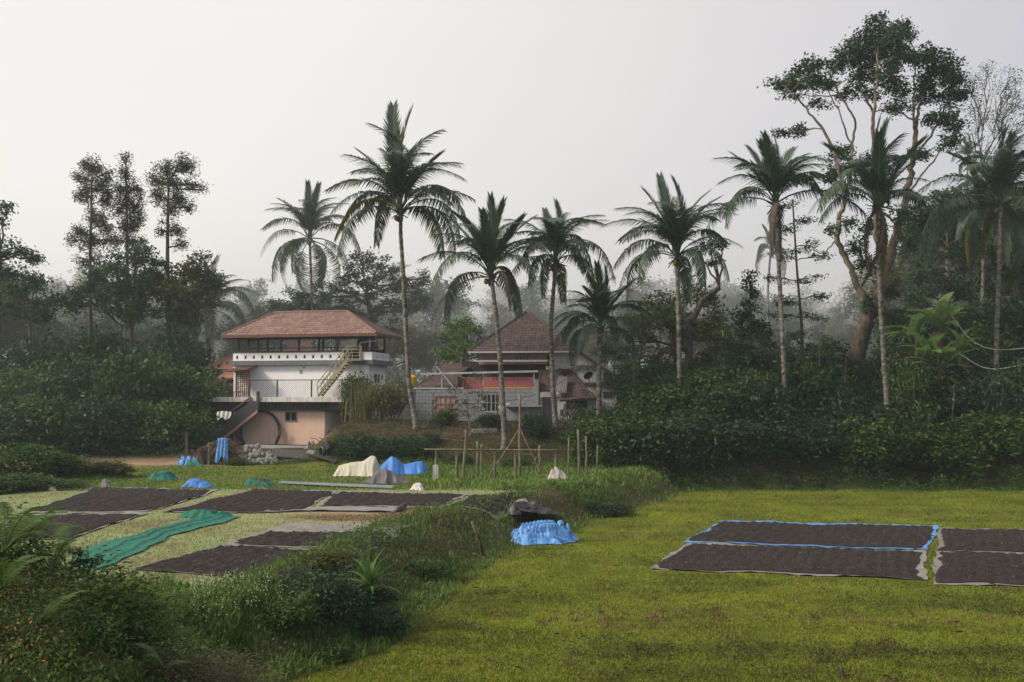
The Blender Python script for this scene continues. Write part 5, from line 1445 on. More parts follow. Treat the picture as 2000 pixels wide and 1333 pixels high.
# neighbour houses behind, seen past the white one
def small_house(label, D, px, yaw, x0, x1, yr, ye, yb, wallm, tilem, dep=5, over=0.4, ridge=.25, seed=3, windows=()):
    H = House('tiled_house', label, 'house', D, px, yaw, 0)
    zb = tz(H.O.x, H.O.y); H.root.location.z = zb; H.zb = zb
    u0, u1 = H.at(x0, ye, 0).x, H.at(x1, ye, 0).x; ze = H.at((x0 + x1) / 2, ye, 0).z; zr = H.at((x0 + x1) / 2, yr, dep / 2).z
    MB().box(u0 + over, u1 - over, over, dep - over, -.5, ze - .05).build('wall', wallm, H.root)
    w_ = u1 - u0
    hip_roof(H.root, u0, u1, 0, dep, ze, zr, u0 + w_ * ridge, u1 - w_ * ridge, dep / 2, tilem, seed)
    for (xa, xb, ya, yb_) in windows:
        f = H.box(xa, xb, ya, yb_, over - .04, .06).build('window', M['glass_dark'], H.root)
    return H
hA = small_house('orange tiled house peeping out left of the rust porch', 82, 455, 10, 395, 500, 695, 722, 770, M['pink_pale'], M['tile_orange'], 6)
for yy in (748, 733):
    p0, p1 = hA.at(425, yy + 7, -.9), hA.at(480, yy, -.9)
    MB().prism([(p0.x, -.95, p0.z), (p1.x, -.95, p0.z), (p1.x, -.05, p0.z + .5), (p0.x, -.05, p0.z + .5)], (0, 0, .06)).build('porch_roof', M['tile_orange'], hA.root)
small_house('small red roof seen through the open pavilion', 98, 578, 5, 545, 612, 671, 688, 700, M['white_wall'], M['tile_orange'], 5, ridge=.35)
small_house('dark tiled roof glimpsed between the yellow green tree and the conical tree', 80, 1378, 0, 1340, 1425, 694, 733, 760, M['white_wall'], M['tile_brown'], 6, ridge=.2)

# ================================================================== brown tiled house
H2 = House('old_house', 'old brown tiled house with pyramid roof, unfinished block wall and white annex', 'house', 68, 1000, 8, 3.1)
R2 = H2.root
def B2(name, mat, x0, x1, y0, y1, w, dw, **k): return H2.box(x0, x1, y0, y1, w, dw).build(name, mat, R2, **k)
# upper storey with pyramid roof
u0, u1, uz0, uz1 = H2.rect(914, 1129, 685, 690, 1.0)
ez = H2.at(1000, 687, 1.0).z; ax = H2.at(1031, 611, 4.6)
hip_roof(R2, u0, u1, 1.0, 8.2, ez, ax.z, ax.x - .12, ax.x + .12, 4.6, M['tile_brown'], 21)
MB().box(u0, u1, .86, .98, ez - .1, ez + .02).build('gutter', M['pvc'], R2)
B2('upper_wall', M['pink_pale'], 935, 1068, 688, 712, 2.0, 5)
B2('upper_wall', M['old_white'], 1076, 1128, 688, 760, 1.9, 5)
wn = empty('window'); wn.parent = R2
H2.box(1009, 1031, 689, 705, 1.97, .02).build('pane', M['glass_dark'], wn)
mb = MB()
for x in (1009, 1016, 1023.5, 1030): H2.box(x, x + 1.4, 689, 705, 1.94, .03, mb)
mb.build('window_frame', M['wood_dark'], wn)
# white gable side stepping down to the right
pts = [H2.at(x, y, 1.2) for x, y in ((1128, 690), (1132, 690), (1178, 722), (1216, 752), (1216, 775), (1128, 775))]
MB().prism([(p.x, 1.2, p.z) for p in pts], (0, 4, 0)).build('gable_wall', M['old_white'], R2)
pts = [H2.at(x, y, .9) for x, y in ((1127, 681), (1180, 718), (1222, 747), (1222, 752), (1178, 724), (1125, 688))]
MB().prism([(p.x, .6, p.z) for p in pts], (0, 4.8, .1)).build('lean_to_roof', M['tile_dark'], R2)
for yy, t in ((713, .10), (717, .05)): B2('ledge', M['grey_concrete'], 1078, 1168, yy, yy + 2, .9 + t, .28)
for x in (1092, 1105, 1118, 1132, 1146, 1158): B2('bracket', M['steel_dark'], x, x + 1, 714, 726, 1.0, .1)
B2('recess', M['interior'], 1178, 1196, 728, 748, 1.15, .06)
# dark open loft under the eaves, steel beams
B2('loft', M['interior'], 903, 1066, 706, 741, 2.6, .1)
B2('beam', M['steel_grey'], 930, 1070, 703.5, 707, .7, .12)
b_ = [H2.at(821, 731, -.6), H2.at(1051, 725.5, -.6)]
MB().bar(b_[0], b_[1], .12, .13).build('beam', M['steel_grey'], R2)
for x, y0, y1 in ((862, 731, 760), (943, 729, 752), (1042, 726, 750)): B2('post', M['steel_grey'], x, x + 1.6, y0, y1, -.55, .06)
p, q = H2.at(852, 716, -.8), H2.at(886, 757, -.8); MB().bar(p, q, .06).build('pipe', M['pvc'], R2)
# red painted inner wall with yellow rim
B2('inner_wall', M['red_wall'], 890, 1042, 737, 760, 1.4, .15)
B2('yellow_rim', M['yellow_paint'], 945, 1042, 756.5, 759.5, 1.25, .12)
mb = MB()
for i in range(9):
    x = 962 + i * 8; H2.box(x, x + .8, 737, 743, 1.36, .03, mb)
mb.build('rafter_ends', M['wood_dark'], R2)
# tiled lean-to roofs at the left
def slope_roof(pts, mat, seed, w0, w1):
    """pts eave-left, eave-right (plane w0), top-right, top-left (plane w1) in pixels"""
    A = H2.at(*pts[0], w0); Bq = H2.at(*pts[1], w0); Cq = H2.at(*pts[2], w1); Dq = H2.at(*pts[3], w1)
    tiled([A, Bq, Cq, Dq], mat, 'roof_tiles', R2, seed=seed)
    k = MB(); k.v = [tuple(Vector(p) - Vector((0, 0, .06))) for p in (A, Bq, Cq, Dq)]; k.f = [(0, 1, 2, 3)]; k.build('roof', M['wood_dark'], R2)
    ridge_tiles(A, Dq, mat, R2); ridge_tiles(Bq, Cq, mat, R2)
slope_roof([(808, 758), (893, 757), (893, 727), (858, 727)], M['tile_brown'], 31, -.25, 1.8)
slope_roof([(855, 727), (905, 727), (925, 711), (864, 711)], M['tile_brown'], 33, 1.9, 3.2)
slope_roof([(1050, 764), (1098, 764), (1098, 723), (1058, 723)], M['tile_dark'], 35, -.4, 1.8)
slope_roof([(1096, 783), (1163, 779), (1112, 723), (1096, 723)], M['tile_dark'], 37, -.9, 1.8)
# corrugated sheet on the lean-to
def corrugated(name, mat, A, Bq, Cq, Dq, parent, n=12, amp=.035, kind=None):
    """A,B lower edge; C,D upper edge (C above B); ridges run up the slope"""
    A, Bq, Cq, Dq = map(Vector, (A, Bq, Cq, Dq)); nr = (Bq - A).cross(Dq - A).normalized(); rows = []
    for t in (0, .5, 1):
        row = []
        for i in range(n * 4 + 1):
            s_ = i / (n * 4); p = A.lerp(Bq, s_).lerp(Dq.lerp(Cq, s_), t); row.append(p + nr * (amp * sin(2 * pi * i / 4)))
        rows.append(row)
    mb = MB().grid(rows)
    return mb.build(name, mat, parent, True)
corrugated('corrugated_sheet', M['galv'], H2.at(1084, 767, -.98), H2.at(1106, 768, -.98), H2.at(1109, 736, .3), H2.at(1090, 735, .3), R2, 6)
# mint and white bits, kitchen wall
B2('side_wall', M['mint_wall'], 1052, 1080, 744, 758, .9, .15)
B2('side_wall', M['old_white'], 1052, 1084, 758, 778, .9, .15)
B2('side_wall', M['grey_concrete'], 1058, 1092, 776, 824, .3, .2)
B2('kitchen_wall', M['old_white'], 1088, 1148, 778, 824, .0, .2)
B2('dark_patch', M['interior'], 1105, 1146, 783, 796, -.03, .028)  # near-black plate on the upper part of the kitchen wall
# annex at the right
B2('annex_wall', M['old_white'], 1148, 1212, 752, 800, -.2, 4)
B2('annex_slab', M['dark_concrete'], 1142, 1220, 747.5, 752.5, -.7, 4.8)
B2('annex_window', M['interior'], 1178, 1195, 766, 778, -.24, .05)
mb = MB()
for x in (1178, 1182, 1186, 1190, 1194): H2.box(x, x + .8, 766, 778, -.27, .03, mb)
for y in (766, 770, 774, 777.5): H2.box(1178, 1195, y, y + .6, -.285, .014, mb)
mb.build('window_grille', M['grey_concrete'], R2)
# satellite dish
dish = empty('satellite_dish'); dish.parent = R2
c = H2.at(1149, 734, -.1); dish.location = c
mb = MB(); rows = []
for i in range(5):
    rr_ = .36 * i / 4
    rows.append([(cos(t) * rr_, -.12 * (1 - (i / 4) ** 2) * -1 - .0, sin(t) * rr_ * .72) for t in np.linspace(0, 2 * pi, 19)])
o = mb.grid(rows).build('reflector', M['steel_dark'], dish, True); o.rotation_euler = (radians(20), radians(-22), radians(25))
MB().bar((0, .1, 0), (.05, .6, -.55), .05).build('mount', M['steel_dark'], dish)
# unfinished block wall, block by block
bw0, bw1, bz0_, bz1_ = H2.rect(812, 1052, 760, 826, -.5)
o = MB().box(bw0, bw1, -.45, -.28, bz0_ - .3, bz1_ - .01).build('mortar_core', M['mortar'], R2)
wins = [H2.rect(848, 888, 773, 806, -.5), H2.rect(943, 976, 770, 804, -.5)]
proto_b = MB().box(-.5, .5, 0, .10, 0, 1); pm = proto_b.mesh('block', M['block'])
bh = .235; bl = .46; nrow = int((bz1_ - bz0_) / bh)
rb = np.random.default_rng(71)
cnt = 0
for j in range(nrow):
    z = bz0_ + j * (bz1_ - bz0_) / nrow; hz_ = (bz1_ - bz0_) / nrow
    u = bw0 - (bl / 2 if j % 2 else 0)
    while u < bw1 - .05:
        ua, ub = max(u, bw0), min(u + bl, bw1)
        u += bl
        cx_ = (ua + ub) / 2; zc = z + hz_ / 2
        if ub - ua < .06 or any(w_[0] - .05 < cx_ < w_[1] + .05 and w_[2] - .05 < zc < w_[3] + .05 for w_ in wins): continue
        if j == nrow - 1 and rb.random() < .0: continue
        o = link('block', pm, R2); cnt += 1
        o.location = (cx_, -.55 + rb.normal(0, .006), z + .006); o.scale = (ub - ua - .018, 1, hz_ - .016)
for w_, kind_ in ((wins[0], 0), (wins[1], 1)):
    wn = empty('window'); wn.parent = R2
    MB().box(w_[0], w_[1], -.46, -.448, w_[2], w_[3]).build('pane', M['pink_pale'] if kind_ == 0 else M['glass_dark'], wn)
    mb = MB()
    for i in range(5): mb.bar((w_[0] + (w_[1] - w_[0]) * i / 4, -.5, w_[2]), (w_[0] + (w_[1] - w_[0]) * i / 4, -.5, w_[3]), .05 if i % 2 == 0 else .03)
    for i in range(3): mb.bar((w_[0], -.5, w_[2] + (w_[3] - w_[2]) * i / 2), (w_[1], -.5, w_[2] + (w_[3] - w_[2]) * i / 2), .05)
    mb.build('window_frame', M['steel_tan'] if kind_ == 0 else M['pvc'], wn)
# block return wall at the right, ledge and plinth
p = [H2.at(x, y, -.6) for x, y in ((1040, 762), (1046, 745), (1052, 743), (1052, 792), (1040, 792))]
MB().prism([(q.x, -.62, q.z) for q in p], (0, .9, 0)).build('return_wall', M['block'], R2)
B2('plinth', M['dark_concrete'], 812, 1075, 822, 850, -.62, .5)
B2('ledge', M['grey_concrete'], 985, 1060, 792, 795, -1.2, .7)
B2('recess_wall', M['block'], 985, 1058, 795, 824, -.58, .06)
B2('wall_cap', M['pvc'], 808, 905, 757.5, 760, -.6, .35)
pts = [H2.at(x, y, -1.1) for x, y in ((978, 802), (996, 789), (984, 789), (972, 795))]
MB().prism([(q.x, -1.1, q.z) for q in pts], (0, .02, .03)).build('hanging_sheet', M['pvc'], R2)
# yellow water tank on its stand, left of the brown house
p = H2.at(804, 754, 1.5); wp = world_of(H2, p)
tank = empty('water_tank', (wp.x, wp.y, wp.z)); tag(tank, 'yellow plastic water tank on a stand behind the tallest palm trunk', 'water tank')
sc_ = 68.5 / F
prof = [(0, 0), (9.5, 0), (10.2, 1), (9.8, 2.5), (10.4, 4), (9.8, 6), (10.4, 8), (9.8, 10), (10.4, 12), (9.8, 14), (10.4, 16), (9.6, 18.5), (7, 20.5), (3.5, 21.3), (3.2, 22.3), (0, 22.3)]
mb = MB(); mb.grid([[(cos(t) * r_ * sc_, sin(t) * r_ * sc_, z * sc_) for t in np.linspace(0, 2 * pi, 21)] for r_, z in prof]).build('tank_body', M['yellow_plastic'], tank, True)
hh_ = wp.z - tz(wp.x, wp.y)
mb = MB().box(-.75, .6, -.5, .5, -.14, -.005).build('stand_top', M['dark_concrete'], tank)
for sx in (-.6, .45):
    for sy in (-.4, .4): MB().box(sx - .08, sx + .08, sy - .08, sy + .08, -hh_ - .1, -.14).build('stand_leg', M['grey_concrete'], tank)

# ------------------------------------------------------------------ drying beds: sheets on the ground and the coffee spread on them
def cloth_mat(name, c, c2, rough=.6, spec=.35, transl=0.0, scale=1.5, bump=.01, bscale=14):
    return solid(name, c, rough, spec, c2=c2, scale=scale, bump=bump, bscale=bscale)
M['tarp_grey'] = cloth_mat('tarp_grey', (.25, .235, .225), (.155, .145, .14), .75)
M['tarp_pale'] = cloth_mat('tarp_pale', (.245, .235, .225), (.14, .132, .128), .75)
M['tarp_blue'] = cloth_mat('tarp_blue', (.045, .20, .58), (.03, .13, .43), .5)
M['tarp_sky'] = cloth_mat('tarp_sky', (.15, .37, .70), (.035, .15, .45), .45, .45, scale=5.0, bump=.02, bscale=9)
M['tarp_black'] = cloth_mat('tarp_black', (.026, .026, .030), (.014, .014, .016), .45, .5)
M['tarp_beige'] = cloth_mat('tarp_beige', (.52, .47, .36), (.36, .40, .34), .75, scale=2.5)
M['tarp_slate'] = cloth_mat('tarp_slate', (.13, .125, .135), (.065, .062, .068), .6)
M['net_green'] = cloth_mat('net_green', (.006, .16, .105), (.004, .095, .066), .7, scale=4)
M['net_teal'] = cloth_mat('net_teal', (.015, .18, .13), (.006, .10, .08), .7, scale=6)
M['sack_white'] = cloth_mat('sack_white', (.68, .67, .63), (.5, .49, .46), .7)
M['sack_yellow'] = cloth_mat('sack_yellow', (.55, .45, .06), (.34, .30, .06), .6)
M['coffee'] = solid('coffee', (.038, .030, .029), .85, .2, c2=(.015, .0125, .0125), scale=3.5, bump=.012, bscale=60, detail=8)
M['coffee_bits'] = foliage('coffee_bits', (.012, .010, .010), (.085, .062, .055), .0, rough=.8, third=(.22, .17, .125))

def polyline_at(pts, t):
    pts = np.asarray(pts, float); d = np.r_[0, np.cumsum(np.linalg.norm(np.diff(pts, axis=0), axis=1))]; d /= d[-1]
    return np.stack([np.interp(t, d, pts[:, i]) for i in range(pts.shape[1])], -1)
def patch(q, nu, nv, r, ragged=.05, dz=.0):
    """bilinear patch over 4 ground corners (near-left, near-right, far-right, far-left), with uneven edges -> (nu,nv,2)"""
    q = np.array([(p.x, p.y) for p in q]); u = np.linspace(0, 1, nu)[:, None, None]; v = np.linspace(0, 1, nv)[None, :, None]
    p = (q[0] * (1 - u) + q[1] * u) * (1 - v) + (q[3] * (1 - u) + q[2] * u) * v
    ph = r.uniform(0, 6.28, 8)
    du = sum(np.sin(v[..., 0] * k * 6.0 + ph[k]) / k for k in range(1, 8)) * ragged; dv = sum(np.sin(u[..., 0] * k * 7.0 + ph[k - 1]) / k for k in range(1, 8)) * ragged
    eu = np.where(u[..., 0] < .5, 1 - np.clip(u[..., 0] * 5, 0, 1), 1 - np.clip((1 - u[..., 0]) * 5, 0, 1)); ev = np.where(v[..., 0] < .5, 1 - np.clip(v[..., 0] * 5, 0, 1), 1 - np.clip((1 - v[..., 0]) * 5, 0, 1))
    ux = unit((q[1] - q[0])[None])[0]; vx = unit((q[3] - q[0])[None])[0]
    return p + (eu * du)[..., None] * ux + (ev * dv)[..., None] * vx
def grid_mesh(name, X, mats, smooth=True):
    nu, nv = X.shape[:2]; ii = np.arange(nu * nv).reshape(nu, nv)
    Fq = np.stack([ii[:-1, :-1].ravel(), ii[1:, :-1].ravel(), ii[1:, 1:].ravel(), ii[:-1, 1:].ravel()], 1)
    return mesh_np(name, X.reshape(-1, 3), Fq, mats, smooth=smooth)
bed_n = 0
def bed(label, px, z, tmat, coffee=((.02, .98), (.04, .96)), seed=1, ridge_along_u=False, rim=.045, clabel=None):
    r = np.random.default_rng(500 + seed)
    q = [G(x, y, z) for x, y in px]
    nu, nv = 90, 40
    xy = patch(q, nu, nv, r)
    zz = terrain(xy[..., 0], xy[..., 1]) + .012
    U, Vv = np.meshgrid(np.linspace(0, 1, nu), np.linspace(0, 1, nv), indexing='ij')
    edge = np.minimum(np.minimum(U * 12, (1 - U) * 12), np.minimum(Vv * 7, (1 - Vv) * 7))
    ru = np.clip(1 - edge * 2.2, 0, 1)
    zz = zz + rim * ru * np.clip(.5 + .5 * wob(xy[..., 0] * 7, xy[..., 1] * 7, 1.0), 0, 1.4) + .012 * ru * wob(xy[..., 0], xy[..., 1], .25)
    X = np.dstack([xy, zz]); c0 = X[nu // 2, nv // 2].copy()
    o = link('drying_sheet', grid_mesh('drying_sheet', X - c0, [tmat])); o.location = c0
    tag(o, label, 'tarpaulin', 'sheets of the drying beds')
    if not coffee: return
    (ua, ub), (va, vb) = coffee
    qq = [np.array((p.x, p.y)) for p in q]
    def pt(u, v): return (qq[0] * (1 - u) + qq[1] * u) * (1 - v) + (qq[3] * (1 - u) + qq[2] * u) * v
    sub = [Vector((*pt(ua, va), 0)), Vector((*pt(ub, va), 0)), Vector((*pt(ub, vb), 0)), Vector((*pt(ua, vb), 0))]
    W_ = (sub[1] - sub[0]).length; H_ = (sub[3] - sub[0]).length
    nu, nv = int(min(260, max(80, W_ / .05))), int(min(180, max(60, H_ / .05)))
    xy = patch(sub, nu, nv, r, .08)
    U, Vv = np.meshgrid(np.linspace(0, 1, nu), np.linspace(0, 1, nv), indexing='ij')
    prof = np.clip(np.minimum(np.minimum(U, 1 - U) * W_, np.minimum(Vv, 1 - Vv) * H_) / .16, 0, 1) ** .6
    along = (U * W_ if not ridge_along_u else Vv * H_) + .05 * wob(xy[..., 0], xy[..., 1], .4)
    zz = terrain(xy[..., 0], xy[..., 1]) + .036 + prof * (.03 + .013 * np.sin(along * 2 * pi / .38) + .014 * r.normal(0, 1, U.shape) + .02 * wob(xy[..., 0], xy[..., 1], .3))
    X = np.dstack([xy, zz]); V = X.reshape(-1, 3); ii = np.arange(nu * nv).reshape(nu, nv)
    Fq = np.stack([ii[:-1, :-1].ravel(), ii[1:, :-1].ravel(), ii[1:, 1:].ravel(), ii[:-1, 1:].ravel()], 1)
    # loose berries and husks on top
    k = int(min(4200, W_ * H_ * 90)); iu = r.integers(2, nu - 2, k); iv = r.integers(2, nv - 2, k)
    c = X[iu, iv] + np.c_[r.normal(0, .02, (k, 2)), np.full(k, .012)]; s = r.uniform(.007, .016, k) * (1 + c[:, 1] / 90)
    oct_ = np.array([(1, 0, 0), (-.5, .87, 0), (-.5, -.87, 0), (0, 0, 1.0)])
    rot = r.uniform(0, 6.28, k); cr_, sr_ = np.cos(rot), np.sin(rot)
    ov = np.stack([oct_[:, 0][None] * cr_[:, None] - oct_[:, 1][None] * sr_[:, None], oct_[:, 0][None] * sr_[:, None] + oct_[:, 1][None] * cr_[:, None], np.repeat(oct_[:, 2][None], k, 0)], -1)
    BV = (c[:, None] + ov * s[:, None, None]).reshape(-1, 3); b0 = len(V); kk = b0 + np.arange(k)[:, None] * 4
    BF = np.concatenate([kk + np.array([[0, 1, 3]]), kk + np.array([[1, 2, 3]]), kk + np.array([[2, 0, 3]])])
    v = np.concatenate([np.full(len(V), .3), np.repeat(np.where(r.random(k) < .05, 1.1, r.uniform(0, .7, k)), 4)])
    me = mesh_np('drying_coffee', np.concatenate([V, BV]) - c0, [Fq, BF], [M['coffee'], M['coffee_bits']], {'v': v}, smooth=True, midx=np.r_[np.zeros(len(Fq), int), np.ones(len(BF), int)])
    o = link('drying_coffee', me); o.location = c0; tag(o, kind='stuff')
# lower field
bed('sheet with bright blue edges under the back left coffee bed in the green field', [(1338, 1060), (1814, 1077), (1832, 1029), (1408, 1018)], 0, M['tarp_sky'], ((.012, .985), (.05, .93)), 1)
bed('grey sheet under the front left coffee bed in the green field', [(1268, 1114), (1812, 1134), (1806, 1079), (1343, 1062)], 0, M['tarp_pale'], ((.015, .975), (.04, .96)), 2)
bed('grey sheet under the front coffee bed cut by the right edge', [(1822, 1143), (2160, 1154), (2130, 1086), (1826, 1080)], 0, M['tarp_pale'], ((.03, .99), (.05, .97)), 3)
bed('grey sheet under the back coffee bed cut by the right edge', [(1828, 1079), (2130, 1085), (2110, 1040), (1834, 1033)], 0, M['tarp_pale'], ((.03, .99), (.03, .95)), 4)
# upper yard
ZY = 1.1
bed('pale edged sheet of the farthest coffee bed at left with a dark back edge', [(45, 1003), (288, 1003), (432, 959), (190, 952)], ZY, M['tarp_pale'], ((.03, .97), (.05, .93)), 5)
bed('grey sheet of the coffee bed behind the ferns at the left', [(-20, 1056), (132, 1056), (285, 1006), (55, 1006)], ZY, M['tarp_pale'], ((.02, .95), (.03, .95)), 6)
bed('grey sheet of the long coffee bed behind the green net', [(308, 1004), (588, 1001), (656, 962), (505, 957)], ZY, M['tarp_pale'], ((.03, .985), (.03, .95)), 7)
bed('grey sheet of the narrow coffee bed behind the rolled grey tarpaulin', [(618, 989), (858, 991), (915, 967), (662, 962)], ZY, M['tarp_grey'], ((.02, .97), (.06, .94)), 8)
bed('grey sheet of the small coffee bed beside the black tarpaulin heap', [(876, 991), (975, 992), (1015, 969), (922, 967)], ZY, M['tarp_grey'], ((.04, .95), (.06, .94)), 9)
bed('bare grey sheet with a worn patch between two coffee beds', [(430, 1068), (705, 1076), (806, 1025), (552, 1024)], ZY, M['tarp_grey'], ((.06, .985), (.06, .58)), 10, rim=.03)
bed('grey sheet of the nearest coffee bed on the yard', [(255, 1115), (610, 1140), (705, 1078), (425, 1070)], ZY, M['tarp_pale'], ((.02, .99), (.02, .96)), 11)
# flat strip in the middle and its rolled end
q = [G(515, 1001, ZY), G(772, 1003, ZY), G(788, 993, ZY), G(548, 991, ZY)]; r = np.random.default_rng(77)
xy = patch(q, 60, 12, r, .06); X = np.dstack([xy, terrain(xy[..., 0], xy[..., 1]) + .05 + .03 * np.clip(wob(xy[..., 0], xy[..., 1], .25), 0, 2)])
o = link('tarpaulin', grid_mesh('tarpaulin', X - X[30, 6], [M['tarp_grey']])); o.location = X[30, 6]; tag(o, 'long creased grey tarpaulin strip lying empty beside the reddish chaff', 'tarpaulin')
p, q2 = G(776, 1003, ZY), G(790, 992, ZY)
o = MB().tube([(0, 0, .08), (q2 - p) * .5 + Vector((0, 0, .10)), (q2 - p) + Vector((0, 0, .08))], .10, 8).build('tarpaulin_roll', M['tarp_black'], None, True); o.location = p; tag(o, 'dark rolled end at the right of the long grey strip', 'tarpaulin')
# reddish chaff swept on the yard
M['chaff'] = foliage('chaff', (.14, .085, .05), (.34, .235, .15), 0, rough=.9)
r = np.random.default_rng(78); n = 16000
t = r.random(n); cx = np.where(r.random(n) < .7, r.normal(800, 45, n), r.normal(680, 50, n)); cyy = np.where(cx > 740, r.normal(1005, 4.5, n), r.normal(1012, 2.5, n))
pp = np.array([tuple(G(x, y, ZY)) for x, y in zip(cx, cyy)]); xy = pp[:, :2]
C = np.c_[xy, terrain(xy[:, 0], xy[:, 1]) + .012]; V, Fq = leaves(C, .05, r, elong=1.6, up=4)
o = link('coffee_chaff', mesh_np('coffee_chaff', V, Fq, [M['chaff']], {'v': np.repeat(r.random(n), 4)})); tag(o, kind='stuff')

# ------------------------------------------------------------------ heaps of cloth
def heap(name, label, cat, mat, p, wd, dp, h, seed, peaks=None, folds=1.0, n=54, yaw=0, fine=1.0, group=None, skirt=.12, freq=1.0):
    """crumpled sheet: a flat sheet folded many times along random lines, then slumped over a low mound"""
    r = np.random.default_rng(600 + seed); V = []; Fq = []; off = 0
    k = 64 if n > 80 else 44
    for layer in range(2 if n > 80 else 1):
        u = np.linspace(-1, 1, k); A, B_ = np.meshgrid(u, u, indexing='ij'); X = np.stack([A.ravel(), B_.ravel(), np.zeros(k * k)], 1)
        ext = 1 + .18 * np.sin(np.arctan2(X[:, 1], X[:, 0]) * 3 + r.uniform(0, 6)); X[:, :2] *= ext[:, None]
        for j in range(26):
            a = r.uniform(0, pi); d = np.array([cos(a), sin(a), 0]); nn = np.array([-sin(a), cos(a), 0]); c = r.uniform(-.75, .75); t = (X @ nn) - c
            ang = r.uniform(.25, .95) * (1 if r.random() < .5 else -1) * min(1.4, .55 * folds + .3)
            m_ = t > 0; q = X[m_]; q0 = q - nn * t[m_][:, None]; zz = q[:, 2]
            q0[:, 2] = 0; tt = t[m_]; X[m_] = q0 + nn * (tt * cos(ang) - zz * sin(ang))[:, None] + np.array([0, 0, 1]) * (tt * sin(ang) + zz * cos(ang))[:, None]
            if j % 3 == 2:
                X[:, 2] -= np.median(X[:, 2]); X[:, 2] *= .7
        X[:, :2] -= (X[:, :2].max(0) + X[:, :2].min(0)) / 2; X[:, :2] /= np.maximum(np.abs(X[:, :2]).max(0), 1e-6)
        cx_, cy_ = A.ravel() * np.sqrt(1 - B_.ravel() ** 2 / 2), B_.ravel() * np.sqrt(1 - A.ravel() ** 2 / 2); rad_ = np.hypot(cx_, cy_); an_ = np.arctan2(cy_, cx_)
        o_ = 1 + .14 * np.sin(an_ * 3 + seed) + .09 * np.sin(an_ * 7 + 2 * seed) + .05 * np.sin(an_ * 13 + seed)
        X[:, 0] = .86 * cx_ * o_ + .16 * X[:, 0]; X[:, 1] = .86 * cy_ * o_ + .16 * X[:, 1]
        sc_ = 1 - .22 * layer; X[:, 0] *= wd / 2 * sc_; X[:, 1] *= dp / 2 * sc_
        if layer: X[:, 0] += r.uniform(-.15, .15) * wd
        for q_ in range(5):
            a = r.uniform(0, pi); u_ = (X[:, 0] * cos(a) / wd + X[:, 1] * sin(a) / dp) * (3.0, 4.4, 6.5, 9, 13)[q_] * (.7 + .3 * freq) + .35 * X[:, 2] + r.random(); X[:, 2] += (.30, .24, .17, .12, .08)[q_] * folds * np.abs((u_ % 1) * 2 - 1)
        zl, zh = np.percentile(X[:, 2], 4), np.percentile(X[:, 2], 96); z = np.clip((X[:, 2] - zl) / max(zh - zl, 1e-6), 0, 1)
        if peaks:
            dm = np.max([q_[2] * np.clip(1 - np.hypot((X[:, 0] - q_[0] * wd / 2) / (q_[3] * wd / 2 + .2 * wd), (X[:, 1] - q_[1] * dp / 2) / (q_[3] * dp / 2 + .2 * dp)) ** 2, 0, 1) for q_ in peaks], 0)
        else: dm = np.clip(1 - (X[:, 0] / (wd / 2)) ** 2 - (X[:, 1] / (dp / 2)) ** 2, 0, 1) ** .7
        edge_ = np.clip((1 - rad_) * 2.2, 0, 1); X[:, 2] = (h * ((.45 * np.maximum(dm, .35 * edge_) + .62 * z) * edge_ ** .8) + .05 * h * z) * (1 - .06 * layer) + .012
        ii = np.arange(k * k).reshape(k, k) + off
        Fq.append(np.stack([ii[:-1, :-1].ravel(), ii[1:, :-1].ravel(), ii[1:, 1:].ravel(), ii[:-1, 1:].ravel()], 1)); V.append(X); off += k * k
    me = mesh_np(name, np.concatenate(V), [np.concatenate(Fq)], [mat])
    o = link(name, me); o.location = (p.x, p.y, tz(p.x, p.y) - .01); o.rotation_euler = (0, 0, yaw); tag(o, label, cat, group)
    return o
def covered(label, mat, p, wd, dp, prof, seed, yaw=0, fl=1.0):
    """cloth draped over a long object: prof = heights along its length, tent cross-section, folds running down the sides"""
    r = np.random.default_rng(800 + seed); nu, nv = 90, 41
    U = np.linspace(-1.12, 1.12, nu); Vv = np.linspace(-1.1, 1.1, nv); ph = r.uniform(0, 6.28, 6)
    hx = np.interp(U, [q[0] for q in prof], [q[1] for q in prof]); ker = np.array([1, 2, 3, 2, 1.]) / 9
    hx = np.convolve(np.pad(hx, 2, mode='edge'), ker, 'valid')
    A, B_ = np.meshgrid(U, Vv, indexing='ij'); h = hx[:, None] * np.clip(1 - np.abs(B_) ** 1.25, 0, 1)
    down = np.abs(B_) ** .7
    fold = (1 - 2 * np.abs(np.sin(A * 9 + ph[0] + 1.2 * np.sin(A * 3 + ph[1]) + np.sign(B_) * .7))) * .06 + (1 - 2 * np.abs(np.sin(A * 17 + ph[2] + B_ * 2))) * .025
    h = h + fl * fold * down * np.clip(hx, .1, 1)[:, None]
    yy = B_ * dp / 2 * (.45 + .55 * hx[:, None] / max(hx)) + fl * .05 * np.sin(A * 11 + ph[3]) * down
    xx = A * wd / 2 + .04 * np.sin(B_ * 5 + ph[4] + A * 3)
    X = np.dstack([xx, yy, np.maximum(h, .015 + .03 * np.abs(np.sin(A * 13 + ph[5])))])
    o = link('covered_heap', grid_mesh('covered_heap', X, [mat])); o.location = (p.x, p.y, tz(p.x, p.y) - .01); o.rotation_euler = (0, 0, yaw); tag(o, label, 'heap')
    return o
def at_px(px, py, z): return G(px, py, z)
heap('tarpaulin_pile', 'crumpled light blue tarpaulin pile lying in the green field', 'tarpaulin', M['tarp_sky'], at_px(1052, 1060, 0), 2.3, 1.8, .66, 1, [(-.4, 0, .8, .6), (.15, .2, 1.0, .5), (.6, 0, .7, .5)], 1.5, n=120, freq=2.2)
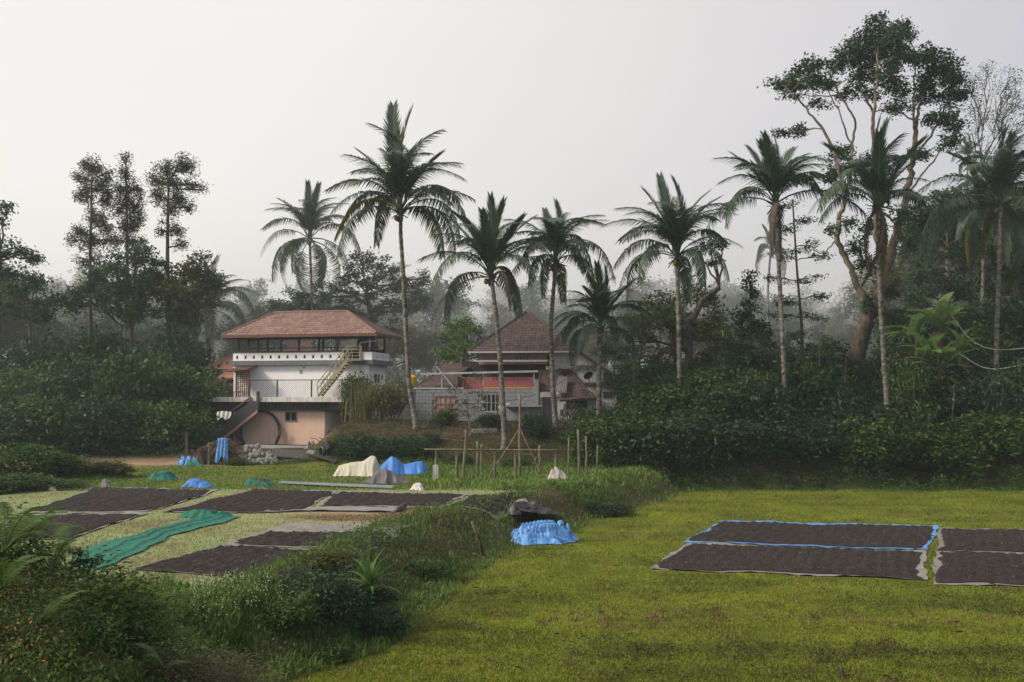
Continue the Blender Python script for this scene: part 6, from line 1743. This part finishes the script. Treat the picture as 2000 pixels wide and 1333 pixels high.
heap('tarpaulin_pile', 'loose blue end of tarpaulin beside the light blue pile', 'tarpaulin', M['tarp_sky'], at_px(1100, 1057, 0), .95, .8, .62, 2, [(-.2, .2, 1, 1.0)], 1.0, n=70, freq=1.3)
heap('tarpaulin_heap', 'black plastic tarpaulin heaped on top of the bank', 'tarpaulin', M['tarp_black'], at_px(1005, 981, 1.1), 3.2, 1.9, .42, 3, [(.62, .2, 1, .22), (.1, 0, .75, .25), (-.5, 0, .6, .25)], 2.6, n=120, freq=1.5)
def drape(name, label, mat, pts, wd, seed):
    """a strip of cloth hanging over the ground along a path of points"""
    r = np.random.default_rng(seed); k = 16; rows = []
    pts = np.array([tuple(p) for p in pts]); t = np.linspace(0, 1, 24)
    c = polyline_at(pts, t)
    for i in range(24):
        d = c[min(i + 1, 23)] - c[max(i - 1, 0)]; s_ = np.array([-d[1], d[0], 0]); s_ /= np.linalg.norm(s_); row = []
        for j in range(k + 1):
            a = (j / k - .5) * wd * (1 + .12 * sin(i * .9 + seed)); x = c[i] + s_ * a
            g = max(tz(x[0], x[1]), x[2] if len(pts[0]) > 2 else -9) + .04 + .05 * abs(sin(j * 1.1 + .25 * i + seed)) + .03 * r.random()
            row.append((x[0], x[1], g))
        rows.append(row)
    o = MB().grid(rows).build(name, mat, None, True); tag(o, label, 'tarpaulin'); return o
drape('tarpaulin', 'black plastic sheet running down the bank from the black heap', M['tarp_black'], [G(1015, 985, 1.1), G(1030, 1003, .8), G(1045, 1025, .2)], .6, 5)
o = heap('plastic_bag', 'pale crumpled bag on top of the black tarpaulin heap', 'bag', M['tarp_pale'], at_px(1020, 978, 1.1), .5, .4, .12, 6); o.location.z += .36
covered('heap under a beige and pale green tarpaulin left of the bright blue one', M['tarp_beige'], at_px(700, 930, 1.12), 2.15, 1.5, [(-1.1, .1), (-.9, .5), (-.3, .66), (.2, .72), (.55, 1.0), (.75, .95), (1.0, .3), (1.12, .05)], 1)
covered('heap under a bright blue tarpaulin with two peaks', M['tarp_blue'], at_px(785, 926, 1.12), 2.4, 1.5, [(-1.1, .1), (-.85, .5), (-.42, .92), (-.2, .8), (.1, .48), (.55, .62), (.8, .66), (1.0, .35), (1.12, .05)], 2)
covered('low heap under a dark grey tarpaulin in front of the beige and blue ones', M['tarp_slate'], at_px(752, 944, 1.12), 2.0, 1.3, [(-1.1, .03), (-.7, .25), (-.35, .6), (.1, .66), (.5, .45), (1.0, .15), (1.12, .05)], 3, fl=1.4)
heap('covered_heap', 'pale grey straw like bundle behind the right end of the bamboo rail', 'heap', solid('straw_grey', (.40, .38, .35), .9, c2=(.25, .24, .22), scale=5), at_px(1091, 936, 1.2), 1.15, 1.0, .72, 10, [(0, 0, 1, .85)], .5, n=60, freq=2)
heap('tarpaulin_pile', 'small bright blue tarpaulin bundle on the grass left of the far green net', 'tarpaulin', M['tarp_blue'], at_px(390, 950, 1.12), 1.35, .9, .36, 11, [(0, 0, 1, .9)], .8)
heap('net_pile', 'green net heap on the grass beside the path at left', 'net', M['net_teal'], at_px(318, 937, 1.15), 1.3, .9, .42, 12, [(-.3, 0, 1, 1.0)], 1.2, freq=1.6)
heap('net_pile', 'dark green net lying on the grass before the stone heap', 'net', M['net_green'], at_px(505, 948, 1.12), 1.4, .8, .3, 13, [(-.3, 0, 1, 1.0)], 1.3, freq=1.6)
heap('rag', 'brown rag on top of the far green net', 'rag', M['wood_dark'], at_px(512, 944, 1.3), .5, .3, .16, 14).location.z += .24
heap('tarpaulin_pile', 'tangled blue and teal sheets at the foot of the outer stairs', 'tarpaulin', M['tarp_sky'], at_px(368, 908, 1.12), 1.4, .8, .5, 15, [(-.5, 0, 1, .5), (.2, 0, .7, .6)], 2.2, freq=2)
heap('net_pile', 'teal net tangled into the blue sheets by the outer stairs', 'net', M['net_teal'], at_px(380, 910, 1.12), 1.2, .7, .34, 16, [(0, 0, 1, .8)], 2.2, freq=2)
heap('sack', 'white sack slumped at the foot of the leftmost bamboo post', 'sack', M['sack_white'], at_px(816, 957, 1.1), .6, .45, .28, 17)
heap('sack', 'grey white sack at the back left corner of the farthest coffee bed', 'sack', M['tarp_pale'], at_px(207, 951, 1.12), .5, .4, .34, 18)
heap('sack', 'yellow bag among the rubbish by the vine heap at left', 'sack', M['sack_yellow'], at_px(96, 948, 1.15), .55, .4, .35, 19)
heap('sack', 'dull yellow bag left of the pale bags in the rubbish at left', 'sack', M['sack_yellow'], at_px(58, 956, 1.15), .5, .35, .2, 20)
heap('sack', 'pale bag in the middle of the rubbish at left', 'sack', M['sack_white'], at_px(83, 957, 1.15), .55, .4, .2, 21)
heap('sack', 'blue grey bag at the right end of the rubbish at left', 'sack', M['tarp_pale'], at_px(104, 959, 1.15), .42, .3, .18, 22)
heap('tarpaulin_pile', 'teal folded sheet lying over the rubbish at left', 'tarpaulin', M['net_teal'], at_px(64, 945, 1.2), .8, .5, .42, 23, [(0, 0, 1, .95)], .5)
# long green net on the yard
def green_net():
    r = np.random.default_rng(91)
    left = [(128, 1098), (190, 1064), (275, 1043), (345, 1022), (415, 1004)]; right = [(190, 1112), (235, 1096), (300, 1066), (330, 1048), (390, 1032), (425, 1024), (470, 1010)]
    L_ = np.array([tuple(G(x, y, ZY)) for x, y in left]); R_ = np.array([tuple(G(x, y, ZY)) for x, y in right])
    t = np.linspace(0, 1, 120); A = polyline_at(L_[:, :2], t); Bq = polyline_at(R_[:, :2], t); s_ = np.linspace(0, 1, 40)
    xy = A[:, None] * (1 - s_[None, :, None]) + Bq[:, None] * s_[None, :, None]
    xy += .05 * np.stack([np.sin(t * 31), np.cos(t * 23)], 1)[:, None] * np.array([1, .6])
    T, Sg = np.meshgrid(t, s_, indexing='ij')
    wv = .05 * np.exp(-((Sg - .38 - .08 * np.sin(T * 7)) / .035) ** 2) + .05 * np.exp(-((Sg - .72 - .1 * np.sin(T * 5 + 1)) / .05) ** 2) + .03 * np.exp(-((Sg - .15 - .05 * np.sin(T * 9)) / .03) ** 2)
    wv += .02 * np.abs(np.sin(T * 60 + 4 * np.sin(Sg * 5))) * np.sin(Sg * pi) + .015 * np.abs(np.sin(T * 33 - 6 * Sg))
    z = terrain(xy[..., 0], xy[..., 1]) + .03 + wv
    X = np.dstack([xy, z]); c = X[60, 20].copy()
    o = link('shade_net', grid_mesh('shade_net', X - c, [M['net_green']])); o.location = c
    tag(o, 'long dark green shade net spread across the dry grass of the yard', 'net')
green_net()
heap('net_pile', 'bunched up end of the long green net', 'net', M['net_green'], at_px(408, 1010, 1.12), 1.75, .55, .30, 24, [(-.5, 0, .8, .8), (.3, 0, 1, .9)], 1.4, freq=1.8)
# blue cloth on the firewood, white netting on the stairs
def hang(name, label, cat, mat, p, wd, h, seed, yaw=0, depth=.25):
    r = np.random.default_rng(seed); rows = []
    for i in range(16):
        t = i / 15; row = []
        for j in range(19):
            u = j / 18; y = -depth * sin(t * 1.3) - .04 * sin(u * 22 + seed + t) - .03 * r.random(); w_ = wd * (1 - .25 * t * sin(seed + 2 * t))
            row.append(((u - .5) * w_, y, -h * t * (1 - .15 * sin(u * 9 + seed)) + .06 * sin(u * pi)))
        rows.append(row)
    o = MB().grid(rows).build(name, mat, None, True); o.location = p; o.rotation_euler = (0, 0, yaw); tag(o, label, cat); return o

# ------------------------------------------------------------------ firewood stack, stones, rusty sheets
Dw = 58.0
def wood_stack():
    r = np.random.default_rng(93); p0 = P(440, 905, Dw); base = Vector((p0.x, p0.y, tz(p0.x, p0.y)))
    root = empty('firewood_stack', base); tag(root, 'stack of split firewood leaning beside the outer stairs', 'firewood')
    mb = MB(); s_ = Dw / F
    def top(x): return np.interp(x, [388, 400, 412, 425, 440, 455, 465], [880, 872, 866, 860, 857, 864, 890])
    y = 906
    while y > 855:
        x = 390 + r.uniform(0, 3)
        while x < 464:
            if y > top(x):
                c = P(x, y, Dw) - base; rr_ = r.uniform(.05, .085)
                mb.tube([(c.x, c.y - .35 + r.normal(0, .05), c.z), (c.x + r.normal(0, .03), c.y + .5, c.z)], rr_, 5)
            x += r.uniform(3.6, 5.2)
        y -= 3.9
    mb.build('logs', bark('log_ends', (.06, .045, .035), (.27, .20, .14), (8, 8, 8)), root, kind='stuff')
    return root
wood_stack()
p = P(435, 857, Dw - .5); hang('cloth', 'blue tarpaulin hanging over the firewood stack', 'tarpaulin', M['tarp_sky'], p, .62, 1.25, 3)
p = P(438, 805, 67.2); hang('netting', 'torn white netting hung over the handrail of the outer stairs', 'netting', M['sack_white'], p, .95, .5, 5, depth=.1)
for (xa, ya, xb, yb, w_, lab) in ((364, 846, 366, 905, .14, 'weathered wooden post at the foot of the outer stairs'), (388, 880, 397, 905, .16, 'short slanting plank leaning by the tangled blue sheets'), (408, 864, 407, 903, .09, 'thin pale stake in front of the firewood stack')):
    a_, b_ = P(xa, ya, 57.3), P(xb, yb, 57.3); b_.z = min(b_.z, tz(b_.x, b_.y) - .05)
    o = MB().bar((0, 0, 0), a_ - b_, w_, w_).build('post', M['wood_dark'] if w_ > .1 else M['bamboo']); o.location = b_; tag(o, lab, 'post')
M['sheet_dark'] = solid('sheet_dark', (.075, .055, .05), .6, c2=(.04, .034, .034), scale=3)
# heap of rubble stones
import bmesh
def stone_mesh(seed):
    r = np.random.default_rng(seed); bm = bmesh.new(); bmesh.ops.create_icosphere(bm, subdivisions=1, radius=.5)
    for v in bm.verts:
        v.co = v.co * r.uniform(.75, 1.15); v.co.x *= 1.25; v.co.z *= .8
    for k in range(4):
        n_ = Vector(r.normal(0, 1, 3)).normalized(); d = r.uniform(.28, .42)
        for v in bm.verts:
            e = v.co.dot(n_) - d
            if e > 0: v.co -= n_ * e
    me = bpy.data.meshes.new('stone'); bm.to_mesh(me); bm.free(); me.materials.append(M['stone']); return me
stones = [stone_mesh(i) for i in range(7)]
r = np.random.default_rng(95); Ds = 57.4; k = 0
for layer in range(5):
    for px in np.arange(478, 540, 8.4):
        x = px + r.normal(0, 2) + layer * 1.0; hmax = np.interp(x, [470, 490, 505, 540], [3.2, 5.0, 4.2, 2.2])
        if layer > hmax: continue
        c = P(x, 908 - layer * 8.2 + r.normal(0, 1.5), Ds + layer * .28 + r.normal(0, .08)); o = link('rubble_stone', stones[int(r.integers(0, 7))])
        o.location = (c.x, c.y, max(c.z, tz(c.x, c.y) + .1)); o.scale = [r.uniform(.32, .48)] * 3; o.rotation_euler = tuple(r.uniform(0, 6.28, 3))
        tag(o, 'grey granite rubble stone in the heap below the large hoop', 'stone', 'rubble stones heaped before the pink wall'); k += 1
# concrete ledge behind the stones, rusty sheets
def slab(name, label, cat, mat, px4, Ds_, th=.06, parent=None):
    q = [P(x, y, d) for (x, y), d in zip(px4, Ds_)]
    c = sum(q, Vector()) / 4; o = MB().prism([p_ - c for p_ in q], (0, 0, -th)).build(name, mat, parent); o.location = c; tag(o, label, cat); return o
slab('ledge', 'low rough concrete ledge along the foot of the pink wall', 'ledge', M['grey_concrete'], [(478, 880), (615, 884), (618, 872), (480, 868)], (65.5, 65.5, 67.5, 67.5), 1.3)
slab('rusty_sheet', 'long dark rusty metal sheet lying before the pink wall', 'metal sheet', M['sheet_dark'], [(530, 890), (604, 896), (600, 881), (532, 877)], (58, 57.5, 60, 60.5))
slab('rusty_sheet', 'dark slanting sheet sloping down to the right beside the beige heap', 'metal sheet', M['steel_dark'], [(600, 886), (655, 902), (668, 896), (612, 878)], (57.5, 56, 57.5, 59.5))
slab('rusty_sheet', 'small grey sheet at the top of the slanting sheets', 'metal sheet', M['galv'], [(598, 884), (612, 887), (618, 881), (603, 878)], (57.6, 57.5, 58.6, 59))
heap('netting_pile', 'grey crumpled netting on the ledge at the right end of the pink wall', 'netting', M['tarp_pale'], at_px(607, 880, 2.0), 1.0, .7, .55, 27, folds=2.2, freq=2)
bpy.data.objects['netting_pile'].location = P(607, 879, 65.6)
for xa, xb, yy in ((532, 600, 897), (540, 640, 905)):
    pass
# dark brick base under the sheets
slab('rubble_heap', 'reddish earth and brick base under the rusty sheets', 'rubble', solid('rubble', (.16, .09, .065), .95, c2=(.07, .05, .04), scale=5, bump=.04), [(538, 912), (660, 914), (650, 898), (536, 892)], (57.3, 56, 57.5, 59), .5)
# black power tiller beside the beige heap
def tiller():
    p0 = P(637, 925, 58); b0 = Vector((p0.x, p0.y, tz(p0.x, p0.y))); root = empty('power_tiller', b0); tag(root, 'dark power tiller standing left of the beige covered heap', 'tiller')
    k = M['steel_dark']
    for sx in (-.28, .28):
        mb = MB()
        mb.grid([[(sx + dx, cos(t) * rr_, .32 + sin(t) * rr_) for t in np.linspace(0, 2 * pi, 21)] for dx, rr_ in ((-.09, .2), (-.09, .32), (.09, .32), (.09, .2), (-.09, .2))]); mb.build('wheel', M['tarp_black'], root, True)
    MB().box(-.2, .2, -.5, .25, .42, .85).box(-.16, .16, -.62, -.5, .5, .78).build('engine', k, root)
    MB().tube([(.0, -.1, .85), (0, -.1, 1.12), (.02, .0, 1.18)], .05, 7).build('exhaust', M['rust'], root)
    for sx in (-.2, .2): MB().tube([(sx * .6, .2, .7), (sx, .8, 1.0), (sx * 1.3, 1.35, 1.05)], .025, 6).build('handle', k, root)
    MB().box(-.18, .18, -.3, .1, .86, .95).build('tank', M['rust'], root)
    MB().tube([(-.35, 0, .32), (.35, 0, .32)], .04, 6).build('axle', k, root)
    root.rotation_euler = (0, 0, .7)
tiller()
# long pale sheet lying on the grass
slab('long_sheet', 'long narrow grey sheet lying on the grass in front of the covered heaps', 'sheet', solid('sheet_blue_grey', (.20, .225, .26), .6, var=.35, scale=2), [(543, 945), (765, 955), (770, 950), (548, 941)], (44.6, 41.8, 42.3, 45.2), .015).location.z += .03

# ------------------------------------------------------------------ bamboo frame, posts and poles
def pole(name, label, D, a, b, rad, mat='bamboo', group=None, parent=None, cat='post', ground_end=True):
    A, Bq = P(a[0], a[1], D), P(b[0], b[1], D if len(b) < 3 else b[2])
    if ground_end: Bq.z = tz(Bq.x, Bq.y) - .15
    d = A - Bq; r_ = np.random.default_rng(int(a[0] * 7 + a[1]))
    k = 6; pts = [d * (i / k) + Vector((r_.normal(0, .012), r_.normal(0, .012), 0)) for i in range(k + 1)]
    o = MB().tube(pts, np.linspace(rad * .85, rad * .66, k + 1), 7).build(name, M[mat], parent, True)
    o.location = Bq - (parent.location if parent else Vector())
    if not parent: tag(o, label, cat, group)
    return o
Df = 47.0
p0 = P(960, 945, Df); fr_ = empty('bamboo_trellis', (p0.x, p0.y, tz(p0.x, p0.y))); tag(fr_, 'long bamboo rail carried on upright bamboo posts behind the tall grass', 'trellis')
pole('rail', None, Df - .12, (829, 878), (1098, 880), .055, parent=fr_, ground_end=False)
for x, y in ((852, 881), (892, 883), (967, 884), (1007, 884), (1086, 880)): pole('post', None, Df, (x, y), (x, 950), .085, parent=fr_)
for (x, y, xb, D, rad, lab) in ((911, 840, 904, 46.6, .085, 'tall thick bamboo post leaning slightly at the left third of the rail'), (933, 862, 932, 49, .07, 'thin bamboo post behind the rail right of the leaning thick post'), (940, 868, 941, 49.5, .06, 'thinnest bamboo post behind the rail'),
                                (1015, 770, 1015, 48, .08, 'tallest bamboo post at the joint of the two slanting poles'), (1054, 870, 1053, 50, .08, 'grey wooden post behind the rail left of the pale bundle'), (1111, 855, 1110, 48.5, .06, 'bamboo post just right of the pale bundle'),
                                (1129, 840, 1132, 49, .085, 'thick bamboo post in the row right of the rail'), (1144, 852, 1147, 49.5, .07, 'greenish bamboo post near the right end of the row'), (1167, 870, 1165, 50, .06, 'last bamboo post at the right end of the row'), (1047, 893, 1048, 50.5, .04, 'short thin stick behind the rail')):
    pole('bamboo_post', lab, D, (x, y), (xb, 950), rad, group='upright bamboo posts')
pole('bamboo_pole', 'slanting bamboo pole leaning from lower left to the tallest post', 47.5, (1015, 838), (948, 940), .055, cat='pole')
pole('bamboo_pole', 'slanting bamboo pole leaning from lower right to the tallest post', 49, (1016, 838), (1062, 918), .045, cat='pole')
hang('plastic_bag', 'white plastic bag tied to the leftmost post of the bamboo frame', 'bag', M['sack_white'], P(851, 910, Df - .15), .28, .75, 8, depth=.1)
# stick on the bank
a_, b_ = G(922, 1020, 1.2), G(946, 1078, .15); b_.z = tz(b_.x, b_.y)
o = MB().tube([(0, 0, 0), (a_ - b_) * .5 + Vector((.05, 0, .02)), a_ - b_], [.05, .055, .04], 7).build('stick', M['bark_pale'], None, True); o.location = b_; tag(o, 'pale crooked stick leaning on the grassy bank', 'stick')
# leaning corrugated sheets below the block wall
def leaning(label, px4, D0, D1, mat, n):
    q = [P(px4[0][0], px4[0][1], D0), P(px4[1][0], px4[1][1], D0), P(px4[2][0], px4[2][1], D1), P(px4[3][0], px4[3][1], D1)]
    c = q[0].copy()
    A, Bq, Cq, Dq = [p_ - c for p_ in q]
    o = corrugated('corrugated_sheet', mat, Bq, Cq, Dq, A, None, n, .045); o.location = c; tag(o, label, 'metal sheet')
leaning('grey corrugated sheet leaning on the slope below the block wall', [(915, 865), (973, 866), (971, 836), (919, 838)], 60.6, 62.0, M['galv'], 9)
leaning('rusty corrugated sheet lying behind the grey one on the slope', [(862, 858), (912, 860), (914, 838), (880, 838)], 61.2, 62.6, M['rust'], 7)
a_, b_ = P(858, 856, 60.6), P(916, 863, 60.4); o = MB().bar((0, 0, 0), b_ - a_, .07).build('pole', M['bamboo']); o.location = a_; tag(o, 'thin pole lying under the corrugated sheets', 'pole')
# thin utility posts before the block wall
for (x, y0, y1, D, lab) in ((846, 768, 832, 64, 'thin black iron post before the left window of the block wall'), (972, 770, 850, 63, 'rusty thin post beside the palm before the block wall'), (1060, 785, 824, 65, 'short pale pole before the return of the block wall')):
    pole('iron_post', lab, D, (x, y0), (x, y1), .05, 'bark_dark')
# stacked roof tiles
def tile_stack():
    c = P(1119, 823, 66.2); root = empty('tile_stack', (c.x, c.y, c.z)); tag(root, 'stack of old brown roof tiles standing against the white kitchen wall', 'tile stack')
    me = MB().grid([[(x, y, .02 * sin(x * 28)) for x in np.linspace(-.11, .11, 5)] for y in (0, .03)] ).mesh('tile', M['tile_dark'])
    r = np.random.default_rng(97); mb = MB().box(-.03, .03, -.12, .12, 0, .40); me = mb.mesh('tile', M['tile_dark'])
    for j in range(3):
        for i in range(24):
            if j == 2 and (i < 3 or i > 20): continue
            o = link('tile', me, root); o.location = (-.82 + i * .071 + r.normal(0, .005), r.normal(0, .03), j * .38); o.rotation_euler = (r.normal(0, .03), r.normal(0, .12), r.normal(0, .05))
tile_stack()
# cables
def cable(label, pts, rad, mat):
    q = [P(*p_) for p_ in pts]; A = np.array([tuple(p_) for p_ in q]); t = np.linspace(0, 1, len(A)); tt = np.linspace(0, 1, 40)
    C = np.stack([np.polyval(np.polyfit(t, A[:, i], min(3, len(A) - 1)), tt) for i in range(3)], 1)
    o = MB().tube(C - C[0], rad, 5).build('cable', mat, None, True); o.location = C[0]; tag(o, label, 'cable')
cable('upper slack pale cable hanging from the banana clump to the right edge', [(1846, 598, 62), (1875, 645, 61.5), (1920, 675, 60.5), (1960, 683, 59), (2060, 670, 57)], .022, M['pvc'])
cable('lower slack pale cable hanging from the banana clump to the right edge', [(1868, 688, 60), (1895, 708, 59.8), (1935, 719, 59.3), (1970, 718, 58.5), (2060, 692, 57)], .025, M['pvc'])
cable('black cable sagging across the grey block wall', [(792, 790, 66.5), (850, 786, 66), (930, 790, 65.5), (1010, 782, 65.5), (1090, 748, 66), (1160, 690, 66)], .018, M['steel_dark'])
# banana plants
def banana_leaf(seed, mat):
    r = np.random.default_rng(seed); rows = []; k = 14
    for i in range(k):
        t = i / (k - 1); cx = np.array([t * .9, 0, .55 * t - .62 * t ** 2.2]); wv = .0 if t < .08 else .17 * sin(pi * min(1, (t - .08) / .95 + .04)) ** .55
        tear = 1 - .12 * r.random()
        rows.append([(cx[0], s_ * wv * tear, cx[2] + abs(s_) * (.05 + .02 * r.random()) * (1 if abs(s_) < .9 else .6) + (.012 * (i % 2))) for s_ in (-1, -.5, 0, .5, 1)])
    mb = MB().grid(rows); me = mb.mesh('leaf', mat, True); at = me.attributes.new('v', 'FLOAT', 'POINT'); at.data.foreach_set('value', r.uniform(.3, .7, len(mb.v)).astype(np.float32)); return me
bl_ = [banana_leaf(i, M['leaf_banana']) for i in range(4)] + [banana_leaf(9, M['leaf_banana_dry'])]
for j, (px, py, D, h, k, L_, lab) in enumerate(((1838, 690, 62.5, 3.6, 11, 2.1, 'tallest banana plant with two upright new leaves'), (1790, 690, 62, 2.0, 10, 2.0, 'banana plant at the left of the clump with yellowing leaves'), (1838, 740, 60.5, 1.0, 10, 1.9, 'low banana plant at the front of the clump'), (1875, 720, 62, 1.6, 9, 1.9, 'banana plant at the right of the clump beside the cable'), (1812, 720, 61, 1.3, 9, 1.8, 'banana plant in the middle of the clump with a brown hanging leaf'))):
    r = np.random.default_rng(700 + j); p_ = P(px, py, D); z = tz(p_.x, p_.y); root = empty('banana_plant', (p_.x, p_.y, z)); tag(root, lab, 'banana plant')
    H_ = P(px, py, D).z - z + h * .45
    MB().tube([(0, 0, -.1), (.05, 0, H_ * .5), (0, 0, H_)], [.17, .13, .08], 8).build('stem', M['bark_pale'], root, True)
    for i in range(k + 2):
        dry = (i >= k); o = link('leaf', bl_[4 if dry else int(r.integers(0, 4))], root)
        e = r.uniform(.05, 1.0) if not dry else r.uniform(-1.1, -.7)
        if i < 2 and j in (0, 2, 3): e = 1.15
        o.location = (0, 0, H_ - .05 * i * .5); o.rotation_euler = (r.normal(0, .15), -e, i * 2.4 + r.normal(0, .3)); o.scale = (L_ * r.uniform(1.0, 1.4),) * 3
# reed clump at the corner of the white house
def reeds():
    c = P(712, 850, 66.5); z = tz(c.x, c.y); root = empty('reed_clump', (c.x, c.y, z)); tag(root, 'tall dry reed clump in front of the right corner of the white house', 'reeds')
    r = np.random.default_rng(99); V = []; Fq = []; vv = []
    for i in range(150):
        a = r.uniform(0, 6.28); b_ = np.array([r.normal(0, .5), r.normal(0, .3), 0]); h = r.uniform(1.0, 3.9) ; ln = r.uniform(.1, .9); d = np.array([cos(a), sin(a), 0]); s_ = np.array([-sin(a), cos(a), 0]) * .03
        pts = [b_ + d * ln * h * t ** 2 * .8 + np.array([0, 0, h * (t - .25 * ln * t ** 3)]) for t in (0, .35, .7, 1)]; k = len(V)
        for q_, w_ in zip(pts, (1, 1, .7, .1)): V += [q_ - s_ * w_, q_ + s_ * w_]
        for j in range(3): Fq.append([k + 2 * j, k + 2 * j + 1, k + 2 * j + 3, k + 2 * j + 2])
        vv += [r.uniform(.2, .9)] * 8
    link('blades', mesh_np('blades', np.array(V), [np.array(Fq)], [foliage('reed', (.06, .085, .03), (.24, .21, .11), .3)], {'v': vv}), root)['kind'] = 'stuff'
reeds()
# dark sticks, twigs and leaf litter on the lawn
r = np.random.default_rng(101)
V = []; Fq = []
for i in range(110):
    px, py = r.uniform(900, 2000), 1000 + 333 * r.random() ** .8; p_ = G(px, py, 0)
    if bankd(np.array([[p_.x, p_.y]]))[0] > -.5: continue
    a = r.uniform(0, 3.14); L_ = r.uniform(.03, .16); d = np.array([cos(a), sin(a), 0]) * L_; s_ = np.array([-sin(a), cos(a), 0]) * .012; c = np.array([p_.x, p_.y, tz(p_.x, p_.y) + .05]); k = len(V)
    V += [c - d - s_, c - d + s_, c + s_ + np.array([0, 0, .03]), c + d, c - s_ + np.array([0, 0, .03])]; Fq.append([k, k + 1, k + 2, k + 3, k + 4])
o = link('twig_litter', mesh_np('twig_litter', np.array(V), [np.array(Fq)], [M['wood_dark']])); tag(o, kind='stuff')
# darker low weed tufts scattered over the lawn
n = 5200; ct = np.concatenate([view_points(230, 16, 54, 850, 2100), view_points(46, 19.2, 20.3, 1080, 2050)]); ct = ct[bankd(ct) < -.6]; ci = r.integers(0, len(ct), n)
xy = ct[ci] + r.normal(0, 1, (n, 2)) * np.array([.34, .16]) * r.uniform(.5, 1.6, len(ct))[ci][:, None]
okk = np.ones(n, bool)
for q in fb: okk &= ~inside(xy, q)
xy = np.repeat(xy[okk], 5, 0) + r.normal(0, .05, (okk.sum() * 5, 2)); C = np.c_[xy, terrain(xy[:, 0], xy[:, 1]) + r.uniform(.02, .13, len(xy))]
M['leaf_low'] = foliage('leaf_low', (.03, .036, .012), (.10, .11, .03), .25, third=(.13, .085, .05))
o = link('field_weeds', leaf_mesh('field_weeds', C, .05, M['leaf_low'], r)); tag(o, kind='stuff')
# rotten stump at the bottom edge
p_ = G(1644, 1325, 0); o = MB().tube([(0, 0, -.05), (.01, 0, .12), (0, .01, .2)], [.045, .04, .03], 6).build('stump', M['bark_dark'], None, True); o.location = p_; tag(o, 'small rotten stump at the bottom edge of the field', 'stump')
